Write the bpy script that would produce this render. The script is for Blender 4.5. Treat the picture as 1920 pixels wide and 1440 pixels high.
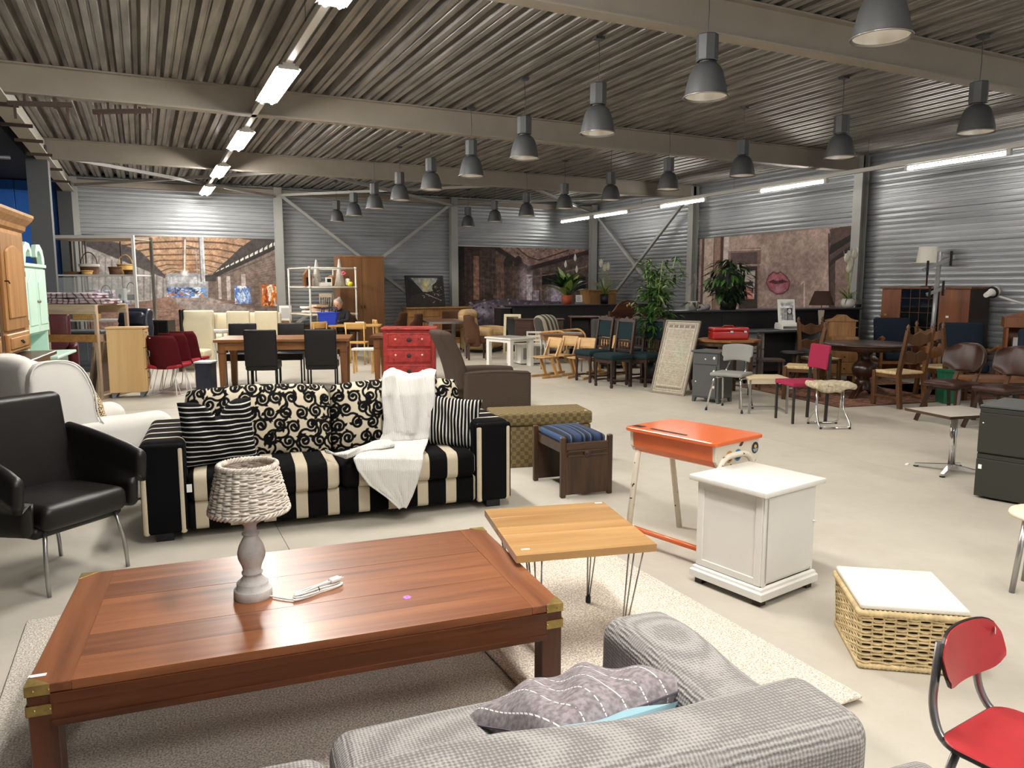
import bpy, math, random
import numpy as np
from mathutils import Matrix, Vector
PI = math.pi
rnd = random.Random(7)
for o in list(bpy.data.objects): bpy.data.objects.remove(o)
SC = bpy.context.scene
COL = SC.collection
# ---------------------------------------------------------------- camera, world, exposure
F = 1420.0; TH = math.atan(182 / F); AZ = math.radians(25.83); EYE = 1.55
cam = bpy.data.cameras.new('camera'); camo = bpy.data.objects.new('camera', cam); COL.objects.link(camo)
cam.sensor_width = 36; cam.lens = F / 1920 * 36; cam.clip_start = 0.02; cam.clip_end = 100
camo.location = (0, 0, EYE); camo.rotation_euler = (PI / 2 - TH, 0, -AZ)
SC.camera = camo
SC.view_settings.view_transform = 'Standard'; SC.view_settings.look = 'None'
SC.view_settings.gamma = 1; SC.view_settings.use_curve_mapping = False
SC.view_settings.exposure = -0.05
SC.cycles.use_denoising = True
SC.cycles.max_bounces = 6; SC.cycles.diffuse_bounces = 3; SC.cycles.glossy_bounces = 3
SC.cycles.transmission_bounces = 4; SC.cycles.transparent_max_bounces = 6
SC.cycles.sample_clamp_indirect = 4.0
SC.cycles.caustics_reflective = False; SC.cycles.caustics_refractive = False
W = bpy.data.worlds.new('world'); SC.world = W; W.use_nodes = True
W.node_tree.nodes['Background'].inputs[0].default_value = (0.95, 0.97, 1.0, 1)
W.node_tree.nodes['Background'].inputs[1].default_value = .75  # even fill light, added through the hall end left open behind the camera
TUBE_L = 400.0      # emission of the fluorescent tubes, left row
TUBE_R = 55.0      # right row
SPOT = 26.0        # pendant lamps
# ---------------------------------------------------------------- picture point -> place in the hall
ca, sa, ct, st = math.cos(AZ), math.sin(AZ), math.cos(TH), math.sin(TH)
RV, FV, UVv = (ca, -sa, 0), (sa * ct, ca * ct, -st), (sa * st, ca * st, ct)
def ray(px, py):
    u = (px - 960) / F; v = (720 - py) / F
    return [RV[i] * u + UVv[i] * v + FV[i] for i in range(3)]
def at(px, py, z=0.0):
    d = ray(px, py); t = (z - EYE) / d[2]
    return Vector((d[0] * t, d[1] * t))
def zat(py, x, y):
    f = x * sa + y * ca; v = (720 - py) / F
    return EYE + f * (v * ct - st) / (ct + v * st)
def dep(px, d):
    "floor point in picture column px at forward distance d"
    u = (px - 960) / F / ct
    return Vector((d * (sa + ca * u), d * (ca - sa * u)))
def hit(px, py, p, n):
    d = Vector(ray(px, py)); o = Vector((0, 0, EYE)); n = Vector(n); return o + d * ((Vector(p) - o).dot(n) / d.dot(n))
# ---------------------------------------------------------------- mesh builder
def lin(h):
    if not isinstance(h, str): return tuple(h) + (1,) if len(h) == 3 else tuple(h)
    c = [int(h[i:i + 2], 16) / 255 for i in (0, 2, 4)]
    return tuple(x / 12.92 if x <= .04045 else ((x + .055) / 1.055) ** 2.4 for x in c) + (1,)
class MB:
    def __init__(s): s.v = []; s.f = []; s.sm = []; s.mi = []; s.M = Matrix(); s.m = 0
    def at(s, x=0, y=0, z=0, rx=0, ry=0, rz=0):
        s.M = Matrix.Translation((x, y, z)) @ Matrix.Rotation(rz, 4, 'Z') @ Matrix.Rotation(ry, 4, 'Y') @ Matrix.Rotation(rx, 4, 'X'); return s
    def add(s, vs, fs, smooth=False):
        o = len(s.v); M = s.M
        s.v += [tuple(M @ Vector(v)) for v in vs]
        s.f += [tuple(i + o for i in f) for f in fs]
        s.sm += [smooth] * len(fs); s.mi += [s.m] * len(fs); return s
    def box(s, x0, x1, y0, y1, z0, z1):
        vs = [(x, y, z) for z in (z0, z1) for y in (y0, y1) for x in (x0, x1)]
        return s.add(vs, [(0, 2, 3, 1), (4, 5, 7, 6), (0, 1, 5, 4), (2, 6, 7, 3), (0, 4, 6, 2), (1, 3, 7, 5)])
    def cb(s, c, z): # centred box
        return s.box(c[0] - z[0] / 2, c[0] + z[0] / 2, c[1] - z[1] / 2, c[1] + z[1] / 2, c[2] - z[2] / 2, c[2] + z[2] / 2)
    def bar(s, p0, p1, w, d=None, up=(0, 0, 1), w1=None, d1=None):
        "beam of w x d from p0 to p1, may taper to w1 x d1"
        d = d or w; w1 = w1 or w; d1 = d1 or d
        p0 = Vector(p0); p1 = Vector(p1); t = (p1 - p0).normalized(); u = Vector(up)
        if abs(t.dot(u)) > .98: u = Vector((0, 1, 0))
        a = t.cross(u).normalized(); b = a.cross(t)
        vs = [p + a * (x * ww / 2) + b * (y * dd / 2) for p, ww, dd in ((p0, w, d), (p1, w1, d1)) for x, y in ((-1, -1), (1, -1), (1, 1), (-1, 1))]
        return s.add(vs, [(3, 2, 1, 0), (4, 5, 6, 7), (0, 1, 5, 4), (1, 2, 6, 5), (2, 3, 7, 6), (3, 0, 4, 7)])
    def tube(s, pts, r, n=8, closed=False, cap=True):
        P = [Vector(p) for p in pts]; N = len(P)
        rs = r if isinstance(r, (list, tuple)) else [r] * N
        T = []
        for i in range(N):
            if closed: t = P[(i + 1) % N] - P[i - 1]
            else: t = P[min(i + 1, N - 1)] - P[max(i - 1, 0)]
            T.append(t.normalized() if t.length > 1e-9 else Vector((0, 0, 1)))
        u = Vector((0, 0, 1)) if abs(T[0].z) < .9 else Vector((1, 0, 0))
        u = (u - T[0] * u.dot(T[0])).normalized(); vs = []
        for i in range(N):
            u = (u - T[i] * u.dot(T[i]))
            u = u.normalized() if u.length > 1e-6 else T[i].orthogonal().normalized()
            w = T[i].cross(u)
            for k in range(n):
                a = 2 * PI * k / n
                vs.append(P[i] + (u * math.cos(a) + w * math.sin(a)) * rs[i])
        fs = []
        for i in range(N if closed else N - 1):
            j = (i + 1) % N
            for k in range(n):
                l = (k + 1) % n
                fs.append((i * n + k, i * n + l, j * n + l, j * n + k))
        s.add(vs, fs, n > 5)
        if cap and not closed:
            o = len(s.v) - len(vs)
            s.f += [tuple(o + k for k in reversed(range(n))), tuple(o + (N - 1) * n + k for k in range(n))]
            s.sm += [False] * 2; s.mi += [s.m] * 2
        return s
    def lathe(s, prof, c=(0, 0, 0), n=24, smooth=True, sx=1, sy=1):
        vs = []; fs = []; N = len(prof)
        for r, z in prof:
            r = max(r, 1e-4)
            for k in range(n):
                a = 2 * PI * k / n
                vs.append((c[0] + r * math.cos(a) * sx, c[1] + r * math.sin(a) * sy, c[2] + z))
        for i in range(N - 1):
            for k in range(n):
                l = (k + 1) % n
                fs.append((i * n + k, i * n + l, (i + 1) * n + l, (i + 1) * n + k))
        return s.add(vs, fs, smooth)
    def prism(s, poly, a, b, plane='xy'):
        "polygon in a plane, extruded from a to b along the third axis"
        f = {'xy': lambda p, t: (p[0], p[1], t), 'xz': lambda p, t: (p[0], t, p[1]), 'yz': lambda p, t: (t, p[0], p[1])}[plane]
        n = len(poly); vs = [f(p, a) for p in poly] + [f(p, b) for p in poly]
        fs = [tuple(reversed(range(n))), tuple(range(n, 2 * n))] + [(i, (i + 1) % n, n + (i + 1) % n, n + i) for i in range(n)]
        return s.add(vs, fs)
    def grid(s, fn, nu, nv, smooth=True, flip=False):
        vs = [fn(i / nu, j / nv) for j in range(nv + 1) for i in range(nu + 1)]; w = nu + 1
        fs = [(j * w + i, j * w + i + 1, (j + 1) * w + i + 1, (j + 1) * w + i) for j in range(nv) for i in range(nu)]
        if flip: fs = [f[::-1] for f in fs]
        return s.add(vs, fs, smooth)
    def rb(s, c, sz, r, k=3, m=2, bul=(0, 0, 0), fn=None):
        "rounded box, optionally bulging on each axis"
        h = [x / 2 for x in sz]; r = min([r] + h)
        def ax(q):
            a = [-(q - r) - r * math.tan(PI / 4 * (1 - t / m)) for t in range(m + 1)]
            inner = [-(q - r) + 2 * (q - r) * t / k for t in range(1, k)] if q - r > 1e-6 else []
            o = a + inner + [-x for x in reversed(a)]
            return [o[i] for i in range(len(o)) if i == 0 or o[i] - o[i - 1] > 1e-7]
        A = [ax(q) for q in h]; idx = {}; vs = []; fs = []
        def vid(p):
            key = tuple(round(x, 6) for x in p)
            if key in idx: return idx[key]
            inn = [max(-(h[i] - r), min(h[i] - r, p[i])) for i in range(3)]
            d = [p[i] - inn[i] for i in range(3)]; L = math.sqrt(sum(x * x for x in d)) or 1
            q = [inn[i] + d[i] / L * r for i in range(3)]
            if any(bul):
                u = [q[i] / h[i] for i in range(3)]
                q = [q[i] + u[i] * bul[i] * max(0, 1 - u[(i + 1) % 3] ** 2) * max(0, 1 - u[(i + 2) % 3] ** 2) for i in range(3)]
            if fn: q = fn(q)
            idx[key] = len(vs); vs.append((c[0] + q[0], c[1] + q[1], c[2] + q[2])); return idx[key]
        for a in range(3):
            b, d = (a + 1) % 3, (a + 2) % 3
            for sg in (-1, 1):
                for i in range(len(A[b]) - 1):
                    for j in range(len(A[d]) - 1):
                        q = []
                        for bi, dj in ((i, j), (i + 1, j), (i + 1, j + 1), (i, j + 1)):
                            p = [0, 0, 0]; p[a] = sg * h[a]; p[b] = A[b][bi]; p[d] = A[d][dj]; q.append(vid(p))
                        fs.append(tuple(q) if sg > 0 else tuple(reversed(q)))
        return s.add(vs, fs, True)
    def build(s, name, mats, parent=None, bevel=0, loc=None, rz=0, col=None, seg=1):
        me = bpy.data.meshes.new(name)
        me.from_pydata(s.v, [], s.f)
        me.polygons.foreach_set('use_smooth', s.sm); me.polygons.foreach_set('material_index', s.mi)
        for m_ in (mats if isinstance(mats, (list, tuple)) else [mats]): me.materials.append(m_)
        if col is not None:
            a = me.color_attributes.new('Col', 'FLOAT_COLOR', 'POINT'); a.data.foreach_set('color', np.asarray(col, dtype=np.float32).ravel())
        me.update()
        o = bpy.data.objects.new(name, me); COL.objects.link(o)
        if parent is not None: o.parent = parent
        if loc is not None: o.location = loc
        o.rotation_euler.z = rz
        if bevel:
            b = o.modifiers.new('bevel', 'BEVEL'); b.width = bevel; b.segments = seg; b.limit_method = 'ANGLE'; b.angle_limit = .7
        return o
def fillet(pts, r, n=4):
    P = [Vector(p) for p in pts]; out = [P[0]]
    for i in range(1, len(P) - 1):
        a = P[i - 1] - P[i]; b = P[i + 1] - P[i]; d = min(r, a.length * .49, b.length * .49)
        p = P[i] + a.normalized() * d; q = P[i] + b.normalized() * d
        for k in range(n + 1):
            t = k / n; out.append(p * (1 - t) ** 2 + P[i] * 2 * t * (1 - t) + q * t * t)
    return out + [P[-1]]
def tag(o, label=None, cat=None, group=None, kind=None):
    for k, v in (('label', label), ('category', cat), ('group', group), ('kind', kind)):
        if v: o[k] = v
    return o
def thing(name, label, cat, xy, z=0.0, rz=0.0, group=None):
    o = bpy.data.objects.new(name, None); COL.objects.link(o); o.empty_display_size = .1
    o.location = (xy[0], xy[1], z); o.rotation_euler.z = rz
    return tag(o, label, cat, group)
def struct(o): return tag(o, kind='structure')
def dup(root, xy, z=0.0, rz=0.0, label=None, group=None):
    r = root.copy(); COL.objects.link(r); r.location = (xy[0], xy[1], z); r.rotation_euler.z = rz
    if label: r['label'] = label
    if group: r['group'] = group
    for ch in list(root.children):
        c = ch.copy(); COL.objects.link(c); c.parent = r
        for g in list(ch.children):
            d = g.copy(); COL.objects.link(d); d.parent = c
    return r
def edge(p0, p1):
    "mid point, turn and length of a front edge seen from its left end p0 to its right end p1"
    d = Vector(p1) - Vector(p0); return (Vector(p0) + Vector(p1)) / 2, math.atan2(d.y, d.x), d.length
CAMZ = -AZ        # turn of a thing that faces the camera
# ---------------------------------------------------------------- materials
MATS = {}
def nodes(name, rough=.5, metal=0.0):
    m = bpy.data.materials.new(name); m.use_nodes = True; nt = m.node_tree; b = nt.nodes['Principled BSDF']
    b.inputs['Roughness'].default_value = rough; b.inputs['Metallic'].default_value = metal
    return m, nt, b
def nd(nt, t, **kw):
    n = nt.nodes.new(t)
    for k, v in kw.items():
        if k[0] == '_': setattr(n, k[1:], v)
        else: n.inputs[k.replace('_', ' ')].default_value = v
    return n
def coords(nt, scale=(1, 1, 1), rot=(0, 0, 0), kind='Object'):
    tc = nt.nodes.new('ShaderNodeTexCoord'); mp = nt.nodes.new('ShaderNodeMapping')
    mp.inputs['Scale'].default_value = scale; mp.inputs['Rotation'].default_value = rot
    nt.links.new(tc.outputs[kind], mp.inputs[0]); return mp.outputs[0]
def ramp(nt, src, stops):
    r = nt.nodes.new('ShaderNodeValToRGB'); e = r.color_ramp.elements
    while len(e) < len(stops): e.new(.5)
    for x, (p, c) in zip(e, stops): x.position = p; x.color = lin(c)
    nt.links.new(src, r.inputs[0]); return r.outputs[0]
def bump(nt, b, src, strength, dist=.002):
    n = nd(nt, 'ShaderNodeBump', Strength=strength, Distance=dist); nt.links.new(src, n.inputs['Height']); nt.links.new(n.outputs[0], b.inputs['Normal'])
def plain(name, hexc, rough=.5, metal=0.0, var=0.0, vs=6.0, bmp=0.0, bs=60.0, emit=0.0, alpha=1.0, trans=0.0, coat=0.0, sheen=0.0):
    if name in MATS: return MATS[name]
    m, nt, b = nodes(name, rough, metal); c = lin(hexc)
    b.inputs['Base Color'].default_value = c
    if var:
        n = nd(nt, 'ShaderNodeTexNoise', Scale=vs, Detail=4.0); nt.links.new(coords(nt), n.inputs['Vector'])
        nt.links.new(ramp(nt, n.outputs[0], [(.3, [x * (1 - var) for x in c[:3]]), (.7, [min(1, x * (1 + var)) for x in c[:3]])]), b.inputs['Base Color'])
    if bmp:
        n = nd(nt, 'ShaderNodeTexNoise', Scale=bs, Detail=3.0); nt.links.new(coords(nt), n.inputs['Vector']); bump(nt, b, n.outputs[0], bmp)
    if emit: b.inputs['Emission Color'].default_value = c; b.inputs['Emission Strength'].default_value = emit
    if alpha < 1: b.inputs['Alpha'].default_value = alpha
    if trans: b.inputs['Transmission Weight'].default_value = trans
    if coat: b.inputs['Coat Weight'].default_value = coat; b.inputs['Coat Roughness'].default_value = .12
    if sheen: b.inputs['Sheen Weight'].default_value = sheen
    MATS[name] = m; return m
def wood(name, dark, light, rough=.4, axis='X', scale=1.0, mid=None, coat=0.0):
    if name in MATS: return MATS[name]
    m, nt, b = nodes(name, rough)
    sc = {'X': (.7, 9, 9), 'Y': (9, .7, 9), 'Z': (9, 9, .7)}[axis]
    co = coords(nt, [x * scale for x in sc])
    oi = nt.nodes.new('ShaderNodeObjectInfo'); ad = nd(nt, 'ShaderNodeVectorMath', _operation='ADD'); nt.links.new(co, ad.inputs[0])
    mu = nd(nt, 'ShaderNodeMath', _operation='MULTIPLY'); mu.inputs[1].default_value = 13.0; nt.links.new(oi.outputs['Random'], mu.inputs[0]); nt.links.new(mu.outputs[0], ad.inputs[1])
    n = nd(nt, 'ShaderNodeTexNoise', Scale=1.6, Detail=6.0, Roughness=.62, Distortion=.6); nt.links.new(ad.outputs[0], n.inputs['Vector'])
    st_ = [(.3, dark), (.7, light)] if not mid else [(.27, dark), (.48, mid), (.72, light)]
    hs = nd(nt, 'ShaderNodeHueSaturation'); vr = nd(nt, 'ShaderNodeMapRange'); vr.inputs['To Min'].default_value = .84; vr.inputs['To Max'].default_value = 1.14
    nt.links.new(oi.outputs['Random'], vr.inputs[0]); nt.links.new(vr.outputs[0], hs.inputs['Value']); nt.links.new(ramp(nt, n.outputs[0], st_), hs.inputs['Color']); nt.links.new(hs.outputs[0], b.inputs['Base Color'])
    n2 = nd(nt, 'ShaderNodeTexNoise', Scale=9.0, Detail=3.0); nt.links.new(ad.outputs[0], n2.inputs['Vector']); bump(nt, b, n2.outputs[0], .12, .001)
    if coat: b.inputs['Coat Weight'].default_value = coat; b.inputs['Coat Roughness'].default_value = .15
    MATS[name] = m; return m
def fabric(name, dark, light, scale=160.0, rough=.9, bmp=.5, mottled=0.0):
    "woven cloth: crossed threads in relief with a flecked colour"
    if name in MATS: return MATS[name]
    m, nt, b = nodes(name, rough); co = coords(nt)
    n = nd(nt, 'ShaderNodeTexNoise', Scale=scale * 2.0, Detail=1.0); nt.links.new(co, n.inputs['Vector'])
    nt.links.new(ramp(nt, n.outputs[0], [(.3, dark), (.7, light)]), b.inputs['Base Color'])
    n2 = nd(nt, 'ShaderNodeTexVoronoi', Scale=scale * 1.2); nt.links.new(co, n2.inputs['Vector']); bump(nt, b, n2.outputs[0], bmp, .0015)
    b.inputs['Specular IOR Level'].default_value = .15
    MATS[name] = m; return m
def weave(name, dark, light, scale=28.0):
    m, nt, b = nodes(name, .95); co = coords(nt); acc = None
    for ax in 'XYZ':
        w_ = nd(nt, 'ShaderNodeTexWave', Scale=scale, Distortion=1.6, Detail=1.0, Detail_Scale=1.5, _bands_direction=ax); nt.links.new(co, w_.inputs['Vector'])
        if acc is None: acc = w_.outputs['Fac']
        else: a_ = nd(nt, 'ShaderNodeMath', _operation='ADD'); nt.links.new(acc, a_.inputs[0]); nt.links.new(w_.outputs['Fac'], a_.inputs[1]); acc = a_.outputs[0]
    n = nd(nt, 'ShaderNodeTexNoise', Scale=240.0, Detail=2.0); nt.links.new(co, n.inputs['Vector'])
    a_ = nd(nt, 'ShaderNodeMath', _operation='MULTIPLY_ADD'); a_.inputs[1].default_value = 1 / 3; nt.links.new(acc, a_.inputs[0])
    k_ = nd(nt, 'ShaderNodeMath', _operation='MULTIPLY_ADD'); k_.inputs[1].default_value = .5; k_.inputs[2].default_value = -.25; nt.links.new(n.outputs[0], k_.inputs[0]); nt.links.new(k_.outputs[0], a_.inputs[2])
    nt.links.new(ramp(nt, a_.outputs[0], [(.25, dark), (.75, light)]), b.inputs['Base Color']); bump(nt, b, a_.outputs[0], .9, .004); b.inputs['Specular IOR Level'].default_value = .15
    MATS[name] = m; return m
def leather(name, hexc, rough=.38):
    if name in MATS: return MATS[name]
    m, nt, b = nodes(name, rough); c = lin(hexc); co = coords(nt); b.inputs['Specular IOR Level'].default_value = .3
    n = nd(nt, 'ShaderNodeTexNoise', Scale=5.0, Detail=5.0); nt.links.new(co, n.inputs['Vector'])
    nt.links.new(ramp(nt, n.outputs[0], [(.3, [x * .75 for x in c[:3]]), (.7, [min(1, x * 1.25) for x in c[:3]])]), b.inputs['Base Color'])
    v = nd(nt, 'ShaderNodeTexVoronoi', Scale=260.0); nt.links.new(co, v.inputs['Vector']); bump(nt, b, v.outputs[0], .15, .001)
    MATS[name] = m; return m
def stripes(name, axis, period, duty, ca_, cb_, off=0.0, rough=.85, wob=0.0, gen=None):
    "woven stripes across one object axis"
    if name in MATS: return MATS[name]
    m, nt, b = nodes(name, rough); tc = coords(nt)
    sp = nt.nodes.new('ShaderNodeSeparateXYZ'); nt.links.new(tc, sp.inputs[0])
    src = sp.outputs['XYZ'.index(axis)]
    if wob:
        n = nd(nt, 'ShaderNodeTexNoise', Scale=6.0); nt.links.new(tc, n.inputs['Vector'])
        a = nd(nt, 'ShaderNodeMath', _operation='MULTIPLY_ADD'); a.inputs[1].default_value = wob; nt.links.new(n.outputs[0], a.inputs[0]); nt.links.new(src, a.inputs[2]); src = a.outputs[0]
    a = nd(nt, 'ShaderNodeMath', _operation='ADD'); a.inputs[1].default_value = off + 50 * period; nt.links.new(src, a.inputs[0])
    d = nd(nt, 'ShaderNodeMath', _operation='DIVIDE'); d.inputs[1].default_value = period; nt.links.new(a.outputs[0], d.inputs[0])
    f = nd(nt, 'ShaderNodeMath', _operation='FRACT'); nt.links.new(d.outputs[0], f.inputs[0])
    r = nt.nodes.new('ShaderNodeValToRGB'); r.color_ramp.interpolation = 'CONSTANT'; e = r.color_ramp.elements
    e[0].position = 0; e[0].color = lin(ca_); e[1].position = duty; e[1].color = lin(cb_)
    nt.links.new(f.outputs[0], r.inputs[0])
    b.inputs['Specular IOR Level'].default_value = .1
    v = nd(nt, 'ShaderNodeTexNoise', Scale=300.0); nt.links.new(tc, v.inputs['Vector'])
    mx = nd(nt, 'ShaderNodeMixRGB', _blend_type='MULTIPLY', Fac=.35); nt.links.new(r.outputs[0], mx.inputs[1]); nt.links.new(v.outputs[0], mx.inputs[2])
    nt.links.new(mx.outputs[0], b.inputs['Base Color']); bump(nt, b, v.outputs[0], .3, .001)
    MATS[name] = m; return m
def vcol(name, rough=.7, bmp=0.0, spec=.3):
    if name in MATS: return MATS[name]
    m, nt, b = nodes(name, rough); a = nt.nodes.new('ShaderNodeAttribute'); a.attribute_name = 'Col'
    nt.links.new(a.outputs['Color'], b.inputs['Base Color']); b.inputs['Specular IOR Level'].default_value = spec
    if bmp:
        n = nd(nt, 'ShaderNodeTexNoise', Scale=220.0); nt.links.new(coords(nt), n.inputs['Vector']); bump(nt, b, n.outputs[0], bmp, .001)
    MATS[name] = m; return m
# ---------------------------------------------------------------- flat prints (murals, pictures, patterned cloth) as a coloured grid
class CV:
    "a small painter: x to the right 0..1, y down 0..1"
    def __init__(s, w, h, c):
        s.w, s.h = w, h; s.a = np.zeros((h, w, 3)) + np.array([int(c[i:i + 2], 16) / 255 for i in (0, 2, 4)])
        s.X, s.Y = np.meshgrid((np.arange(w) + .5) / w, (np.arange(h) + .5) / h); s.g = np.random.RandomState(5)
    def _mix(s, m, c, a):
        c = np.array([int(c[i:i + 2], 16) / 255 for i in (0, 2, 4)]); m = (m * a)[..., None]; s.a = s.a * (1 - m) + c * m
    def poly(s, pts, c, a=1.0):
        m = np.zeros((s.h, s.w), bool); n = len(pts)
        for i in range(n):
            (x0, y0), (x1, y1) = pts[i], pts[(i + 1) % n]
            if y0 == y1: continue
            k = ((s.Y >= min(y0, y1)) & (s.Y < max(y0, y1))); m ^= k & (s.X < x0 + (s.Y - y0) * (x1 - x0) / (y1 - y0))
        s._mix(m.astype(float), c, a); return s
    def rect(s, x0, y0, x1, y1, c, a=1.0): return s.poly([(x0, y0), (x1, y0), (x1, y1), (x0, y1)], c, a)
    def line(s, pts, wd, c, a=1.0):
        asp = s.h / s.w
        for (x0, y0), (x1, y1) in zip(pts, pts[1:]):
            dx, dy = x1 - x0, (y1 - y0) * asp; L = dx * dx + dy * dy + 1e-12
            t = np.clip(((s.X - x0) * dx + (s.Y - y0) * asp * dy) / L, 0, 1)
            d = np.hypot(s.X - x0 - t * dx, (s.Y - y0) * asp - t * dy)
            s._mix(np.clip((wd / 2 - d) * s.w + .5, 0, 1), c, a)
        return s
    def ell(s, cx, cy, rx, ry, c, a=1.0, soft=0.0):
        d = np.hypot((s.X - cx) / rx, (s.Y - cy) / ry)
        s._mix(np.clip((1 - d) / soft, 0, 1) if soft else (d < 1).astype(float), c, a); return s
    def noise(s, n, amt, region=None, tint=None):
        g = s.g.rand(int(n * s.h / s.w) + 2, n + 2); yy = s.Y * (g.shape[0] - 2); xx = s.X * n
        i, j = yy.astype(int), xx.astype(int); u, v = yy - i, xx - j
        k = g[i, j] * (1 - u) * (1 - v) + g[i + 1, j] * u * (1 - v) + g[i, j + 1] * (1 - u) * v + g[i + 1, j + 1] * u * v
        f = (1 + (k - .5) * 2 * amt)[..., None]
        s.a = np.clip(s.a * f, 0, 1); return s
    def scrawl(s, x0, y0, x1, y1, cols, n, wd):
        for q in range(n):
            p = [(s.g.uniform(x0, x1), s.g.uniform(y0, y1))]
            for _ in range(3): p.append((min(x1, max(x0, p[-1][0] + s.g.uniform(-.25, .25) * (x1 - x0))), min(y1, max(y0, p[-1][1] + s.g.uniform(-.6, .6) * (y1 - y0)))))
            s.line(p, wd, cols[q % len(cols)])
        return s
    def rgba(s):
        a = np.clip(s.a, 0, 1); l = np.where(a <= .04045, a / 12.92, ((a + .055) / 1.055) ** 2.4)
        return np.dstack([l, np.ones((s.h, s.w))])
def print_mesh(cv, fn, name, mat, parent=None, **kw):
    "fn(u, v) -> point, v down"
    mb = MB(); mb.grid(lambda u, v: fn(u, v), cv.w - 1, cv.h - 1, smooth=True, flip=True)
    return mb.build(name, mat, parent, col=cv.rgba().reshape(-1, 4), **kw)
# ================================================================ THE HALL
XL, XR, YB, YF, ZC = -1.6, 12.8, 20.52, -6.0, 4.08
m_floor, nt, b = nodes('concrete', .52)
co = coords(nt)
n1 = nd(nt, 'ShaderNodeTexNoise', Scale=.55, Detail=6.0, Roughness=.6); nt.links.new(co, n1.inputs['Vector'])
n2 = nd(nt, 'ShaderNodeTexNoise', Scale=7.0, Detail=8.0, Roughness=.7); nt.links.new(co, n2.inputs['Vector'])
mx = nd(nt, 'ShaderNodeMixRGB', _blend_type='OVERLAY', Fac=.45)
nt.links.new(ramp(nt, n1.outputs[0], [(.3, 'c3bfb7'), (.7, 'd1cdc4')]), mx.inputs[1]); nt.links.new(ramp(nt, n2.outputs[0], [(.3, '6e6e6e'), (.7, '8e8e8e')]), mx.inputs[2])
nt.links.new(mx.outputs[0], b.inputs['Base Color'])
b.inputs['Specular IOR Level'].default_value = .3
m_galv, nt, b = nodes('galvanised_sheet', .36, .5)
co = coords(nt, (.5, .5, 1.6))
n1 = nd(nt, 'ShaderNodeTexNoise', Scale=2.2, Detail=4.0); nt.links.new(co, n1.inputs['Vector'])
nt.links.new(ramp(nt, n1.outputs[0], [(.3, '94989b'), (.7, 'a9adaf')]), b.inputs['Base Color'])
m_deck, nt, b = nodes('roof_deck_steel', .42, .45)
co = coords(nt, (5, .6, 5))
n1 = nd(nt, 'ShaderNodeTexNoise', Scale=2.0, Detail=5.0); nt.links.new(co, n1.inputs['Vector'])
nt.links.new(ramp(nt, n1.outputs[0], [(.3, '6c6a66'), (.7, 'a29f98')]), b.inputs['Base Color'])
m_beam = plain('beam_paint', '968e82', .6, 0, .06, 3)
m_col = plain('column_paint', '9b9b97', .5, .1, .05, 3)
m_dark = plain('dark_wall', '26282a', .8, 0, .2, 1)
m_blue = plain('blue_panel', '1d5fb4', .55, 0, .08, 1)
m_wire = plain('wire_steel', '55565a', .5, .6)
m_white = plain('white_paint', 'e9e8e3', .45)
m_blk = plain('black_plastic', '101012', .45)
m_chrome = plain('chrome', 'd6d7d9', .16, 1.0)
m_steel = plain('brushed_steel', '9b9a97', .32, .9)
m_label = plain('paper_label', 'f2f0ee', .6)

# floor, saw cut joints as real grooves
mb = MB(); gx = [.7, 5.72, 10.74]; gy = [10.6, 15.6]; g = .003
xs = sorted([-4.2, XR] + [x + d for x in gx for d in (-g, g)]); ys = sorted([YF, YB] + [y + d for y in gy for d in (-g, g)])
for i in range(len(xs) - 1):
    for j in range(len(ys) - 1):
        if i % 2 or j % 2: mb.box(xs[i], xs[i + 1], ys[j], ys[j + 1], -.05, -.006)
        else: mb.box(xs[i], xs[i + 1], ys[j], ys[j + 1], -.05, 0)
struct(mb.build('floor', m_floor))

# ceiling: trapezoidal roof deck, sheet by sheet
ceil = struct(MB().box(XL - .2, XR + .2, YF, YB + .2, ZC + .14, ZC + .22).build('ceiling', m_dark))
def deck_sheet(L):
    mb = MB(); prof = []
    for k in range(4):
        o = k * .25
        prof += [(o, .1), (o + .045, .1), (o + .075, 0), (o + .128, 0), (o + .138, .02), (o + .152, .02), (o + .162, 0), (o + .22, 0)]
    prof.append((1.0, .1)); n = len(prof)
    vs = [(x, y, z) for y in (0, L) for x, z in prof]
    return mb.add(vs, [(i, i + 1, n + i + 1, n + i) for i in range(n - 1)])
BY = [-4.4, .6, 5.55, 10.58, 15.58, YB]
sheets = {}
for y0, y1 in zip([YF] + BY[:-1], BY):
    L = round(y1 - y0, 2)
    for k in range(15):
        if L in sheets:
            o = sheets[L].copy(); COL.objects.link(o)
        else:
            o = deck_sheet(L).build('roof_sheet', m_deck, ceil); sheets[L] = o
        o.location = (XL - .1 + k, y0, ZC)
# roof beams
for y in BY[:-1]:
    mb = MB(); x0, x1 = XL + .2, XR - .1
    mb.box(x0, x1, y - .08, y + .08, 3.74, 3.756); mb.box(x0, x1, y - .08, y + .08, 4.062, 4.078); mb.box(x0, x1, y - .006, y + .006, 3.756, 4.062)
    struct(mb.build('roof_beam', m_beam))
mb = MB().box(XL + .2, XR - .1, YB - .2, YB - .06, 3.86, 4.0)
struct(mb.build('eaves_beam', m_beam))
# side beam with pale underside along the left
mb = MB().box(-1.5, -1.28, 1, YB - .2, 3.70, 3.72).box(-1.4, -1.38, 1, YB - .2, 3.72, 4.05)
eb = struct(mb.build('eaves_beam', plain('pale_steel', 'b5b1a6', .6)))
mbr = plain('rust_brown', '3c2c24', .7)
for y in (9.2, 10.9, 12.2, 13.4, 14.7, 16.4, 18.2):
    MB().box(-1.56, -1.2, y, y + .06, 3.66, 3.70).build('clamp', mbr, eb)
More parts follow.
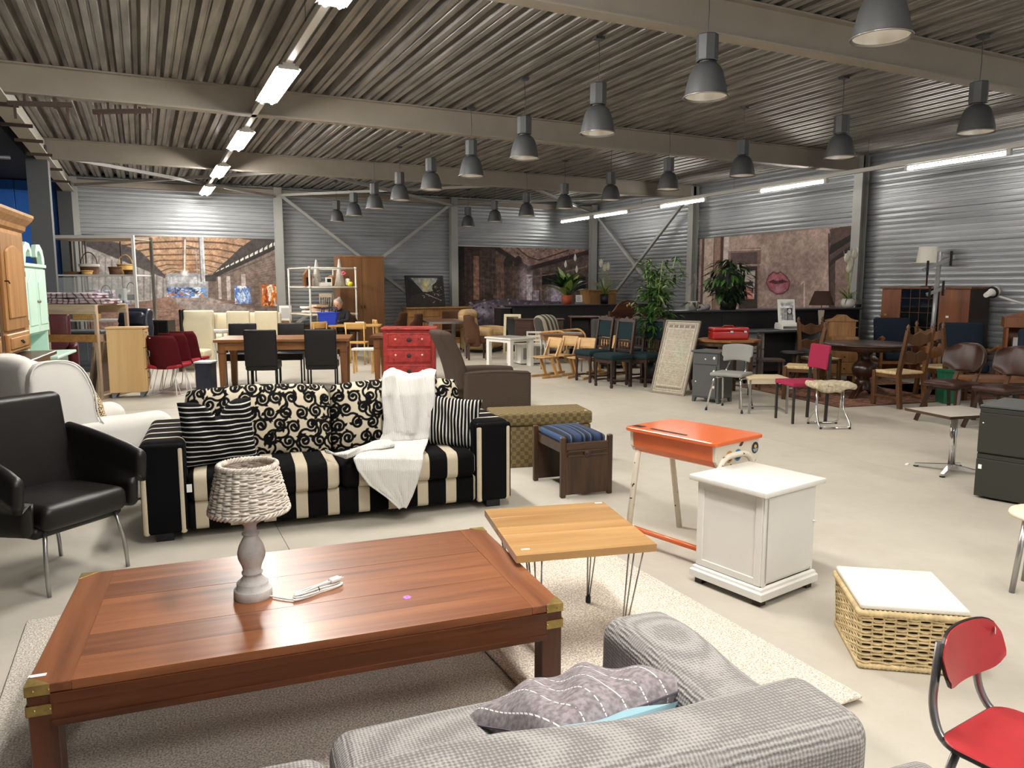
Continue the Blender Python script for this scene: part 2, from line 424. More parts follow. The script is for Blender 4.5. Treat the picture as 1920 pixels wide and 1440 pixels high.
# columns
def column(x, y, rz, top=4.05):
    mb = MB().box(-.1, .1, -.09, -.078, 0, top).box(-.1, .1, .078, .09, 0, top).box(-.006, .006, -.078, .078, 0, top).box(-.13, .13, -.12, .12, 0, .015)
    struct(mb.build('steel_column', m_col, loc=(x, y, 0), rz=rz))
for y in BY[1:-1]: column(XR - .17, y, PI / 2); (column(XL + .2, y, PI / 2, 3.7) if y < 9 else None)
for x in (-1.32, 3.22, 8.02, XR - .15): column(x, YB - .15, 0)
# walls: liner trays, ribbed
def tray(L):
    "a wall sheet L long and 0.6 high, facing -Y"
    prof = []
    for k in range(6):
        z = k * .1
        prof += [(0, z + .001), (-.004, z + .035), (0, z + .068), (.024, z + .074), (.024, z + .09), (0, z + .096)]
    prof += [(0, .594), (.03, .597), (.03, .6)]; n = len(prof)
    vs = [(x, y, z) for x in (0, L) for y, z in prof]
    mb = MB(); return mb.add(vs, [(i, n + i, n + i + 1, i + 1) for i in range(n - 1)])
wb = struct(MB().box(XL - .2, XR + .2, YB + .05, YB + .2, 0, 4.2).build('wall_back', m_dark))
wr = struct(MB().box(XR + .05, XR + .2, YF, YB + .05, 0, 4.2).build('wall_right', m_dark))
TR = {}
def cladding(wall, L, xy, rz):
    for k in range(7):
        if L in TR: o = TR[L].copy(); COL.objects.link(o)
        else: o = TR[L] = tray(L).build('cladding_sheet', m_galv, wall)
        o.parent = wall; o.location = (xy[0], xy[1], k * .6 - .06); o.rotation_euler.z = rz
for x0, x1 in ((XL, 3.22), (3.22, 8.02), (8.02, XR + .05)): cladding(wb, round(x1 - x0, 2), (x0, YB), 0)
for y0, y1 in zip([YF] + BY[:-1], BY): cladding(wr, round(y1 - y0, 2), (XR, y1), -PI / 2)
wl = struct(MB().box(XL - .2, XL - .08, YF, 11.3, 0, 4.2).box(-4.3, -4.2, 11.3, YB + .05, 0, 4.2).box(-4.2, XL - .2, 11.2, 11.3, 0, 4.2).box(-4.3, XL - .2, YB + .05, YB + .2, 0, 4.2).box(-4.3, XL - .2, 11.2, YB, 3.95, 4.2).build('wall_left', m_dark))
for x in (-4.18, -3.32, -2.46):
    MB().box(x, x + .85, YB - .05, YB + .04, .02, 3.93).build('blue_wall_panel', m_blue, wl, bevel=.006)
MB().box(-1.62, -1.34, YB - .3, YB, 0, 3.9).build('corner_panel', plain('corner_grey', '3a3d40', .7), wl)
struct(MB().box(-1.66, -1.34, 15.42, 15.76, 0, 3.95).build('pillar', plain('pillar_grey', '4d5052', .6)))
MB().tube([(-3.9, 14, 3.5), (-1.7, 14, 3.5)], .03, 6).build('pipe', m_wire, wl)
# bracing
def brace(name, p0, p1, w=.06):
    struct(MB().bar(p0, p1, w, w).build(name, m_col))
for (p, q) in (((3.3, 20.3, 3.85), (7.9, 20.3, .4)), ((7.9, 20.26, 3.85), (3.3, 20.26, .4))): brace('wall_brace', p, q, .075)
for (p, q) in (((12.62, 15.7, .4), (12.62, 20.3, 3.85)), ((12.58, 15.7, 3.85), (12.58, 20.3, .4))): brace('wall_brace', p, q, .075)
for x0, x1 in ((-1.3, 3.2), (3.2, 8.0), (8.0, 12.6)):
    brace('roof_brace', (x0, 15.7, 3.82), (x1, 20.35, 3.82)); brace('roof_brace', (x1, 15.7, 3.86), (x0, 20.35, 3.86))
# dark hooked brackets under the second beam
for k, (x, y, r) in enumerate(((-.95, 10.58, .12), (-.1, 10.58, -.1))):
    t = thing('hanging_bracket', ['dark steel hook rail under the roof beam, at the dark side wall', 'dark steel hook rail under the roof beam, away from the wall'][k], 'bracket', (x, y), 3.74, r, 'hook rails under the beam')
    MB().bar((-.32, 0, -.12), (.32, 0, -.06), .05).build('rail', mbr, t)
    for u in (-.25, .27): MB().bar((u, 0, -.1), (u, 0, -.28), .03).build('hook', mbr, t)
    for u in (-.15, .15): MB().bar((u, 0, .01), (u, 0, -.12), .03).build('hanger', mbr, t)

# ================================================================ LAMPS
m_lampgrey = plain('lamp_grey', '4b4d4e', .5, .3)
m_refl = plain('lamp_reflector', 'f2efe8', .3, .55, bmp=.5, bs=45)
m_bulb = plain('lamp_bulb', 'fff0dc', .3, emit=6.0)
def pendant():
    t = thing('pendant_lamp', '', 'lamp', (0, 0))
    mb = MB().tube([(0, 0, .50), (.01, 0, .7), (0, 0, .945)], .004, 5); mb.build('cable', m_wire, t)
    MB().box(-.05, .05, -.04, .04, .93, .958).build('ceiling_hook', m_wire, t)
    mb = MB().lathe([(0, .5), (.086, .5), (.09, .49), (.09, .3), (.086, .29), (0, .29)], n=8, smooth=False); mb.build('ballast_housing', m_lampgrey, t)
    MB().lathe([(.06, .292), (.062, .27), (.05, .265)], n=16).build('collar', m_blk, t)
    MB().lathe([(.05, .278), (.085, .268), (.115, .24), (.135, .2), (.155, .13), (.172, .05), (.176, .012)], n=28).build('shade', m_lampgrey, t)
    MB().lathe([(.176, .014), (.19, .008), (.19, 0), (.178, 0), (.170, .012)], n=28).build('rim', m_steel, t)
    MB().lathe([(.17, .014), (.164, .05), (.146, .13), (.127, .195), (.108, .232), (.06, .26), (0, .262)], n=28).build('reflector', m_refl, t)
    MB().lathe([(0, .26), (.022, .24), (.03, .17), (.022, .12), (0, .11)], n=10).build('bulb', m_bulb, t)
    return t
lamp0 = pendant(); first = True
sp = bpy.data.lights.new('pendant_light', 'SPOT'); sp.energy = SPOT; sp.color = (1, .9, .76); sp.spot_size = 2.1; sp.spot_blend = .6; sp.shadow_soft_size = .05
ORD = 'first,second,third,fourth,fifth,sixth,seventh,eighth,ninth,tenth,eleventh,twelfth,thirteenth,fourteenth'.split(',')
rows = [('nearer the hall middle', 4.33, [3.54 + 1.685 * k for k in range(-4, 10)]), ('nearer the lips mural', 7.8, [5.17 + 1.70 * k for k in range(-5, 9)])]
for side, x, ys_ in rows:
    for k, y in enumerate(ys_):
        lab = 'grey pendant lamp, %s from the back wall in row %s' % (ORD[len(ys_) - 1 - k], side)
        if first: o = lamp0; o.location = (x, y, 3.12); o['label'] = lab; o['group'] = 'pendant lamps in two rows'; first = False
        else: o = dup(lamp0, (x, y), 3.12, rnd.uniform(-.3, .3), lab, 'pendant lamps in two rows')
        L = bpy.data.objects.new('pendant_light', sp); COL.objects.link(L); L.parent = o; L.location = (0, 0, .09)
# fluorescent rows
m_trunk = plain('trunking_white', 'd9d8d3', .5)
def tube_mat(name, s):
    m = plain(name, 'fff9f1', .4, emit=s); return m
mt_l, mt_r = tube_mat('tube_left', TUBE_L), tube_mat('tube_right', TUBE_R)
def track(x, z, y0, y1, name, label, drops):
    t = thing(name, label, 'lighting track', (x, 0), z)
    MB().box(-.035, .035, y0, y1, .02, .09).build('trunking', m_trunk, t, bevel=.004)
    for y in drops: MB().tube([(0, y, .09), (0, y, 4.07 - z)], .003, 5).build('suspension_wire', m_wire, t)
track(1.42, 3.72, -5.5, 19.7, 'lighting_track', 'long white lighting track running to the back wall over the striped sofa', [-3, 2.2, 5.2, 7.1, 10.4, 13.7, 17.1])
track(11.35, 3.50, -5.5, 20.1, 'lighting_track', 'long white lighting track along the ribbed side wall', [-3, 2.2, 5.6, 9.4, 12.7, 16, 19.2])
ltl = ['fifth from the back wall', 'fourth from the back wall', 'third from the back wall', 'second from the back wall', 'first from the back wall']
def fix_left():
    t = thing('tube_light', '', 'tube light', (0, 0))
    MB().box(-.06, .06, -.77, .77, -.01, .02).build('housing', m_trunk, t)
    for s in (-1, 1):
        MB().tube([(s * .055, -.73, -.045), (s * .055, .73, -.045)], .018, 8).build('tube', mt_l, t)
        MB().add([(s * .06, -.77, .0), (s * .06, .77, .0), (s * .12, .77, -.03), (s * .12, -.77, -.03)], [(0, 1, 2, 3)]).build('reflector_wing', m_trunk, t)
    for y in (-.75, .75): MB().box(-.1, .1, y - .01, y + .01, -.04, .0).build('end_cap', m_trunk, t)
    return t
t0 = fix_left()
for k, y in enumerate((-4.7, -1.35, 2.0, 5.35, 8.75, 12.15, 15.5, 18.6)):
    lab = 'bright double tube light over striped sofa, %s' % (['behind the camera', 'above the camera', 'out of the picture overhead'] + [q for q in ltl])[k] if k < 3 else 'glaring double tube light over striped sofa, %s' % ltl[k - 3]
    o = t0 if k == 0 else dup(t0, (1.42, y), 3.72)
    o.location = (1.42, y, 3.72); tag(o, lab, None, 'tube lights on the left track')
def fix_right():
    t = thing('tube_light', '', 'tube light', (0, 0))
    MB().box(-.025, .025, -.85, .85, -.0, .02).build('housing', m_trunk, t)
    MB().tube([(0, -.8, -.04), (0, .8, -.04)], .02, 8).build('tube', mt_r, t)
    for y in (-.82, .82): MB().box(-.028, .028, y - .03, y + .03, -.065, .0).build('end_cap', m_white, t)
    return t
t0 = fix_right()
for k, y in enumerate((-5.0, -1.8, 1.4, 4.6, 7.82, 11.1, 14.4, 17.4, 19.25)):
    lab = ('slim single tube light beside the ribbed side wall, ' + (['behind', 'beside', 'past', 'off the side of'][k] + ' the picture edge')) if k < 4 else 'slim glowing tube light beside the ribbed side wall, %s' % ltl[k - 4]
    o = t0 if k == 0 else dup(t0, (11.35, y), 3.50)
    o.location = (11.35, y, 3.50); tag(o, lab, None, 'tube lights on the right track')

# ================================================================ MURALS
m_print = vcol('print', .55)
def mural(cv, name, label, o, du, dv, nrm):
    "o: top left corner, du along, dv down"
    o, du, dv, nrm = Vector(o), Vector(du), Vector(dv), Vector(nrm)
    t = thing(name, label, 'mural', (o.x, o.y), o.z)
    print_mesh(cv, lambda u, v: du * u + dv * v + nrm * .025, 'printed_sheet', m_print, t)
    mb = MB(); p = [Vector((0, 0, 0)), du, du + dv, dv]
    q = [x + nrm * .022 for x in p]; mb.add(p + q, [(0, 1, 2, 3), (7, 6, 5, 4), (0, 4, 5, 1), (1, 5, 6, 2), (2, 6, 7, 3), (3, 7, 4, 0)]); mb.build('backing_board', m_blk, t)
    mb = MB(); a = Vector((0, 0, .03)); mb.bar(q[0] + a * .3, q[1] + a * .3, .03, .03); mb.build('top_rail', m_steel, t)
# 1: abandoned factory hall, brick vault
cv = CV(330, 190, '8c7466')
def U1(x, y): p = hit(x, y, (0, YB - .06, 0), (0, 1, 0)); return ((p.x + 1.2) / 4.33, (2.77 - p.z) / 2.45)
def pp(*a): return [U1(*q) for q in a]
cv.poly(pp((145, 400), (345, 440), (310, 520), (255, 500), (145, 444)), 'a5866b').poly(pp((345, 400), (520, 400), (520, 448), (388, 520), (312, 516), (345, 444)), '9b7d65')
cv.poly(pp((255, 440), (430, 440), (395, 515), (310, 516), (250, 470)), 'ad8c70')
for k in range(9):
    t_ = (k / 8) ** 1.6; xl, xr = 312 - (312 - 150) * t_, 390 + (520 - 390) * t_; ye = 518 - 60 * t_; yr = 513 - 75 * t_
    cv.line(pp((xl, ye), ((xl + 345) / 2, (ye + yr) / 2 - 5), (345, yr), ((xr + 345) / 2, (ye + yr) / 2 - 5), (xr, ye)), .008 * (.4 + t_), '4b3a31')
for k in range(26):
    a_ = k / 25; cv.line(pp((350, 513), (250 + 270 * a_, 425)), .002, '8a5c3c', .7)
cv.line(pp((345, 515), (345, 440)), .02, '6e5a4c', .7); cv.line(pp((346, 515), (347, 450)), .006, 'e8e0d8')
cv.poly(pp((145, 444), (262, 470), (312, 520), (312, 556), (145, 590)), 'a39c98').poly(pp((145, 430), (262, 470), (310, 516), (310, 522), (145, 455)), '4a4442')
for x in range(150, 312, 12): cv.line(pp((x, 470 + (x - 150) * .3), (x, 585 - (x - 150) * .17)), .004, '5c5450', .8)
cv.scrawl(*U1(150, 545), *U1(245, 580), ['d78cc0', '3a3a44', 'e6e2e2', '6b8fd0'], 40, .007)
cv.rect(*U1(312, 512), *U1(392, 558), '9d9da0').rect(*U1(320, 519), *U1(380, 532), 'b9babd'); cv.ell(*U1(347, 512), .03, .05, 'f4f4f2', .9, .8)
cv.rect(*U1(312, 540), *U1(388, 556), '6f8fb5'); cv.scrawl(*U1(314, 540), *U1(380, 557), ['4d7fd0', 'dfe9f5', '2b3a5a', 'c07a3a'], 45, .005)
cv.poly(pp((390, 516), (520, 444), (520, 592), (390, 558)), '7a6a62').poly(pp((400, 512), (450, 465), (478, 446), (520, 444), (520, 460), (400, 517)), '3c3735')
for k in range(14):
    x = 405 + k * 9; cv.poly(pp((x, 509 - k * 4.4), (x + 6, 506 - k * 4.6), (x + 6, 513 - k * 3.9 - 6), (x, 516 - k * 3.8 - 6)), 'd4d1cc')
cv.line(pp((392, 522), (520, 462)), .022, '2f2b2a'); cv.line(pp((392, 526), (520, 475)), .008, '5a534f')
for k in range(22): cv.line(pp((392, 527 + k * 1.4), (520, 478 + k * 5.2)), .0016, '4f433d', .7)
for x, w_ in ((408, 7), (424, 9), (452, 10), (475, 12)): cv.rect(*U1(x, 520 - (x - 400) * .1), *U1(x + w_, 560 + (x - 400) * .1), ['c9c0b9', '6a5a52'][x % 2], .8)
cv.ell(*U1(455, 553), .042, .09, '8fa9d2'); cv.scrawl(*U1(440, 537), *U1(470, 568), ['e4ecf6', '5077bd', '9fb8dd'], 50, .006)
cv.scrawl(*U1(490, 535), *U1(521, 572), ['d97a2a', 'f0b060', '8a3a1a', 'e9e1d8', 'b0602a'], 70, .008)
cv.poly(pp((145, 592), (312, 557), (392, 558), (520, 594), (520, 640), (145, 640)), '927365').poly(pp((320, 558), (392, 558), (520, 594), (520, 600), (345, 580)), '9a8f8b')
for k in range(50):
    y = 560 + cv.g.rand() * 60; x = 150 + cv.g.rand() * 360; cv.line(pp((x, y), (x + 10 + 40 * cv.g.rand(), y + 3 * cv.g.randn())), .004, ['6e4634', 'b78a70', '7d6a62', 'c4a48e'][k % 4], .6)
cv.rect(*U1(373, 440), *U1(385, 529), 'a9aaae').rect(*U1(373, 440), *U1(375.5, 529), '5b5c60').rect(*U1(381, 440), *U1(383, 529), 'd4d5d8')
cv.rect(*U1(366, 466), *U1(372, 535), '8f9094').line(pp((350, 461), (369, 466)), .008, '55504d'); cv.rect(*U1(384, 516), *U1(406, 528), '3a3634')
cv.noise(60, .16).noise(160, .14)
mural(cv, 'photo_mural', 'wall mural of an empty brick-vaulted factory hall with graffiti, behind the display cabinet', (-1.2, YB - .04, 2.77), (4.33, 0, 0), (0, 0, -2.45), (0, -1, 0))
# 2: dark ruined room
cv = CV(300, 165, '3c2f2c')
def U2(x, y): p = hit(x, y, (0, YB - .06, 0), (0, 1, 0)); return ((p.x - 8.16) / 4.46, (2.71 - p.z) / 2.4)
def pp(*a): return [U2(*q) for q in a]
cv.poly(pp((925, 455), (1106, 455), (1106, 475), (990, 503)), '8d7268').poly(pp((930, 470), (990, 503), (985, 565), (925, 560)), '6a5348').poly(pp((990, 503), (1106, 470), (1106, 600), (985, 600)), '5e4f4a')
cv.line(pp((925, 462), (991, 504), (1106, 472)), .03, '35292a').line(pp((968, 464), (990, 482), (1010, 488), (1065, 470)), .008, '3a2a28')
for k in range(26): cv.ell(*U2(970 + cv.g.rand() * 120, 464 + cv.g.rand() * 22), .006, .008, '5a423c')
cv.rect(*U2(850, 462), *U2(872, 600), '1e1918').rect(*U2(872, 475), *U2(884, 570), '4a3632').rect(*U2(888, 480), *U2(899, 562), '8a6757').rect(*U2(874, 480), *U2(882, 600), '3a2a27')
cv.poly(pp((900, 468), (928, 465), (932, 555), (900, 545)), '473a36')
for k in range(5): cv.line(pp((902 + k * 7, 470), (902 + k * 7, 550)), .002, '6b5a50'); cv.line(pp((900, 480 + k * 14), (931, 484 + k * 14)), .002, '6b5a50')
for cx in (953, 972): cv.ell(*U2(cx, 500), .035, .13, '2c2422', .9); cv.rect(*U2(cx - 8, 500), *U2(cx + 8, 560), '4d3f3c')
cv.ell(*U2(985, 535), .09, .36, 'c9bccb', .8, 1.0).rect(*U2(987, 515), *U2(998, 575), 'd9cfd8', .8).rect(*U2(1000, 545), *U2(1010, 570), 'b7a9b6')
cv.rect(*U2(1016, 513), *U2(1056, 534), '141516').rect(*U2(1076, 520), *U2(1097, 546), '191c1c').ell(*U2(1042, 556), .1, .2, 'c6bcd0', .9, .7)
cv.line(pp((992, 520), (1050, 512), (1100, 500)), .01, '8d7468'); cv.line(pp((1014, 505), (1014, 575)), .012, '7d6a62')
cv.poly(pp((872, 575), (930, 560), (1060, 566), (1106, 575), (1106, 610), (850, 610)), '5b5260').ell(*U2(905, 582), .12, .14, 'b9b0c4', .8, .9)
for k in range(120): cv.ell(*U2(870 + 230 * cv.g.rand(), 560 + 40 * cv.g.rand()), .008, .01, ['2a2326', '8d8496', '5d5058', 'b5a9b8'][k % 4], .7)
for k in range(9):
    for j in range(5): cv.rect(*U2(851 + j * 5 + (k % 2) * 2, 526 + k * 5), *U2(855 + j * 5 + (k % 2) * 2, 530 + k * 5), '2e2523')
for k in range(60): x = 850 + 256 * cv.g.rand(); cv.line(pp((x, 490 + 40 * cv.g.rand()), (x + 2, 540 + 30 * cv.g.rand())), .004, ['241c1b', '7a6258', '5a4740'][k % 3], .4)
cv.noise(50, .25).noise(150, .2)
mural(cv, 'photo_mural', 'dark wall mural of a ruined room with peeling ceiling, behind the black counter', (8.16, YB - .04, 2.71), (4.46, 0, 0), (0, 0, -2.4), (0, -1, 0))
# 3: pink plaster wall with painted lips
cv = CV(300, 170, 'a38d84')
def U3(x, y): p = hit(x, y, (XR - .06, 0, 0), (1, 0, 0)); return ((15.42 - p.y) / 4.68, (2.76 - p.z) / 2.5)
def pp(*a): return [U3(*q) for q in a]
cv.noise(8, .12).noise(24, .1)
cv.rect(*U3(1318, 430), *U3(1352, 600), '5d4a44').rect(*U3(1322, 440), *U3(1334, 600), 'b3a294').rect(*U3(1341, 445), *U3(1349, 600), '8b6f64').rect(*U3(1352, 440), *U3(1360, 520), '4c2f2b').rect(*U3(1358, 445), *U3(1364, 560), 'b8aca6')
cv.rect(*U3(1366, 468), *U3(1426, 500), '7f6a63').rect(*U3(1371, 475), *U3(1420, 497), '57494a').line(pp((1366, 470), (1426, 468)), .008, 'b39c91').line(pp((1366, 499), (1426, 497)), .01, 'b09a90')
cv.rect(*U3(1388, 500), *U3(1420, 600), '3a2e2c').rect(*U3(1392, 508), *U3(1414, 560), 'b9aca8').rect(*U3(1396, 528), *U3(1412, 536), '3a2e2c').rect(*U3(1396, 540), *U3(1412, 560), 'd08a80').line(pp((1422, 497), (1422, 600)), .012, '8d7468')
cv.poly(pp((1556, 430), (1612, 420), (1612, 600), (1556, 600)), '4f3f3a').poly(pp((1556, 462), (1610, 432), (1610, 442), (1556, 478)), '201a1a').poly(pp((1556, 490), (1612, 447), (1612, 458), (1556, 500)), '2a2221').poly(pp((1566, 490), (1612, 462), (1612, 600), (1566, 600)), '8c766d').line(pp((1554, 440), (1556, 600)), .008, '2f2523')
lip = [(1437, 530), (1441, 518), (1450, 510), (1457, 513), (1464, 510), (1474, 518), (1481, 528), (1478, 542), (1468, 550), (1456, 551), (1444, 544)]
cv.poly(pp(*[(x + 1, y + 2) for x, y in lip]), '4d3a3d', .5).poly(pp(*lip), 'a35a68').poly(pp((1438, 529), (1450, 512), (1457, 516), (1464, 512), (1480, 528), (1466, 526), (1457, 529), (1449, 525)), 'b06a76').poly(pp((1440, 529), (1450, 524), (1457, 527), (1467, 524), (1479, 528), (1468, 531), (1457, 533), (1448, 531)), '4a2830')
cv.ell(*U3(1460, 541), .05, .05, 'c293a0', .8, .9); cv.line(pp(*lip, lip[0]), .004, '3b2226')
cv.line(pp((1508, 528), (1508, 600)), .006, 'd8c8be').line(pp((1502, 533), (1508, 527)), .004, 'd8c8be')
for k in range(90): x, y = 1425 + 128 * cv.g.rand(), 440 + 140 * cv.g.rand(); cv.line(pp((x, y), (x + cv.g.randn() * 4, y + 6 * cv.g.rand())), .003, ['6f5a54', 'cdbab0', '7d665f'][k % 3], .55)
cv.ell(*U3(1455, 497), .03, .035, '6f605b', .5, .6)
cv.noise(60, .1).noise(150, .12)
mural(cv, 'photo_mural', 'mural of worn pinkish plaster with painted lips, between columns of the side wall', (XR - .04, 15.42, 2.76), (0, -4.68, 0), (0, 0, -2.5), (-1, 0, 0))
# ================================================================ FRONT: sofas, tables, lamp, rugs
class Frame:
    "local frame of a thing, to read picture points on its own planes"
    def __init__(s, xy, rz): s.o = Vector((xy[0], xy[1], 0)); s.R = Matrix.Rotation(rz, 3, 'Z')
    def y(s, px, py, y): return s.R.transposed() @ (hit(px, py, s.o + s.R @ Vector((0, y, 0)), s.R @ Vector((0, 1, 0))) - s.o)
    def z(s, px, py, z): return s.R.transposed() @ (hit(px, py, (0, 0, z), (0, 0, 1)) - s.o)
m_rug1 = fabric('rug_grey_wool', '988f83', 'ebe4d8', 75, .95, 1.0)
m_rug2 = fabric('rug_cream_wool', 'a3988a', 'efe6d8', 65, .95, 1.0)
def rug(name, lab, x0, x1, y0, y1, z, mat, rz=0.0, th=.014):
    c = ((x0 + x1) / 2, (y0 + y1) / 2); w, d = x1 - x0, y1 - y0
    mb = MB(); g_ = random.Random(3)
    mb.rb((0, 0, th / 2), (w, d, th), th / 2, k=24, m=1)
    o = mb.build(name, mat, loc=(c[0], c[1], z), rz=rz); return tag(o, lab, 'rug')
rug('wool_rug', 'grey beige chunky wool rug under the large brown coffee table', -.57, 1.3, .9, 4.0, .001, m_rug1)
rug('wool_rug', 'cream flecked wool rug under the small oak table beside the grey sofa', 1.22, 2.35, 1.83, 3.72, .016, m_rug2)

# coffee table ---------------------------------------------------------------
m_rose = wood('rosewood', '4e2a19', '98623d', .34, 'X', .8, mid='7b4a2d', coat=.1)
m_rosey = wood('rosewood_y', '5c3420', '925c39', .34, 'Y', .8, mid='78482b', coat=.1)
m_rosez_shade = wood('rosewood_z_shaded', '381c10', '5d321b', .35, 'Z', 1.2)  # leg wood: same rosewood, its colour darkened to paint in the unlit sides
m_rose_shade = wood('rosewood_shaded', '3c1e11', '6e3e22', .3, 'X', .8)  # apron: shaded copy of the tabletop wood, shade put into the colour
m_brass = plain('aged_brass', 'ae965c', .38, .85, .25, 30)
p0, p1 = at(45, 1290, .45), at(1055, 1130, .45); _, rz, w = edge(p0, p1); d, h = .90, .45
TZ = h
ct_ = thing('coffee_table', 'large reddish brown coffee table with brass corner fittings on the rug', 'table', p0, 0.016, rz); h -= .016
e = .115
for k in range(6):
    y0 = .002 + k * (d - .004) / 6
    MB().box(e, w - e, y0 + .0007, y0 + (d - .004) / 6 - .0007, h - .028, h - .0004 * (k % 2)).build('plank', m_rose, ct_)
for x0 in (0, w - e): MB().box(x0 + .0005, x0 + e - .001, .002, d - .002, h - .028, h).build('end_board', m_rosey, ct_, bevel=.002)
for y0, y1, sg in ((0, .022, -1), (d - .022, d, 1)):
    yo = y0 if sg < 0 else y1
    mb = MB().box(.06, w - .06, y0, y1, h - .125, h - .03); mb.box(.06, w - .06, min(yo, yo + sg * .004), max(yo, yo + sg * .004), h - .058, h - .03); mb.box(.06, w - .06, min(yo, yo + sg * .006), max(yo, yo + sg * .006), h - .125, h - .108)
    mb.build('apron', m_rose_shade, ct_)
for x0 in (0, w - .022): MB().box(x0, x0 + .022, .06, d - .06, h - .125, h - .03).build('apron', m_rose_shade, ct_)
for cx in (0, 1):
    for cy in (0, 1):
        x, y = (w - .078 if cx else 0), (d - .078 if cy else 0)
        MB().box(x + .002, x + .076, y + .002, y + .076, 0, h - .03).build('leg', m_rosez_shade, ct_, bevel=.003)
        sx, sy = (1 if cx else -1), (1 if cy else -1); ox, oy = (w if cx else 0), (d if cy else 0)
        q = .062; arc = [(ox, oy), (ox - sx * q, oy)] + [(ox - sx * q * math.cos(a), oy - sy * q * math.sin(a)) for a in (.25, .5, .78, 1.05, 1.3)] + [(ox, oy - sy * q)]
        arc = [(ox + sx * .002, oy + sy * .002), (ox - sx * q, oy + sy * .002)] + [(ox - sx * q * (1 - .55 * math.sin(PI * t)), oy - sy * q * (1 - .55 * math.sin(PI * (1 - t)))) if 0 else (ox - sx * q * (1 - t), oy - sy * q * t + 0) for t in (.15, .35, .5, .65, .85)] + [(ox + sx * .002, oy - sy * q)]
        if sx * sy > 0: arc = arc[::-1]
        MB().prism(arc, h - .03, h + .0015).build('brass_corner', m_brass, ct_, bevel=.001)
        mb = MB()
        mb.box(min(ox, ox - sx * q), max(ox, ox - sx * q), min(oy + sy * .003, oy), max(oy + sy * .003, oy), h - .088, h - .058)
        mb.box(min(ox + sx * .003, ox), max(ox + sx * .003, ox), min(oy, oy - sy * q), max(oy, oy - sy * q), h - .088, h - .058)
        st_o = mb.build('brass_strap', m_brass, ct_)
        for u in (.02, .058):
            for zz in (h - .073, h - .015): MB().lathe([(0, .002), (.0035, .001), (.004, 0)], n=8).build('screw', m_brass, st_o).matrix_local = Matrix.Translation((ox - sx * u, oy + sy * .003, zz)) @ Matrix.Rotation(-sy * PI / 2, 4, 'X')
pt = Frame(p0, rz).z(70, 1267, TZ)
MB().cb((pt.x, pt.y, h + .0006), (.045, .016, .001)).build('price_sticker', m_label, ct_)
pt = Frame(p0, rz).z(763, 1120, TZ); mb = MB()
for k in range(6): mb.lathe([(0, .0015), (.006, .001), (.007, 0)], (pt.x + .009 * math.cos(k * PI / 3), pt.y + .009 * math.sin(k * PI / 3), h), 8)
mb.build('flower_sticker', plain('violet_sticker', 'b573d6', .4), ct_)

# table lamp -----------------------------------------------------------------
m_stone = plain('whitewashed_stone', 'c2c0bd', .85, 0, .12, 30, .5, 120)
m_wick = plain('whitewashed_wicker', 'c9c0b4', .8, 0, .3, 40, .4, 90)
lp = at(475, 1118, TZ); lz = TZ
tl = thing('table_lamp', 'table lamp with grey wicker shade and turned stone-grey base on the coffee table', 'lamp', lp, lz, 0)
hh = zat(965, *lp) - lz
prof = [(.064, 0), (.066, .004), (.066, .032), (.064, .036), (.055, .038), (.055, .058), (.053, .062), (.044, .068), (.034, .082), (.03, .092), (.036, .094), (.037, .1), (.031, .104), (.034, .125), (.046, .155), (.048, .175), (.043, .2), (.032, .225), (.024, .24), (.022, .246), (.03, .248), (.03, .254), (.022, .257), (.021, .28), (.026, .29), (.04, .297), (.045, .304), (.045, .314), (.036, .322), (0, .322)]
MB().lathe([(r, z * hh / .322) for r, z in prof], n=32).build('base', m_stone, tl)
MB().lathe([(.0, hh), (.012, hh), (.012, hh + .03), (.016, hh + .032), (.016, hh + .07), (0, hh + .07)], n=12).build('bulb_holder', m_steel, tl)
zb, zt = zat(957, *lp) - lz, zat(866, *lp) - lz
sh = MB().tube([(.118 * math.cos(a), .118 * math.sin(a), zb + .01) for a in [2 * PI * k / 40 for k in range(40)]], .004, 6, closed=True).build('shade', m_wick, tl)
NR = 19
for r_ in range(NR):
    t = r_ / (NR - 1); z = zb + .012 + (zt - zb - .03) * t; R0 = .132 - .034 * t
    mb = MB(); ns = 13
    for phs in (0, PI):
        pts = [((R0 + .0045 * math.sin(a * ns + phs + PI * r_)) * math.cos(a), (R0 + .0045 * math.sin(a * ns + phs + PI * r_)) * math.sin(a), z + .002 * math.sin(a * 7 + r_ * 2.1) + (.0025 if phs else 0)) for a in [2 * PI * k / 104 for k in range(104)]]
        mb.tube(pts, .0042, 6, closed=True)
    mb.build('wicker_strand', m_wick, sh)
for k in range(26):
    a = 2 * PI * k / 26; MB().tube([(.13 * math.cos(a), .13 * math.sin(a), zb + .004), (.097 * math.cos(a), .097 * math.sin(a), zt - .012)], .003, 5).build('wicker_stake', m_wick, sh)
for R0, z in ((.132, zb + .006), (.097, zt - .012)):
    for j in range(3):
        pts = [((R0 + .006 * math.cos(a * 16 + j * 2.09)) * math.cos(a), (R0 + .006 * math.cos(a * 16 + j * 2.09)) * math.sin(a), z + .007 * math.sin(a * 16 + j * 2.09)) for a in [2 * PI * k / 128 for k in range(128)]]
        MB().tube(pts, .0048, 6, closed=True).build('rim_braid', m_wick, sh)
MB().cb((0, 0, 0), (.03, .002, .013)).build('price_tag', m_label, tl).matrix_local = Matrix.Translation((.045, -.118, zb + .1)) @ Matrix.Rotation(.36, 4, 'Z') @ Matrix.Rotation(-.45, 4, 'Y')
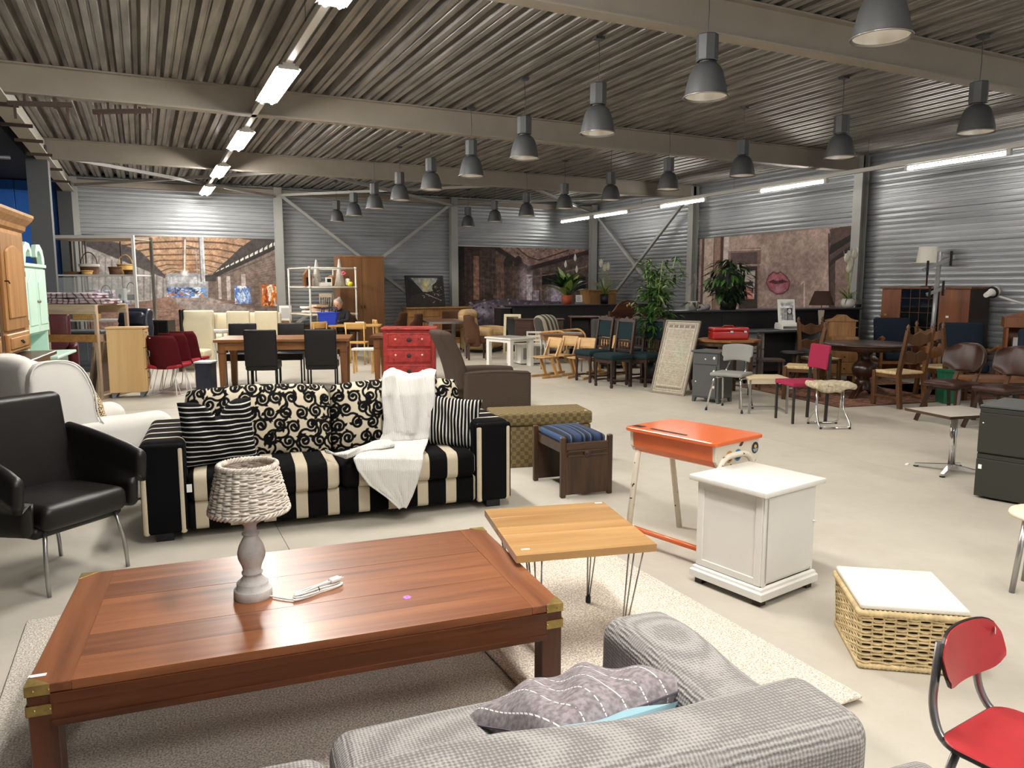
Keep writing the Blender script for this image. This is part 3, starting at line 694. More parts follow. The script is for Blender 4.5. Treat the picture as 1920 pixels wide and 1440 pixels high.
# cord with its bundle, part of the lamp
Lc = Frame(lp, 0)
def on(px, py, z=.006): q = Lc.z(px, py, TZ + z); return (q.x, q.y, z)
a0 = on(500, 1116); b0 = on(548, 1124); c0 = on(640, 1092)
mb = MB(); mb.tube(fillet([(a0[0] - .02, a0[1], .01), a0, on(530, 1122), b0], .02), .0034, 6)
ax = Vector(c0) - Vector(b0); L_ = ax.length; ax.normalize(); sd = Vector((-ax.y, ax.x, 0))
for j in range(5):
    pts = []
    for k in range(28):
        a = 2 * PI * k / 28; wd = .016 + .006 * math.sin(j * 1.7); u = (.5 - .5 * math.cos(a)) * (L_ - .012 * j * .6)
        pinch = .35 + .65 * abs(2 * u / L_ - 1) ** .8
        q = Vector(b0) + ax * (u + .004 * j) + sd * (math.sin(a) * wd * pinch + .003 * (j - 2)); pts.append((q.x, q.y, .006 + .004 * j + .004 * math.sin(a + j)))
    mb.tube(pts, .0034, 6, closed=True)
cord = mb.build('cord', m_white, tl)
q = Vector(b0) + ax * L_ * .86
mb = MB().at(q.x, q.y, .026, rz=math.atan2(ax.y, ax.x)); mb.rb((0, 0, 0), (.045, .026, .018), .007).tube([(.02, -.006, 0), (.036, -.006, 0)], .002, 5).tube([(.02, .006, 0), (.036, .006, 0)], .002, 5); mb.build('plug', m_white, cord)
q = Vector(b0) + ax * L_ * .5
MB().at(q.x, q.y, .012, rz=math.atan2(ax.y, ax.x)).tube([(0, .014 * math.cos(a), .012 * math.sin(a)) for a in [2 * PI * k / 14 for k in range(14)]], .0015, 5, closed=True).build('wire_tie', m_blk, cord)

# oak table with hairpin legs --------------------------------------------------
m_oak = wood('oak', 'a87d4c', 'c99f68', .3, 'X', .8, coat=.25)
p0, p1 = at(968, 1042, .5), at(1232, 1020, .5); _, rz, w = edge(p0, p1); d, h = .64, .5 - .03
ot = thing('small_table', 'square light oak table on steel hairpin legs standing on the cream rug', 'table', p0, .03, rz)
ws = [.11, .14, .1, .15, .14]; y = 0
for k, q in enumerate(ws):
    MB().box(0, w, y + .0004, y + q - .0004, h - .032, h - .0002 * (k % 2)).build('plank', m_oak, ot, bevel=.001); y += q
for x in (.085, w - .07):
    for y in (.06, d - .06):
        sx = 1 if x < .2 else -1; sy = 1 if y < .2 else -1
        lg = MB().lathe([(.013, 0), (.013, .03), (.01, .034), (0, .034)], (x + sx * .035, y + sy * .035, 0), 10).build('leg', m_blk, ot)
        lg['label'] = 'hairpin leg with black foot'
        for k in range(4):
            o_ = ((-.03, -.012), (.03, -.012), (-.012, .03), (.012, .03))[k]
            MB().tube([(x + sx * .035 + o_[0] * .2, y + sy * .035 + o_[1] * .2, .03), (x + o_[0] * 1.1, y + o_[1] * 1.1, h - .032)], .0035, 6).build('leg_rod', m_steel, lg)
for px, py in ((985, 1030), (1122, 943)):
    q = Frame(p0, rz).z(px, py, .5); MB().cb((q.x, q.y, h + .0006), (.035, .012, .001)).build('price_sticker', m_label, ot)

# grey sofa ------------------------------------------------------------------
m_tweed = weave('grey_tweed', '7d7a78', 'aba8a5', 34)
rz = math.radians(-5.5); so = (1.28, .955)
gs = thing('sofa', 'light grey woven fabric sofa seen over its backrest, with two cushions on the seat', 'sofa', so, 0, rz)
Lx = -2.0
MB().rb((Lx / 2, .38, .19), (-Lx - .02, .7, .2), .03, k=6).build('base', m_tweed, gs)
sag = lambda a, c: (lambda q: [q[0], q[1], q[2] - a * math.exp(-((q[0] - c) / .3) ** 2) * (1 if q[2] > 0 else 0)])
MB().rb((Lx / 2, .11, .39), (-Lx, .22, .62), .055, k=14, m=4, bul=(0, .0, .012), fn=lambda q: [q[0], q[1] + .012 * math.sin(q[0] * 9) * (q[1] > 0), q[2] + (.012 * math.sin(q[0] * 5 + 1) if q[2] > 0 else 0)]).build('backrest', m_tweed, gs)
for x in (-.11, Lx + .11):
    MB().rb((x, .5, .34), (.22, .62, .54), .055, k=9, m=4, bul=(.01, .0, .012), fn=lambda q: [q[0], q[1], q[2] + (.008 * math.sin(q[1] * 14) if q[2] > 0 else 0)]).build('armrest', m_tweed, gs)
for x0, x1 in ((-1.0, -.22), (Lx + .22, -1.005)):
    MB().rb(((x0 + x1) / 2, .50 if x1 > -.5 else .46, .35 if x1 > -.5 else .335), (x1 - x0, .58 if x1 > -.5 else .54, .17), .06, k=8, m=4, bul=(0, .02, .025)).build('seat_cushion', m_tweed, gs)
for x in (-.08, Lx + .08):
    for y in (.06, .74): MB().cb((x, y, .055), (.05, .05, .075)).build('foot', m_blk, gs)
# scatter cushions
def cushion(mb, w, h, t, nu=20, nv=20, corner=.06, dent=0.0, wr=.004):
    "pillow standing in the local XZ plane, both faces"
    def side(sg):
        def f(u, v):
            a, b = 2 * u - 1, 2 * v - 1
            pin = 1 - corner * (a * a * b * b) ** 0 * (1 - (a * a + b * b) / 2) if False else 1
            x = a * w / 2 * (1 - corner * (1 - b * b)); z = b * h / 2 * (1 - corner * (1 - a * a))
            s_ = max(0, (1 - a ** 4)) ** .5 * max(0, (1 - b ** 4)) ** .5
            y = sg * t / 2 * s_ * (1 + wr / t * 6 * math.sin(a * 7 + b * 5) * s_)
            if dent: z -= dent * math.exp(-(a / .28) ** 2) * max(0, b) ** 1.2; y += sg * dent * .25 * math.exp(-((abs(a) - .35) / .25) ** 2) * max(0, b) * s_
            return (x, y, z)
        return f
    mb.grid(side(-1), nu, nv, True); mb.grid(side(1), nu, nv, True, flip=True); return mb
m_lav, nt, b = nodes('lavender_wool', .95)
co = coords(nt); sp_ = nt.nodes.new('ShaderNodeSeparateXYZ'); nt.links.new(co, sp_.inputs[0])
def fr(src, per, off=0.0):
    a_ = nd(nt, 'ShaderNodeMath', _operation='MULTIPLY_ADD'); a_.inputs[1].default_value = 1 / per; a_.inputs[2].default_value = 50.0 + off; nt.links.new(src, a_.inputs[0])
    f_ = nd(nt, 'ShaderNodeMath', _operation='FRACT'); nt.links.new(a_.outputs[0], f_.inputs[0]); return f_.outputs[0]
def lt(src, v):
    a_ = nd(nt, 'ShaderNodeMath', _operation='LESS_THAN'); a_.inputs[1].default_value = v; nt.links.new(src, a_.inputs[0]); return a_.outputs[0]
ml = nd(nt, 'ShaderNodeMath', _operation='MULTIPLY'); nt.links.new(lt(fr(sp_.outputs[0], .062), .055), ml.inputs[0]); nt.links.new(lt(fr(sp_.outputs[2], .008), .7), ml.inputs[1])
nz = nd(nt, 'ShaderNodeTexNoise', Scale=70.0, Detail=3.0); nt.links.new(co, nz.inputs['Vector'])
mx = nd(nt, 'ShaderNodeMixRGB'); nt.links.new(ml.outputs[0], mx.inputs[0]); nt.links.new(ramp(nt, nz.outputs[0], [(.35, '716a6c'), (.65, '989094')]), mx.inputs[1]); mx.inputs[2].default_value = lin('f2f0ee')
nt.links.new(mx.outputs[0], b.inputs['Base Color']); bump(nt, b, nz.outputs[0], .3)
c1 = at(1080, 1325, .5)
t = thing('cushion', 'lavender grey cushion with dotted white stitch lines lying on the grey sofa', 'cushion', c1, .505, rz + math.radians(14))
o = cushion(MB().at(rx=1.2, rz=0), .43, .43, .13, 26, 26).build('cover', m_lav, t)
mb = MB().at(rx=1.2); R_ = .21; mb.tube([(-.213, 0, -.213), (0, 0, -.20), (.213, 0, -.213), (.20, 0, 0), (.213, 0, .213), (0, 0, .2), (-.213, 0, .213), (-.2, 0, 0)], .003, 5, closed=True); mb.build('seam_piping', plain('piping_dark', '55505a', .9), t)
c1 = at(1115, 1350, .6)
t = thing('cushion', 'pale blue cushion tucked between backrest and lavender grey cushion', 'cushion', (c1.x, c1.y + .02), .475, rz + math.radians(3))
cushion(MB().at(rx=.35), .40, .30, .08, 20, 20).build('cover', plain('pale_blue_cloth', '8fb4bf', .9, bmp=.3, bs=200), t)
# grey footstool at the sofa's end
q0 = at(1606, 1412, .32)
t = thing('footstool', 'low grey woven footstool beside the end of the grey sofa', 'footstool', (q0.x - .11, q0.y - .29), 0, rz)
MB().rb((0, 0, .2), (.5, .5, .24), .05, k=6, m=3, bul=(0, 0, .015)).build('cushion_top', m_tweed, t)
for x in (-.2, .2):
    for y in (-.2, .2): MB().cb((x, y, .045), (.04, .04, .09)).build('foot', m_blk, t)

# striped sofa ---------------------------------------------------------------
BK, CR = '08080a', 'c9bda6'
m_sv = stripes('sofa_stripe_x', 'X', .2, .37, CR, BK, -.30, .95)
m_sy = stripes('sofa_stripe_y', 'Y', .18, .17, 'd9d0bd', BK, .02, .95)
m_sblack = plain('velvet_black', BK, .95); m_sblack.node_tree.nodes['Principled BSDF'].inputs['Specular IOR Level'].default_value = .1
m_scream = fabric('cream_bouclé'.replace('é', 'e'), 'b3a68e', 'd6cbb4', 300, .95, .3)
p0, p1 = at(268, 1025), at(960, 950); _, SRZ, SW = edge(p0, p1); SO = p0; FS = Frame(SO, SRZ)
ss = thing('sofa', 'black and cream striped sofa with scroll-patterned back cushions and a white throw', 'sofa', SO, 0, SRZ)
for x in (0, SW - .26):
    ar = MB().rb((x + .13, .49, .34), (.26, .92, .57), .05, k=6, m=3).build('armrest', m_sy, ss)
    MB().rb((x + .13, .03, .335), (.255, .05, .555), .022, k=4, m=2).build('arm_front', m_sblack, ar)
    for u in (0, .205): MB().rb((x + u + .026, .025, .325), (.044, .044, .545), .02, k=3, m=2).build('cream_band', m_scream, ar)
MB().rb((SW / 2, .45, .15), (SW - .5, .82, .19), .03, k=4).build('base', m_sv, ss)
MB().rb((SW / 2, .8, .38), (SW - .5, .26, .6), .06, k=4).build('backrest', m_sblack, ss)
xm = SW / 2
for x0, x1 in ((.262, xm - .002), (xm + .002, SW - .262)):
    MB().rb(((x0 + x1) / 2, .33, .33), (x1 - x0, .66, .18), .05, k=6, m=4, bul=(0, .008, .012), fn=None).build('seat_cushion', m_sv, ss).location = (0, 0, 0)
for x in (.12, SW - .12):
    for y in (.1, .85): MB().cb((x, y, .03), (.1, .08, .06)).build('foot', m_blk, ss)
q = FS.y(355, 915, -.005); MB().cb((q.x, -.012, q.z), (.03, .002, .05)).build('price_tag', m_label, ss)
# scroll pattern
def scroll(seed, w=330, h=165):
    cv = CV(w, h, 'cfc4ad'); g = random.Random(seed); asp = h / w
    img = np.zeros((h, w))
    def dot(x, y, r):
        x0, x1, y0, y1 = int(x - r - 2), int(x + r + 3), int(y - r - 2), int(y + r + 3)
        x0, y0 = max(0, x0), max(0, y0); x1, y1 = min(w, x1), min(h, y1)
        if x0 >= x1 or y0 >= y1: return
        yy, xx = np.mgrid[y0:y1, x0:x1]; m = np.clip(r - np.hypot(xx - x, yy - y) + .5, 0, 1); img[y0:y1, x0:x1] = np.maximum(img[y0:y1, x0:x1], m)
    def leaf(x, y, a, L=9):
        for k in range(10):
            t = k / 9; dot(x + math.cos(a) * L * t, y + math.sin(a) * L * t, 1.0 + 3.0 * math.sin(PI * min(1, t * 1.1)) * (1 - t * .5))
    P = 37
    for r in range(-1, 6):
        for c in range(-1, 10):
            cx = (c + .5 * (r % 2)) * P + g.uniform(-4, 4); cy = r * P * .82 + g.uniform(-4, 4) + 8
            s = 1 if (r + c) % 2 else -1; a0 = g.uniform(0, 2 * PI); R0 = 12.5
            for k in range(70):
                t = k / 69; a = a0 + s * t * 2 * PI * 1.45; R = R0 * (1 - t) ** .8 + 2.2
                dot(cx + R * math.cos(a), cy + R * math.sin(a), 2.7 + 1.5 * (t > .9) + .3 * math.sin(t * 3))
            ex, ey = cx + (R0 + 2) * math.cos(a0), cy + (R0 + 2) * math.sin(a0); ta = a0 - s * PI / 2
            for k in range(40):
                t = k / 39; dot(ex + math.cos(ta + s * t * 1.2) * t * 30, ey + math.sin(ta + s * t * 1.2) * t * 26, 2.7)
            fx, fy = ex + math.cos(ta + s * 1.2) * 26, ey + math.sin(ta + s * 1.2) * 26
            leaf(fx, fy, ta + s * 1.9, 10); leaf(fx, fy, ta + s * .4, 9)
            for q_ in (.2, .45): aa = a0 + s * q_ * 2 * PI; leaf(cx + R0 * math.cos(aa), cy + R0 * math.sin(aa), aa - s * .8, 9)
            aa = a0 + s * 3.4; leaf(cx + 5 * math.cos(aa), cy + 5 * math.sin(aa), aa + 2, 6)
    m = img[..., None]; cv.a = cv.a * (1 - m) + np.array([.035, .035, .042]) * m
    return cv
m_scroll = vcol('scroll_cloth', .95, .3, .1)
for k, (x0, x1) in enumerate(((.245, xm), (xm + .005, SW - .235))):
    wd = x1 - x0; hh = .50; cx = (x0 + x1) / 2; cz = .635; tilt = -.24
    cu = thing('back_cushion', None, None, (cx, .50), cz)
    cu.parent = ss; cu.rotation_euler = (tilt, 0, 0)
    def face(u, v, sg=-1):
        a, b = 2 * u - 1, 1 - 2 * v; e_ = max(0, 1 - abs(a) ** 6) ** .5 * max(0, 1 - abs(b) ** 6) ** .5
        rr = 1 - .05 * (abs(a) * abs(b)) ** 6
        return (a * wd / 2 * rr, sg * (.095 * e_ + .035 * math.cos(a * PI / 2) * math.cos(b * PI / 2)), b * hh / 2 * rr + .008 * math.cos(a * 3))
    print_mesh(scroll(3 + k), lambda u, v: face(u, v), 'patterned_front', m_scroll, cu)
    mb = MB(); mb.grid(lambda u, v: face(u, v, 1), 20, 12, True); mb.build('rear_cover', m_sblack, cu)
# striped pillows on the sofa
m_pz = stripes('pillow_stripe_z', 'Z', .030, .24, 'd9d6cf', '0b0b0d', 0, .9, .02)
m_px = stripes('pillow_stripe_x', 'X', .024, .36, 'd9d6cf', '0b0b0d', 0, .9, .012)
q = FS.y(370, 830, .30); W3 = SO
def sofaworld(x, y, z): v = FS.R @ Vector((x, y, 0)); return (SO[0] + v.x, SO[1] + v.y), z
xy, z = sofaworld(.45, .26, .625)
t = thing('scatter_cushion', 'black cushion with thin white stripes and dented top on the striped sofa', 'cushion', xy, z, SRZ + .25)
cushion(MB().at(rx=-.25), .46, .42, .17, 30, 30, .05, dent=.10).build('cover', m_pz, t)
xy, z = sofaworld(SW - .36, .27, .59)
t = thing('scatter_cushion', 'black cushion with upright white stripes partly under the white throw', 'cushion', xy, z, SRZ - .45)
cushion(MB().at(rx=-.2, ry=.1), .40, .36, .14, 24, 24).build('cover', m_px, t)
# white throw
m_knit, nt, b = nodes('white_knit', .95); b.inputs['Base Color'].default_value = lin('d3d1cc')
co = coords(nt); wv = nd(nt, 'ShaderNodeTexWave', Scale=26.0, Distortion=1.5, Detail=1.0); nt.links.new(co, wv.inputs['Vector'])
vz = nd(nt, 'ShaderNodeTexVoronoi', Scale=140.0); nt.links.new(co, vz.inputs['Vector'])
ad = nd(nt, 'ShaderNodeMath', _operation='ADD'); nt.links.new(wv.outputs['Fac'], ad.inputs[0]); nt.links.new(vz.outputs[0], ad.inputs[1]); bump(nt, b, ad.outputs[0], .5, .004)
b.inputs['Sheen Weight'].default_value = .2
t = thing('knitted_throw', 'white knitted throw draped over the back and seat of the striped sofa', 'blanket', SO, 0, SRZ)
rowsp = [(725, 812, 700, .78, .66), (722, 815, 700, .70, .88), (718, 816, 700, .56, .93), (714, 812, 712, .44, .895), (713, 812, 745, .375, .78), (718, 808, 790, .33, .63), (716, 804, 822, .30, .53), (708, 802, 842, .27, .47), (692, 800, 860, .20, .455), (672, 797, 872, .08, .452), (662, 792, 884, -.03, .435), (670, 788, 900, -.05, .36), (690, 780, 925, -.052, .26), (722, 771, 945, -.054, .17), (748, 760, 962, -.055, .085)]
def tpt(u, v):
    f = v * (len(rowsp) - 1); i = min(int(f), len(rowsp) - 2); s_ = f - i
    s_ = s_ * s_ * (3 - 2 * s_)
    P = []
    for r_ in (rowsp[i], rowsp[i + 1]):
        xl = FS.y(r_[0], r_[2], r_[3]).x; xr = FS.y(r_[1], r_[2], r_[3]).x
        P.append(Vector((xl + (xr - xl) * u, r_[3], r_[4])))
    p = P[0] * (1 - s_) + P[1] * s_
    wv_ = .014 * math.sin(u * 17 + 2 * math.sin(v * 9)) + .01 * math.sin(u * 9 - v * 12)
    k_ = max(.25, 1 - 1.2 * v) if v < .75 else .35
    if v < .45: p.y -= .028 * (.5 + .5 * math.sin(u * 13 + v * 4)) * (1 - v / .45) ** .5 + .02 * math.exp(-((u - .62) / .1) ** 2); p.z += (.03 * math.sin(u * 8 + .8) - .02) * max(0, 1 - v * 4)
    if v < .3 and u < .35: p.z += .035 * math.sin(u * 9) * (1 - v * 3); p.y -= .03 * math.sin(u * 9 + 1) * (1 - v * 3)
    p.y -= (abs(wv_) * k_ + .012); p.z += abs(wv_) * k_ * .6 + .004
    if v > .7: p.z -= .05 * (u - .2) * (1 - v) * 3 - .03 * math.sin(u * PI) * (v - .7)
    p.y -= .004; return p
mb = MB(); mb.grid(tpt, 44, 110, True, flip=True)
o = mb.build('draped_sheet', m_knit, t); sm = o.modifiers.new('thick', 'SOLIDIFY'); sm.thickness = .008; sm.offset = 1
pts = [FS.z(px, py, .46) for px, py in ((735, 838), (700, 842), (672, 848), (648, 857), (628, 856), (610, 850))]
mb = MB(); cp = [Vector((q.x, q.y, .463)) for q in pts]
def tw(u, v):
    f = v * (len(cp) - 1); i = min(int(f), len(cp) - 2); p = cp[i].lerp(cp[i + 1], f - i)
    r_ = .05 * (1 - v) + .012 + .008 * math.sin(v * 14); a = 2 * PI * u
    rr = r_ * (1 + .25 * math.sin(3 * a + v * 10)); d_ = (cp[-1] - cp[0]).normalized(); n_ = Vector((-d_.y, d_.x, 0))
    return p + n_ * math.cos(a) * rr + Vector((0, 0, math.sin(a) * rr * .55 + .012))
mb.grid(tw, 18, 30, True); mb.build('twisted_end', m_knit, t)
# ================================================================ MIDDLE
m_bleath = leather('black_leather', '141211', .42)
m_tubest = plain('satin_steel', 'a9a8a6', .3, .9)
def legs4(mb_fn, pts, mat, parent, name='leg'):
    for p in pts: mb_fn(*p).build(name, mat, parent)
def stk(p, q, r, n=8): return MB().tube([p, q], r, n)
# black leather tub armchair -----------------------------------------------
p0, p1 = at(93, 1120), at(240, 1062); c, rz, w = edge(p0, p1)
t = thing('armchair', 'black leather armchair on thin steel legs beside the striped sofa', 'armchair', c, 0, rz)
MB().rb((0, .22, .40), (.49, .5, .13), .045, k=5, m=3, bul=(0, .01, .015)).build('seat', m_bleath, t)
MB().rb((0, .27, .325), (.52, .46, .07), .03, k=4).build('seat_base', m_bleath, t)
MB().rb((0, .46, .67), (.54, .09, .58), .035, k=6, m=3, bul=(0, .012, 0), fn=lambda q: [q[0] * (1 - .06 * (q[2] < 0)), q[1] + .16 * (q[2] + .1) + .03 * math.cos(q[0] * 5), q[2]]).build('backrest', m_bleath, t)
for s_ in (-1, 1):
    def af(q, s_=s_):
        u = (q[1] + .27) / .54                     # 0 front, 1 rear
        z = q[2]; top = .10 * u + .02 - .05 * (1 - u) ** 3
        return [q[0] + s_ * (.03 + .05 * (z > 0) * (1 - u)), q[1] + (.03 * z * -3 if u < .3 else 0), z + (top if z > 0 else 0) + (.05 * (1 - u) if z < 0 else 0)]
    MB().rb((s_ * .275, .25, .47), (.065, .54, .38), .032, k=7, m=3, fn=af).build('armrest', m_bleath, t)
for x, y, sx in ((-w / 2, 0, -1), (w / 2, 0, 1), (-.2, .5, -1), (.2, .5, 1)):
    MB().tube(fillet([(x, y, .0), (x - sx * .0, y + .01, .15), (x - sx * .03, y + .04, .33)], .1), .0105, 10).build('leg', m_tubest, t)
# white slip-covered wing chair --------------------------------------------
m_slip = plain('white_cotton', 'd9d6cf', .9, 0, .04, 3, .25, 9, sheen=.2)
m_slip2 = plain('white_cotton_seam', 'e3e1da', .9)
t = thing('wing_armchair', 'white slip-covered wing armchair behind the black leather armchair', 'armchair', (-.44, 6.32), 0, math.radians(117.5))
wr = lambda a, f: (lambda q: [q[0] + a * math.sin(q[2] * f + q[1] * 7), q[1] + a * math.sin(q[2] * f * .7 + q[0] * 9), q[2] + a * .6 * math.sin(q[0] * f + q[1] * f)])
MB().rb((0, .0, .20), (.78, .84, .38), .04, k=10, m=2, fn=lambda q: [q[0] * (1 + .04 * (q[2] < 0)) + .008 * math.sin(q[1] * 40) * (q[2] < .0), q[1] * (1 + .03 * (q[2] < 0)) + .008 * math.sin(q[0] * 40) * (q[2] < 0), q[2]]).build('skirt', m_slip, t)
MB().rb((0, -.05, .44), (.5, .68, .16), .06, k=6, m=3, bul=(0, .01, .03), fn=wr(.004, 13)).build('seat_cushion', m_slip, t)
MB().rb((0, .38, .72), (.74, .17, .68), .07, k=8, m=3, bul=(0, .02, .02), fn=lambda q: [q[0], q[1] + .12 * (q[2] + .2) + .004 * math.sin(q[2] * 22 + q[0] * 10), q[2]]).build('backrest', m_slip, t)
for s_ in (-1, 1):
    MB().rb((s_ * .36, -.04, .48), (.19, .82, .30), .085, k=8, m=4, bul=(0, .02, .01), fn=wr(.006, 15)).build('armrest', m_slip, t)
    pl = [(p_.x, p_.y) for p_ in fillet([(a_, b_, 0) for a_, b_ in ((-.12, .5), (.09, .60), (.10, .86), (.2, 1.06), (.5, 1.07), (.5, .5))], .16, 5)]; _pl = [(.02, .55), (.09, .60), (.11, .75), (.13, .92), (.2, 1.02), (.34, 1.07), (.5, 1.06), (.5, .55)]
    o = MB().prism(pl, s_ * .37 - .05, s_ * .37 + .05, 'yz').build('wing', m_slip, t, bevel=.04, seg=4)
    for f in o.data.polygons: f.use_smooth = True
    MB().tube([(s_ * .425, y, z) for y, z in pl[:-1]], .006, 6).build('seam_piping', m_slip2, t)
xy = Vector((-.44, 6.32)) + Vector((.885, .46)) * .02
m_leo, nt, b = nodes('leopard_cloth', .9); v = nd(nt, 'ShaderNodeTexVoronoi', Scale=55.0, _feature='DISTANCE_TO_EDGE'); nt.links.new(coords(nt), v.inputs['Vector'])
nt.links.new(ramp(nt, v.outputs[0], [(.0, '2c2118'), (.08, '3a2a1c'), (.12, 'cdb690')]), b.inputs['Base Color'])
t = thing('cushion', 'small leopard-print cushion leaning inside the white wing armchair', 'cushion', xy, .69, math.radians(117.5))
cushion(MB().at(rx=-.35), .4, .36, .12, 16, 16).build('cover', m_leo, t)

# white bedside cabinet ------------------------------------------------------
m_wcab = plain('white_gloss_paint', 'e6e4dd', .32, 0, .02, 5)
p0, p1 = at(1425, 1140), at(1525, 1100); c, rz, w = edge(p0, p1)
t = thing('cabinet', 'white painted bedside cabinet with moulded plinth and flat overhanging top', 'cabinet', p0, 0, rz)
w, d = w, .42
MB().box(.012, w - .012, .012, d - .012, .1, .555).build('carcass', m_wcab, t, bevel=.002)
MB().rb((w / 2, d / 2, .568), (w + .05, d + .05, .028), .004, k=1, m=1).build('top', m_wcab, t)
mb = MB(); mb.box(-.014, w + .014, -.014, d + .014, .035, .07); mb.add([(x, y, z) for z, e_ in ((.07, .014), (.078, .006), (.09, .004), (.098, -.008)) for x, y in ((-e_, -e_), (w + e_, -e_), (w + e_, d + e_), (-e_, d + e_))], [(k * 4 + i, k * 4 + (i + 1) % 4, k * 4 + 4 + (i + 1) % 4, k * 4 + 4 + i) for k in range(3) for i in range(4)]); mb.build('plinth', m_wcab, t)
mb = MB().box(.028, w - .028, .004, .012, .115, .54); mb.build('door', m_wcab, t, bevel=.002)
mb = MB()
for a in ((.012, .045, .004, .012, .1, .555), (w - .03, w - .012, .006, .012, .1, .555)): MB().box(*a).build('stile', m_wcab, t, bevel=.0015)
for a in ((.004, .012, .012, .05, .1, .555), (.004, .012, d - .05, d - .012, .1, .555), (.004, .012, .05, d - .05, .515, .555), (.004, .012, .05, d - .05, .1, .135)): MB().box(*a).build('side_frame', m_wcab, t, bevel=.0015)
MB().lathe([(0, .018), (.005, .016), (.006, .01), (.003, 0)], n=8).build('knob', m_wcab, t).matrix_local = Matrix.Translation((w - .03, .006, .36)) @ Matrix.Rotation(PI / 2, 4, 'X')
for x in (.03, w - .03):
    for y in (.03, d - .03): MB().cb((x, y, .0175), (.045, .045, .035)).build('foot', plain('dark_foot', '2a1a14', .5), t)

# orange school desk ---------------------------------------------------------
m_or = plain('orange_paint', 'd0632e', .3, 0, .06, 8, .1, 60, coat=.2)
m_cream, nt, b = nodes('chipped_cream_paint', .45); co = coords(nt)
n1 = nd(nt, 'ShaderNodeTexNoise', Scale=26.0, Detail=2.0); nt.links.new(co, n1.inputs['Vector'])
nt.links.new(ramp(nt, n1.outputs[0], [(.30, '332a22'), (.32, '5a3a26'), (.335, 'ded6c4'), (.7, 'e2dbca')]), b.inputs['Base Color'])
p0, p1 = at(1170, 800, .71), at(1342, 833, .71); c, rz, w = edge(p0, p1); d = .46
t = thing('school_desk', 'orange-topped school desk with chipped cream tube legs and round stickers', 'desk', p0, 0, rz)
def rrect(x0, x1, y0, y1, r, n=5):
    out = []
    for cx, cy, a0 in ((x1 - r, y0 + r, -PI / 2), (x1 - r, y1 - r, 0), (x0 + r, y1 - r, PI / 2), (x0 + r, y0 + r, PI)):
        out += [(cx + r * math.cos(a0 + PI / 2 * k / n), cy + r * math.sin(a0 + PI / 2 * k / n)) for k in range(n + 1)]
    return out
MB().prism(rrect(0, w, 0, d, .03), .69, .712).build('desktop', m_or, t, bevel=.004)
MB().prism(rrect(.15, .42, .055, .082, .012), .708, .7135).build('pen_groove', plain('dark_wood_groove', '2c1c14', .5), t)
mb = MB()
MB().box(.02, .09, .05, .10, .708, .7135).build('inkwell_plate', m_blk, t)
prof = [(.03, .69), (.035, .60), (.06, .565), (.10, .55), (d - .05, .55), (d - .02, .575), (d - .02, .69)]
MB().prism(prof, .045, w - .045, 'yz').build('book_box', m_or, t, bevel=.004)
for x in (.02, w - .045): MB().prism([(y, z) for y, z in prof], x, x + .025, 'yz').build('side_panel', m_cream, t, bevel=.004)
for x in (.06, w - .018):
    pts = fillet([(x, -.02, 0), (x, .07, .62), (x, .36, .62), (x, d + .02, 0)], .1, 6)
    MB().tube(pts, .018, 10).build('leg_frame', m_cream, t)
MB().tube([(.06, -.0, .1), (w - .018, -.0, .1)], .016, 10).build('foot_bar', m_or, t)
for x in (.08, w - .04): MB().tube([(x - .02, -.0, .1), (x + .02, -.0, .1)], .0185, 10).build('bar_socket', m_cream, t)
cols = [('c8863a', '4a2a1a', 'e8d6a8'), ('2f7fb5', '15202a', 'd8a83a'), ('2b2a33', '8aa0b5', 'd8b06a')]
for k, y in enumerate((.155, .235, .40)):
    st_ = MB().lathe([(0, .0015), (.03, .0015), (.034, 0)], n=20).build('round_sticker', plain('sticker_base%d' % k, cols[k][0], .4), t)
    st_.matrix_local = Matrix.Translation((w - .0185, y, .615 + .02 * (k == 2))) @ Matrix.Rotation(PI / 2, 4, 'Y')
    MB().prism([(.005, -.025), (.022, -.012), (.022, .012), (.005, .025)], .0015, .0022).build('sticker_print', plain('sticker_dark%d' % k, cols[k][1], .4), st_)
    MB().prism([(-.02, -.008), (-.004, -.014), (.004, .004), (-.006, .014), (-.016, .008)], .0015, .0024).build('sticker_print', plain('sticker_light%d' % k, cols[k][2], .4), st_)

# wicker hamper with cushioned lid ------------------------------------------
m_rope = plain('seagrass_rope', 'cbb488', .85, 0, .22, 25, .6, 150)
p0, p1 = at(1612, 1252), at(1800, 1268); c, rz, w = edge(p0, p1); d, h = .40, .255
t = thing('basket_box', 'square woven seagrass box with flat white lid, standing on bare concrete', 'basket', p0, 0, rz)
def per(u, e_):
    "point on the rounded square perimeter, u 0..4"
    x0, x1, y0, y1 = -e_, w + e_, -e_, d + e_
    k = int(u) % 4; f = u - int(u)
    return [(x0 + (x1 - x0) * f, y0), (x1, y0 + (y1 - y0) * f), (x1 - (x1 - x0) * f, y1), (x0, y1 - (y1 - y0) * f)][k]
MB().box(.012, w - .012, .012, d - .012, .004, h - .006).build('inner_box', plain('basket_inner', '4a3820', .9), t)
NSx = 9
for r_ in range(13):
    z = .032 + r_ * (h - .06) / 12; taper = .012 * (z / h)
    for ph in (0, 1):
        mb = MB(); pts = []
        for k in range(4 * NSx * 4):
            u = k / (NSx * 4); s_ = math.sin(PI * (u % 1) * NSx + PI * (r_ + ph)); x, y = per(u, taper + .0045 * s_)
            pts.append((x, y, z + .0035 * s_ * (1 if ph else -1)))
        mb.tube(pts, .0056, 6, closed=True); mb.build('woven_strand', m_rope, t)
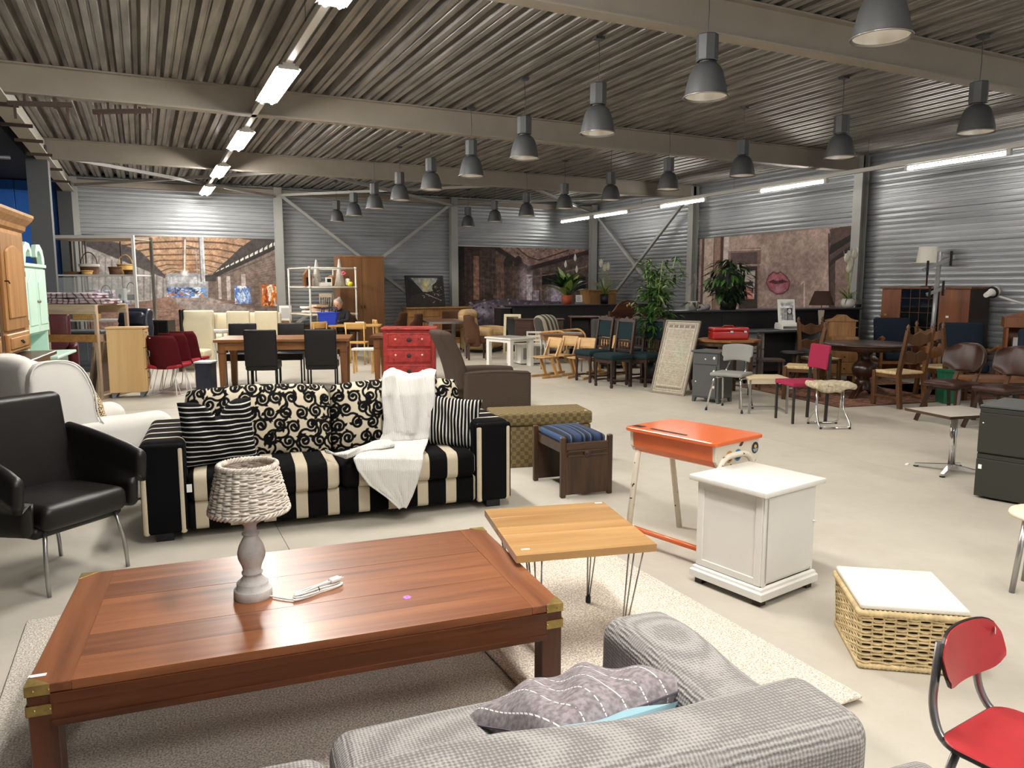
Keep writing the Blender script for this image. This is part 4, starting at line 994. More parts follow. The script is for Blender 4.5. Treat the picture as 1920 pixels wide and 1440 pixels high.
for side in range(4):
    for k in range(NSx + 1):
        u = side + min(.995, max(.005, k / NSx)); a = per(u, 0); b2 = per(u, .012)
        MB().tube([(a[0], a[1], .01), (b2[0], b2[1], h - .01)], .0045, 6).build('stake', m_rope, t)
for z, tp in ((.014, 0), (h - .012, .014)):
    n = 260
    MB().tube([(*per(4 * k / n, tp), z) for k in range(n)], [.0125 + .003 * (k % 3 == 0) for k in range(n)], 8, closed=True).build('rim_coil', m_rope, t)
MB().rb((w / 2 + .0, d / 2, h + .014), (w + .03, d + .03, .026), .01, k=4, m=3).build('lid', plain('white_lid', 'e9e4da', .55, 0, .05, 4), t)
q = Frame(p0, rz).z(1755, 1090, h + .027); MB().cb((q.x, q.y, h + .0275), (.02, .01, .001)).build('price_sticker', m_label, t)

# red formica school chair ---------------------------------------------------
m_red = plain('red_formica', 'a92b30', .35, 0, .08, 14)
m_tube = plain('grey_tube', '8b8a8c', .28, .8)
rc, rrz, _w = edge(at(1783, 1387, .38), at(1872, 1334, .38)); t = thing('school_chair', 'small red laminate school chair with grey tube frame and black edging', 'chair', rc, 0, rrz)
def seat_plate(mb, w_, d_, y0, z0, th, rise=0.0):
    poly = rrect(-w_ / 2, w_ / 2, y0 - d_, y0, .06, 6); return mb.prism(poly, z0, z0 + th)
o = seat_plate(MB(), .33, .33, .02, .375, .012).build('seat', m_red, t, bevel=.003)
seat_plate(MB(), .333, .333, .0215, .3735, .0105).build('edge_trim', m_blk, o)
def back_plate(th, e_):
    mb = MB(); W_, H_ = .30 + e_, .145 + e_; n, m_ = 18, 8; vs = []
    def pt(i, j, dy):
        a = -1 + 2 * i / n; b_ = -1 + 2 * j / m_
        sh_ = 1 - .10 * a * a - .42 * abs(a) ** 7
        return (a * W_ / 2 * (1 - .06 * abs(b_) ** 4), .012 + .028 * (1 - a * a) + dy + .012 * b_, .575 + b_ * H_ / 2 * sh_ + .012 * abs(a) ** 2 * 0)
    mb.grid(lambda u, v: pt(u * n, v * m_, 0), n, m_, True); mb.grid(lambda u, v: pt(u * n, v * m_, th), n, m_, True, flip=True)
    rim = [(i, 0) for i in range(n)] + [(n, j) for j in range(m_)] + [(n - i, m_) for i in range(n)] + [(0, m_ - j) for j in range(m_)]
    A = [pt(i, j, 0) for i, j in rim] + [pt(i, j, th) for i, j in rim]; L = len(rim)
    mb.add(A, [(k, (k + 1) % L, L + (k + 1) % L, L + k) for k in range(L)]); return mb
o = back_plate(.010, 0).build('backrest', m_red, t); e2 = back_plate(.007, .005).build('edge_trim', m_blk, o); e2.location.y = .0035
MB().cb((0, 0, 0), (.026, .001, .014)).build('price_sticker', m_label, o).matrix_local = Matrix.Translation((.112, .0205, .612)) @ Matrix.Rotation(.5, 4, 'Z') @ Matrix.Rotation(.1, 4, 'Y')
for s_ in (-1, 1):
    MB().tube(fillet([(s_ * .105, .055, .62), (s_ * .115, .06, .44), (s_ * .13, .02, .362), (s_ * .13, -.24, .362), (s_ * .15, -.30, 0)], .05, 5), .011, 10).build('side_tube', m_tube, t)
    MB().tube([(s_ * .13, -.02, .362), (s_ * .16, .06, 0)], .011, 10).build('leg', m_tube, t)
MB().tube([(-.13, -.2, .352), (.13, -.2, .352)], .009, 8).build('cross_tube', m_tube, t)
q = Vector(at(1905, 958, .42)); t = thing('stool', 'cream stool top edge beside the dark green drawer cabinet', 'stool', (q.x + .12, q.y - .1), 0, .3)
MB().lathe([(0, .42), (.17, .42), (.18, .41), (.18, .395), (0, .39)], n=24).build('seat', plain('cream_seat', 'e4d8c2', .6), t)
for k in range(4): a = PI / 4 + k * PI / 2; stk((.12 * math.cos(a), .12 * math.sin(a), .395), (.16 * math.cos(a), .16 * math.sin(a), 0), .014).build('leg', m_tubest, t)

# dark oak footstool -----------------------------------------------------------
m_dkoak = wood('dark_oak', '28180d', '4e3520', .4, 'Z', .9)
m_dkoakx = wood('dark_oak_x', '28180d', '4e3520', .4, 'X', .9)
p0, p1 = at(1052, 935), at(1148, 925); c, rz, w = edge(p0, p1); d, h = .57, .455
t = thing('footstool', 'dark oak footstool with blue and black striped cushion, beside the striped sofa', 'footstool', p0, 0, rz)
for y in (0, d - .035):
    pn = MB().box(.035, w - .035, y + .006, y + .029, .02, h - .05).build('end_panel', m_dkoak, t)
    for x in (0, w - .04): MB().box(x, x + .04, y, y + .036, 0, h).build('post', m_dkoak, pn, bevel=.006)
    MB().box(.04, w - .04, y, y + .03, h - .1, h - .045).build('top_rail', m_dkoakx, pn, bevel=.003)
    for z in (h - .115, h - .15): MB().box(.05, w - .05, y - .004, y + .004, z, z + .014).build('moulding', m_dkoakx, pn, bevel=.002)
    MB().lathe([(0, .012), (.012, .012), (.016, .006), (.026, .008), (.03, .002), (.03, 0)], n=16).build('rosette', m_dkoak, pn).matrix_local = Matrix.Translation((w / 2, y - .002, h - .13)) @ Matrix.Rotation(PI / 2, 4, 'X')
MB().box(.03, w - .03, .036, d - .036, h - .13, h - .06).build('side_rail', m_dkoakx, t)
m_bst, nt, b = nodes('blue_stripe_velour', .9); co = coords(nt); sp_ = nt.nodes.new('ShaderNodeSeparateXYZ'); nt.links.new(co, sp_.inputs[0])
r = nt.nodes.new('ShaderNodeValToRGB'); r.color_ramp.interpolation = 'CONSTANT'; e = r.color_ramp.elements
sts = [(0, '263a5f'), (.2, '101219'), (.32, '39557f'), (.40, '101219'), (.55, '1d2a45'), (.66, '47658f'), (.72, '101219'), (.86, '22324f')]
while len(e) < len(sts): e.new(.5)
for x_, (p_, c_) in zip(e, sts): x_.position = p_; x_.color = lin(c_)
nt.links.new(fr(sp_.outputs[0], .16, .1), r.inputs[0]); nt.links.new(r.outputs[0], b.inputs['Base Color'])
MB().rb((w / 2, d / 2, h - .035), (w - .08, d - .07, .075), .03, k=5, m=3, bul=(0, 0, .02)).build('cushion', m_bst, t)
# woven trunk -----------------------------------------------------------------
m_wov, nt, b = nodes('woven_reed', .75); co = coords(nt, (1 / .036,) * 3); ck = nd(nt, 'ShaderNodeTexChecker', Scale=1.0); nt.links.new(co, ck.inputs['Vector']); ck.inputs[1].default_value = lin('76663f'); ck.inputs[2].default_value = lin('5b4c2e')
n1 = nd(nt, 'ShaderNodeTexNoise', Scale=40.0); nt.links.new(coords(nt, (1, 1, 4)), n1.inputs['Vector']); mx = nd(nt, 'ShaderNodeMixRGB', _blend_type='OVERLAY', Fac=.6); nt.links.new(ck.outputs[0], mx.inputs[1]); nt.links.new(n1.outputs[0], mx.inputs[2]); nt.links.new(mx.outputs[0], b.inputs['Base Color']); bump(nt, b, ck.outputs[1], .6, .004)
p0, p1 = at(930, 880), at(1110, 870); c, rz, w = edge(p0, p1)
t = thing('wicker_trunk', 'olive brown woven reed trunk with a lid, behind the dark oak footstool', 'trunk', p0, 0, rz)
MB().rb((w / 2, .21, .18), (w - .02, .40, .36), .015, k=2, m=2).build('body', m_wov, t)
o = MB().rb((w / 2, .21, .42), (w, .42, .11), .02, k=2, m=2).build('lid', m_wov, t)
MB().cb((w - .05, .05, .4755), (.02, .02, .001)).build('price_sticker', m_label, t)
# brown recliner armchair ------------------------------------------------------
m_brf = fabric('brown_felt', '3c332c', '554a41', 260, .95, .3)
t = thing('armchair', 'dark brown felt armchair with tall backrest behind the striped sofa', 'armchair', (3.82, 8.72), 0, math.radians(84))
MB().rb((0, -.05, .30), (.5, .78, .26), .06, k=5, m=3, bul=(0, .01, .02)).build('seat', m_brf, t)
MB().rb((0, .36, .66), (.60, .16, .72), .05, k=6, m=3, bul=(0, .02, .01), fn=lambda q: [q[0], q[1] + .34 * (q[2] + .25) - .03 * math.cos(q[2] * 5), q[2]]).build('backrest', m_brf, t)
for s_ in (-1, 1):
    o = MB().rb((s_ * .32, -.08, .27), (.12, .86, .46), .045, k=6, m=3, fn=lambda q: [q[0], q[1], q[2] + (.03 * math.sin((q[1] + .43) * 3) + .01 if q[2] > 0 else 0)]).build('armrest', m_brf, t)
    MB().tube([(s_ * .382, -.5 + .86 * k / 12, .48 + .03 * math.sin(.86 * k / 12 * 3) + .01) for k in range(13)], .004, 5).build('piping', plain('brown_piping', '2e2621', .9), o)
MB().cb((0, 0, .03), (.6, .7, .05)).build('base', m_blk, t)
# red chest of drawers -----------------------------------------------------------
m_rch, nt, b = nodes('distressed_red', .5); co = coords(nt); n1 = nd(nt, 'ShaderNodeTexNoise', Scale=16.0, Detail=5.0, Roughness=.7); nt.links.new(co, n1.inputs['Vector'])
nt.links.new(ramp(nt, n1.outputs[0], [(.3, '3d1512'), (.4, '86201d'), (.6, 'a82a26'), (.72, 'b8514a')]), b.inputs['Base Color'])
cc = dep(768, 10.3); w, d = .70, .42; h = 1.0
t = thing('chest_of_drawers', 'distressed red chest of drawers with small cream knobs, behind the striped sofa', 'chest', cc, 0, CAMZ + .06)
MB().box(-w / 2, w / 2, 0, d, .06, h - .03).build('carcass', m_rch, t, bevel=.008)
MB().rb((0, d / 2 - .01, h - .015), (w + .06, d + .05, .035), .012, k=2, m=2).build('top', m_rch, t)
MB().box(-w / 2 - .015, w / 2 + .015, -.015, d, 0, .09).build('plinth', m_rch, t, bevel=.006)
m_knob = plain('cream_knob', 'ddd6c8', .35)
for k in range(4):
    z = h - .05 - (k + 1) * .215
    dr = MB().rb((0, -.006, z + .1), (w - .1, .02, .185), .008, k=1, m=2).build('drawer', m_rch, t)
    mb = MB(); mb.tube([(-w / 2 + .07, -.017, z + .025), (w / 2 - .07, -.017, z + .025), (w / 2 - .07, -.017, z + .175), (-w / 2 + .07, -.017, z + .175)], .004, 5, closed=True); mb.build('moulding', m_rch, dr)
    for x in (-.18, .18):
        MB().lathe([(0, .02), (.012, .018), (.014, .01), (.006, 0)], n=10).build('knob', m_knob, dr).matrix_local = Matrix.Translation((x, -.016, z + .11)) @ Matrix.Rotation(PI / 2, 4, 'X')
    MB().lathe([(0, .006), (.03, .004), (.035, 0)], n=12).build('painted_flower', plain('dark_print', '2b1210', .6), dr).matrix_local = Matrix.Translation((0, -.014, z + .1)) @ Matrix.Rotation(PI / 2, 4, 'X')
# dark green drawer cabinet ----------------------------------------------------
m_fil = plain('dark_green_metal', '2e302a', .38, .2)
p0, p1 = at(1825, 932), at(1912, 948); c, rz, w = edge(p0, p1); w = .42
t = thing('drawer_cabinet', 'dark green metal drawer cabinet with two deep drawers at the picture edge', 'cabinet', p0, 0, rz)
MB().box(0, w, .012, .55, .015, .68).build('carcass', m_fil, t, bevel=.004)
MB().box(-.003, w + .003, -.003, .553, .68, .695).build('top', plain('grey_green_top', '4b4f50', .4, .2), t, bevel=.003)
for z0, z1 in ((.02, .335), (.347, .675)):
    dr = MB().box(.002, w - .002, -.012, .012, z0, z1 - .035).box(.002, w - .002, -.004, .012, z1 - .035, z1).build('drawer', m_fil, t, bevel=.003)
    MB().cb((.03, -.0135, z0 + .22), (.022, .003, .032) if z0 < .1 else (.008, .003, .008)).build('lock' if z0 > .1 else 'price_sticker', m_label, dr)
# grey pedestal table ------------------------------------------------------------
cor = [at(*p, .52) for p in ((1697, 765), (1782, 782), (1838, 765))]
c, rz, w = edge(cor[0], cor[1]); d = .62
t = thing('pedestal_table', 'worn grey laminate table on a chrome four-star pedestal', 'table', cor[0], 0, rz)
pb = at(1786, 885); lo = Frame(cor[0], rz); q = Matrix.Rotation(-rz, 3, 'Z') @ Vector((pb.x - cor[0].x, pb.y - cor[0].y, 0))
d = max(.55, q.y * 2); w2 = q.x * 2 if q.x > .2 else w
MB().rb((w / 2, d / 2, .51), (w, d, .022), .004, k=2, m=1).build('tabletop', plain('grey_laminate', '9a948b', .5, 0, .06, 10), t)
for a in ((0, w, -.003, .0), (0, w, d, d + .003)): MB().box(a[0], a[1], a[2], a[3], .499, .521).build('edge_strip', m_dkoakx, t)
for a in ((-.003, 0, 0, d), (w, w + .003, 0, d * .7)): MB().box(a[0], a[1], a[2], a[3], .499, .521).build('edge_strip', m_dkoakx, t)
cx, cy = w / 2, d / 2
MB().tube([(cx, cy, .05), (cx, cy, .5)], .027, 16).build('column', m_chrome, t)
for k in range(4):
    a = k * PI / 2 + .55 - rz * 0; MB().bar((cx, cy, .05), (cx + .28 * math.cos(a), cy + .28 * math.sin(a), .022), .04, .035, w1=.026, d1=.018).build('foot', m_chrome, t)
    MB().cb((cx + .27 * math.cos(a), cy + .27 * math.sin(a), .006), (.03, .03, .012)).build('foot_pad', m_blk, t)
# scrap of paper
q = at(1701, 871); tag(MB().box(-.03, .03, -.012, .012, 0, .006).build('paper_scrap', m_label, loc=(q.x, q.y, .001), rz=.4), 'small white paper scrap lying on the bare concrete floor', 'paper')
# ================================================================ BACK, along the dark side wall and the factory mural
m_pine = wood('honey_pine', '80592f', 'ab7f4e', .4, 'Z', .9)
m_pinex = wood('honey_pine_y', '80592f', 'ab7f4e', .4, 'Y', .9)
m_iron = plain('black_iron', '1b1a1a', .5, .7)
m_mint = plain('mint_paint', 'bfdccd', .45, 0, .03, 6)
# pine hutch on its base
t = thing('hutch', 'honey pine cupboard with carved doors and small drawers, against the dark wall', 'cupboard', (-1.18, 6.78), 0, math.radians(85.2)); L = 1.95
MB().box(0, L, .0, .36, .95, 2.08).build('carcass', m_pine, t)
MB().box(-.12, L, -.16, .38, .0, .89).build('base', m_pine, t, bevel=.005)
MB().box(-.2, L, -.22, .38, .89, .93).build('base_top', m_dkoakx, t, bevel=.008)
cr = [(0, 2.06), (-.03, 2.08), (-.04, 2.12), (-.09, 2.17), (-.11, 2.2), (-.11, 2.225), (.37, 2.225), (.37, 2.06)]
MB().prism(cr, -.1, L, 'yz').build('crown_moulding', m_pinex, t)
for k, (x0, x1) in enumerate(((.05, .78), (1.0, 1.8))):
    dr = MB().box(x0, x1, -.028, 0, 1.17, 2.02).build('door', m_pine, t, bevel=.004)
    pl = [(x0 + .1, 1.27), (x1 - .1, 1.27), (x1 - .1, 1.86)] + [(x0 + .1 + (x1 - x0 - .2) * (1 - q / 6), 1.86 + .06 * math.sin(PI * q / 6)) for q in range(1, 6)] + [(x0 + .1, 1.86)]
    MB().prism(pl, -.045, -.02, 'xz').build('raised_panel', m_pine, dr, bevel=.012)
    MB().tube([(x0 + .04, -.03, 1.6), (x0 + .04, -.06, 1.6), (x0 + .02, -.07, 1.58)], .006, 6).build('key', m_iron, dr)
    dw = MB().box(x0, x1, -.03, 0, .97, 1.14).build('drawer', m_pine, t, bevel=.008)
    MB().rb(((x0 + x1) / 2, -.034, 1.055), (x1 - x0 - .12, .02, .1), .008, k=1).build('drawer_panel', m_pine, dw)
    MB().tube([((x0 + x1) / 2 - .03, -.045, 1.07), ((x0 + x1) / 2 - .02, -.065, 1.045), ((x0 + x1) / 2 + .02, -.065, 1.045), ((x0 + x1) / 2 + .03, -.045, 1.07)], .006, 6).build('drop_handle', m_iron, dw)
MB().box(.84, .94, -.012, .0, 1.0, 1.95).build('fluted_post', m_dkoak, t, bevel=.003)
# mint hutch
t = thing('hutch', 'pale mint painted hutch with arched broken pediment, next to the pine cupboard', 'cupboard', (-1.2, 10.08), 0, math.radians(84)); L = 1.0
MB().box(0, L, -.2, .4, .04, .73).build('base', m_mint, t, bevel=.006)
MB().box(-.05, L, -.3, .42, .73, .765).build('base_top', m_mint, t, bevel=.008)
MB().box(0, L, .36, .4, .765, 1.0).box(0, .04, 0, .4, .765, 1.0).box(L - .04, L, 0, .4, .765, 1.0).build('open_niche', m_mint, t)
MB().box(0, L, 0, .4, 1.0, 1.78).build('carcass', m_mint, t)
MB().box(-.03, L + .03, -.03, .42, 1.78, 1.82).build('cornice', m_mint, t, bevel=.006)
for s_ in (0, 1):
    f = (lambda x: x) if not s_ else (lambda x: L - x)
    pl = [(f(.0), 1.82), (f(.0), 1.9), (f(.06), 2.0), (f(.18), 2.06), (f(.32), 2.05), (f(.4), 1.97), (f(.4), 1.9), (f(.34), 1.9), (f(.32), 1.96), (f(.24), 1.98), (f(.14), 1.93), (f(.1), 1.82)]
    MB().prism(pl if not s_ else pl[::-1], -.02, .04, 'xz').build('pediment_scroll', m_mint, t, bevel=.006)
    dr = MB().box(f(.02), f(.49), -.022, 0, 1.02, 1.76) if not s_ else MB().box(f(.49), f(.02), -.022, 0, 1.02, 1.76)
    dr = dr.build('door', m_mint, t, bevel=.004); x0 = min(f(.08), f(.43)); x1 = max(f(.08), f(.43))
    MB().prism([(x0, 1.1), (x1, 1.1), (x1, 1.6), ((x0 + x1) / 2, 1.7), (x0, 1.6)], -.034, -.018, 'xz').build('raised_panel', m_mint, dr, bevel=.008)
    MB().lathe([(0, .03), (.016, .026), (.018, .014), (.007, 0)], n=10).build('knob', m_steel, dr).matrix_local = Matrix.Translation((f(.46), -.022, 1.38)) @ Matrix.Rotation(PI / 2, 4, 'X')
    for z in (1.12, 1.66): MB().box(min(f(.0), f(.02)), max(f(.0), f(.02)), -.026, -.018, z, z + .06).build('hinge', m_iron, dr)
# whitewashed tall frame with blankets
m_ww = wood('whitewashed_pine', '9d8a74', 'c7b49a', .7, 'X', 1.0); m_wwz = wood('whitewashed_pine_z', '8d7766', 'bda48c', .7, 'Z', 1.0)
pr = at(191, 750); t = thing('bunk_frame', 'tall whitewashed wooden frame with rails, folded blankets lying on top', 'frame', pr, 0, CAMZ - .05); L = 1.25; D = .75; H_ = 1.30
for x in (-L, -.04):
    for y in (0, D): MB().box(x, x + .045, y, y + .05, 0, H_).build('leg', m_wwz, t, bevel=.003)
for y in (0, D): MB().box(-L, .0, y - .008, y + .045, H_ - .12, H_ + .005).build('top_rail', m_ww, t, bevel=.003)
MB().box(-L, 0, .03, D, H_ - .005, H_ + .015).build('top_board', m_ww, t)
MB().box(-L, .0, -.01, .03, .80, .90).build('middle_rail', m_pinex, t, bevel=.003)
MB().box(-L, .0, -.01, .04, 0, .045).box(-.045, 0, .04, D, 0, .045).build('floor_rail', m_wwz, t)
MB().box(-.045, 0, .04, D, .80, .90).build('side_rail', m_wwz, t)
fr_ = Frame(pr, CAMZ - .05)
m_blk2, nt, b = nodes('mauve_blanket', .95); n1 = nd(nt, 'ShaderNodeTexWave', Scale=3.2, Distortion=14.0, Detail=1.0); nt.links.new(coords(nt), n1.inputs['Vector'])
nt.links.new(ramp(nt, n1.outputs['Fac'], [(.0, '40343c'), (.06, '4a3c44'), (.12, 'a5929a'), (1, 'bcaab0')]), b.inputs['Base Color'])
for k, (x0, x1, z) in enumerate(((-.72, .06, H_ + .018), (-.88, -.1, H_ + .098))):
    v = fr_.R @ Vector(((x0 + x1) / 2, .3, 0)); tb = thing('folded_blanket', ['mauve patterned folded blanket, lower one on the tall whitewashed frame', 'mauve patterned folded blanket, upper one on the tall whitewashed frame'][k], 'blanket', (pr.x + v.x, pr.y + v.y), z, CAMZ - .03 * k, 'folded blankets')
    for j in range(2): MB().rb((0, 0, .018 + .034 * j), (x1 - x0, .42, .034), .016, k=6, m=2, fn=lambda q: [q[0], q[1], q[2] + .006 * math.sin(q[0] * 14)]).build('fold', m_blk2, tb)
# leaning frames beside it
for k, px in enumerate((163, 176)):
    q = at(px + 4, 741 + 2 * k); t = thing('picture_frame', ['thin wooden frame leaning inside the tall whitewashed frame', 'pinkish wooden frame leaning towards the birch cabinet'][k], 'picture frame', q, 0, CAMZ)
    mt_ = MB().at(ry=.16 + .02 * k)
    for a in ((-.015, .015, 0, .5, 0, .04), (-.015, .015, 0, .5, .78, .82), (-.015, .015, 0, .04, .04, .78), (-.015, .015, .46, .5, .04, .78)): mt_.box(*a)
    mt_.build('frame', m_wwz, t); MB().at(ry=.16 + .02 * k).box(-.004, .004, .04, .46, .04, .78).build('backing', plain('frame_back', ['7a6a5e', 'a08078'][k], .8), t)
# birch drawer cabinet
m_birch = wood('birch_veneer', 'c09a68', 'd8b685', .4, 'Z', .35)
p0, p1 = at(207, 748), at(262, 746); c, rz, w = edge(p0, p1); w = .46
t = thing('cabinet', 'birch veneer cabinet with ring handles on its narrow side, next to the red chairs', 'cabinet', p0, 0, rz)
MB().box(0, w, 0, .3, .08, .97).build('side_body', m_birch, t, bevel=.003); MB().box(-.012, w + .03, -.012, .31, .97, .995).build('top', m_birch, t, bevel=.003)
for z0, z1 in ((.09, .4), (.41, .7), (.71, .96)):
    dw = MB().box(w, w + .022, .01, .29, z0, z1).build('drawer', m_birch, t, bevel=.002)
    MB().tube([(w + .02, .1, z1 - .04), (w + .055, .1, z1 - .05), (w + .055, .1, z1 - .12), (w + .02, .1, z1 - .13)], .008, 8).build('handle', m_steel, dw)
for x in (.02, w - .08):
    for y in (.02, .24): MB().prism([(x, 0), (x + .03, 0), (x + .08, .08), (x, .08)], y, y + .03, 'xz').build('foot', plain('blue_grey_foot', '70777f', .6), t)
# maroon armchair, grey cabinet, planks
m_mar = leather('maroon_leather', '4a1a1e', .4)
t = thing('armchair', 'maroon leather armchair seen through the tall whitewashed frame', 'armchair', dep(98, 12.3), 0, CAMZ + .5)
MB().rb((0, .3, .62), (.62, .18, 1.0), .06, k=5, m=3, fn=lambda q: [q[0], q[1] + .15 * q[2], q[2]]).build('backrest', m_mar, t); MB().rb((0, -.05, .3), (.6, .6, .3), .06, k=4, m=3).build('seat', m_mar, t)
for s_ in (-1, 1): MB().rb((s_ * .34, -.02, .36), (.14, .7, .56), .06, k=4, m=3).build('armrest', m_mar, t)
MB().cb((0, 0, .07), (.5, .5, .14)).build('base', m_blk, t)
m_gcab = plain('slate_paint', '565b62', .5)
q = at(118, 698); t = thing('cabinet', 'slate grey painted cabinet standing behind the tall whitewashed frame', 'cabinet', q, 0, CAMZ + .12)
MB().box(.0, .62, 0, .42, .06, .72).build('carcass', m_gcab, t, bevel=.005); MB().box(-.05, .72, -.04, .46, .72, .76).build('top', m_gcab, t, bevel=.008); MB().box(-.03, .65, -.03, .44, 0, .09).build('plinth', m_gcab, t, bevel=.006)
dr = MB().box(.05, .55, -.015, 0, .13, .68).build('door', m_gcab, t, bevel=.003); MB().box(.13, .47, -.024, -.012, .2, .6).build('raised_panel', m_gcab, dr, bevel=.006); MB().lathe([(0, .02), (.012, .016), (.005, 0)], n=8).build('knob', m_steel, dr).matrix_local = Matrix.Translation((.5, -.015, .42)) @ Matrix.Rotation(PI / 2, 4, 'X')
q = at(166, 692); t = thing('plank_stack', 'small stack of wooden boards between the slate cabinet and the birch cabinet', 'boards', q, 0, CAMZ)
for k in range(7): MB().box(-.02 + .03 * (k % 3), .3 - .02 * (k % 2), .02 * (k % 2), .5, .085 * k, .085 * k + .05 + .03 * (k % 2)).build('board', m_wwz, t, bevel=.003)
MB().box(.0, .26, .05, .4, .595, .70).build('board', m_pinex, t)
# navy recliner
m_navy = leather('navy_leather', '20242f', .34)
t = thing('armchair', 'navy leather recliner armchair behind the birch cabinet', 'armchair', dep(238, 12.6), 0, CAMZ - .15)
MB().rb((0, .3, .75), (.62, .2, .85), .08, k=6, m=3, bul=(0, .02, .02), fn=lambda q: [q[0] * (1 - .12 * (q[2] > .2)), q[1] + .2 * q[2], q[2]]).build('backrest', m_navy, t)
MB().rb((0, .24, 1.02), (.46, .16, .22), .07, k=5, m=3, bul=(0, .03, .01), fn=lambda q: [q[0] + .01 * math.sin(q[2] * 40), q[1] + .1 * q[2] + .008 * math.sin(q[0] * 45), q[2]]).build('head_pillow', m_navy, t)
MB().rb((0, -.05, .42), (.52, .56, .18), .06, k=4, m=3).build('seat', m_navy, t)
for s_ in (-1, 1): MB().rb((s_ * .34, -.0, .52), (.1, .62, .12), .04, k=4, m=3).build('armrest', m_navy, t); MB().bar((s_ * .3, .0, .34), (s_ * .34, 0, .48), .05).build('arm_support', m_blk, t)
MB().tube([(0, 0, .04), (0, 0, .34)], .04, 10).lathe([(0, .05), (.3, .03), (.31, 0)], n=20).build('pedestal', m_blk, t)
# red felt shell chairs
m_rfelt = fabric('dark_red_felt', '3c0d12', '571319', 260, .95, .2); m_rseat = fabric('red_seat', '8c2630', 'a83540', 260, .95, .2); m_wht = plain('white_wire', 'dedbd5', .4)
def shell():
    t = thing('shell_chair', '', 'chair', (0, 0))
    def bk(u, v, dy=0):
        a = 2 * u - 1; z = .40 + v * .47; wd = .46 * (1 - .05 * v) * (1 - .16 * max(0, v - .82) / .18 * 1)
        y = .20 + .08 * v - .16 * a * a * (1 - .4 * v) + dy; return (a * wd / 2 * (1 if v < .95 else .96), y, z)
    o = MB().grid(lambda u, v: bk(u, v), 14, 10, True).build('shell_back', m_rfelt, t); sm_ = o.modifiers.new('thick', 'SOLIDIFY'); sm_.thickness = .022; sm_.offset = 0
    MB().rb((0, -.03, .43), (.46, .46, .05), .022, k=5, m=2, fn=lambda q: [q[0], q[1], q[2] - .02 * (1 - (q[0] / .23) ** 2)]).build('seat', m_rseat, t)
    for s_ in (-1, 1):
        MB().tube(fillet([(s_ * .15, .14, .41), (s_ * .21, .22, .007), (s_ * .23, -.22, .007), (s_ * .15, -.16, .41)], .03, 3), .007, 6).build('leg_loop', m_wht, t)
        MB().tube([(s_ * .1, .1, .41), (s_ * .215, .1, .007)], .006, 6).build('leg_rod', m_wht, t)
    return t
A = shell(); fcz = math.radians(152)
for k, (px, py) in enumerate(((319, 740), (338, 730), (356, 722))):
    q = at(px, py); lab = ['dark red felt shell chair on white wire legs, beside the birch cabinet', 'dark red felt shell chair, middle one of the three', 'dark red felt shell chair, next to the dark blue bin'][k]
    if k == 0: A.location = (q.x, q.y, 0); A.rotation_euler.z = fcz; tag(A, lab, None, 'red felt shell chairs')
    else: dup(A, q, 0, fcz, lab, 'red felt shell chairs')
MB().cb((0, 0, 0), (.02, .002, .012)).build('price_sticker', m_label, A).matrix_local = Matrix.Translation((.1, .29, .84))
q = at(388, 729); t = thing('bin', 'dark blue bin with pale lid under the corner of the long dining table', 'bin', q, 0, CAMZ)
MB().prism(rrect(-.12, .12, -.12, .12, .02), 0, .40).build('body', plain('bin_blue', '252c3e', .45), t); MB().rb((0, 0, .415), (.27, .27, .03), .01, k=2).build('lid', plain('bin_lid', 'c9d2d6', .4), t)
# long dining table with black chairs
m_teak = wood('teak', '6a4222', 'a06c3a', .35, 'X', .8); m_teakz = wood('teak_z', '5a371c', '8c5a2e', .4, 'Z', .8)
def dining_table(name, lab, xy, rz, w, d, h, mx_, mz_, planks=5):
    t = thing(name, lab, 'table', xy, 0, rz); ov = .05
    for k in range(planks): MB().box(-ov, w + ov, -ov + k * (d + 2 * ov) / planks + .001, -ov + (k + 1) * (d + 2 * ov) / planks - .001, h - .04, h - .0004 * (k % 2)).build('plank', mx_, t, bevel=.002)
    for y in (.01, d - .04): MB().box(.09, w - .09, y, y + .03, h - .16, h - .04).build('apron', mx_, t)
    for x in (.01, w - .04): MB().box(x, x + .03, .09, d - .09, h - .16, h - .04).build('apron', mx_, t)
    for x in (0, w - .1):
        for y in (0, d - .1):
            l = MB().box(x, x + .1, y, y + .1, h - .2, h - .04).bar((x + .05, y + .05, h - .21), (x + .05, y + .05, 0), .098, .098, (0, 1, 0), .075, .075).build('leg', mz_, t); MB().box(x + .004, x + .096, y + .004, y + .096, h - .21, h - .2).build('collar', m_dkoak, l)
    return t
p0, p1 = at(412, 738), at(652, 733); c, TRZ, w = edge(p0, p1)
dining_table('dining_table', 'long teak dining table with four black leather chairs around it', p0, TRZ, w, .92, .79, m_teak, m_teakz)
def blackchair():
    t = thing('dining_chair', '', 'chair', (0, 0))
    MB().rb((0, .0, .44), (.44, .44, .12), .03, k=3, m=2).build('seat', m_blkv, t)
    MB().rb((0, .21, .70), (.44, .06, .52), .02, k=4, m=2, fn=lambda q: [q[0], q[1] + .09 * (q[2] + .26), q[2]]).build('backrest', m_blkv, t)
    for x in (-.19, .19):
        for y in (-.19, .2): MB().tube([(x, y, 0), (x, y, .39)], .012, 8).build('leg', m_iron, t)
    return t
m_blkv = leather('black_vinyl', '0d0d0e', .5); A = blackchair(); fT = Frame(p0, TRZ)
def onT(x, y): v = fT.R @ Vector((x, y, 0)); return Vector((p0.x + v.x, p0.y + v.y))
bl = [(495, -.30, PI + TRZ, 'with its back to the red shell chairs side'), (605, -.30, PI + TRZ, 'with its back turned, next to the red chest'), (452, .92 + .28, TRZ, 'across the long teak table, facing out, by the cream sofa'), (545, .92 + .28, TRZ, 'across the long teak table, facing out, by the black rack')]
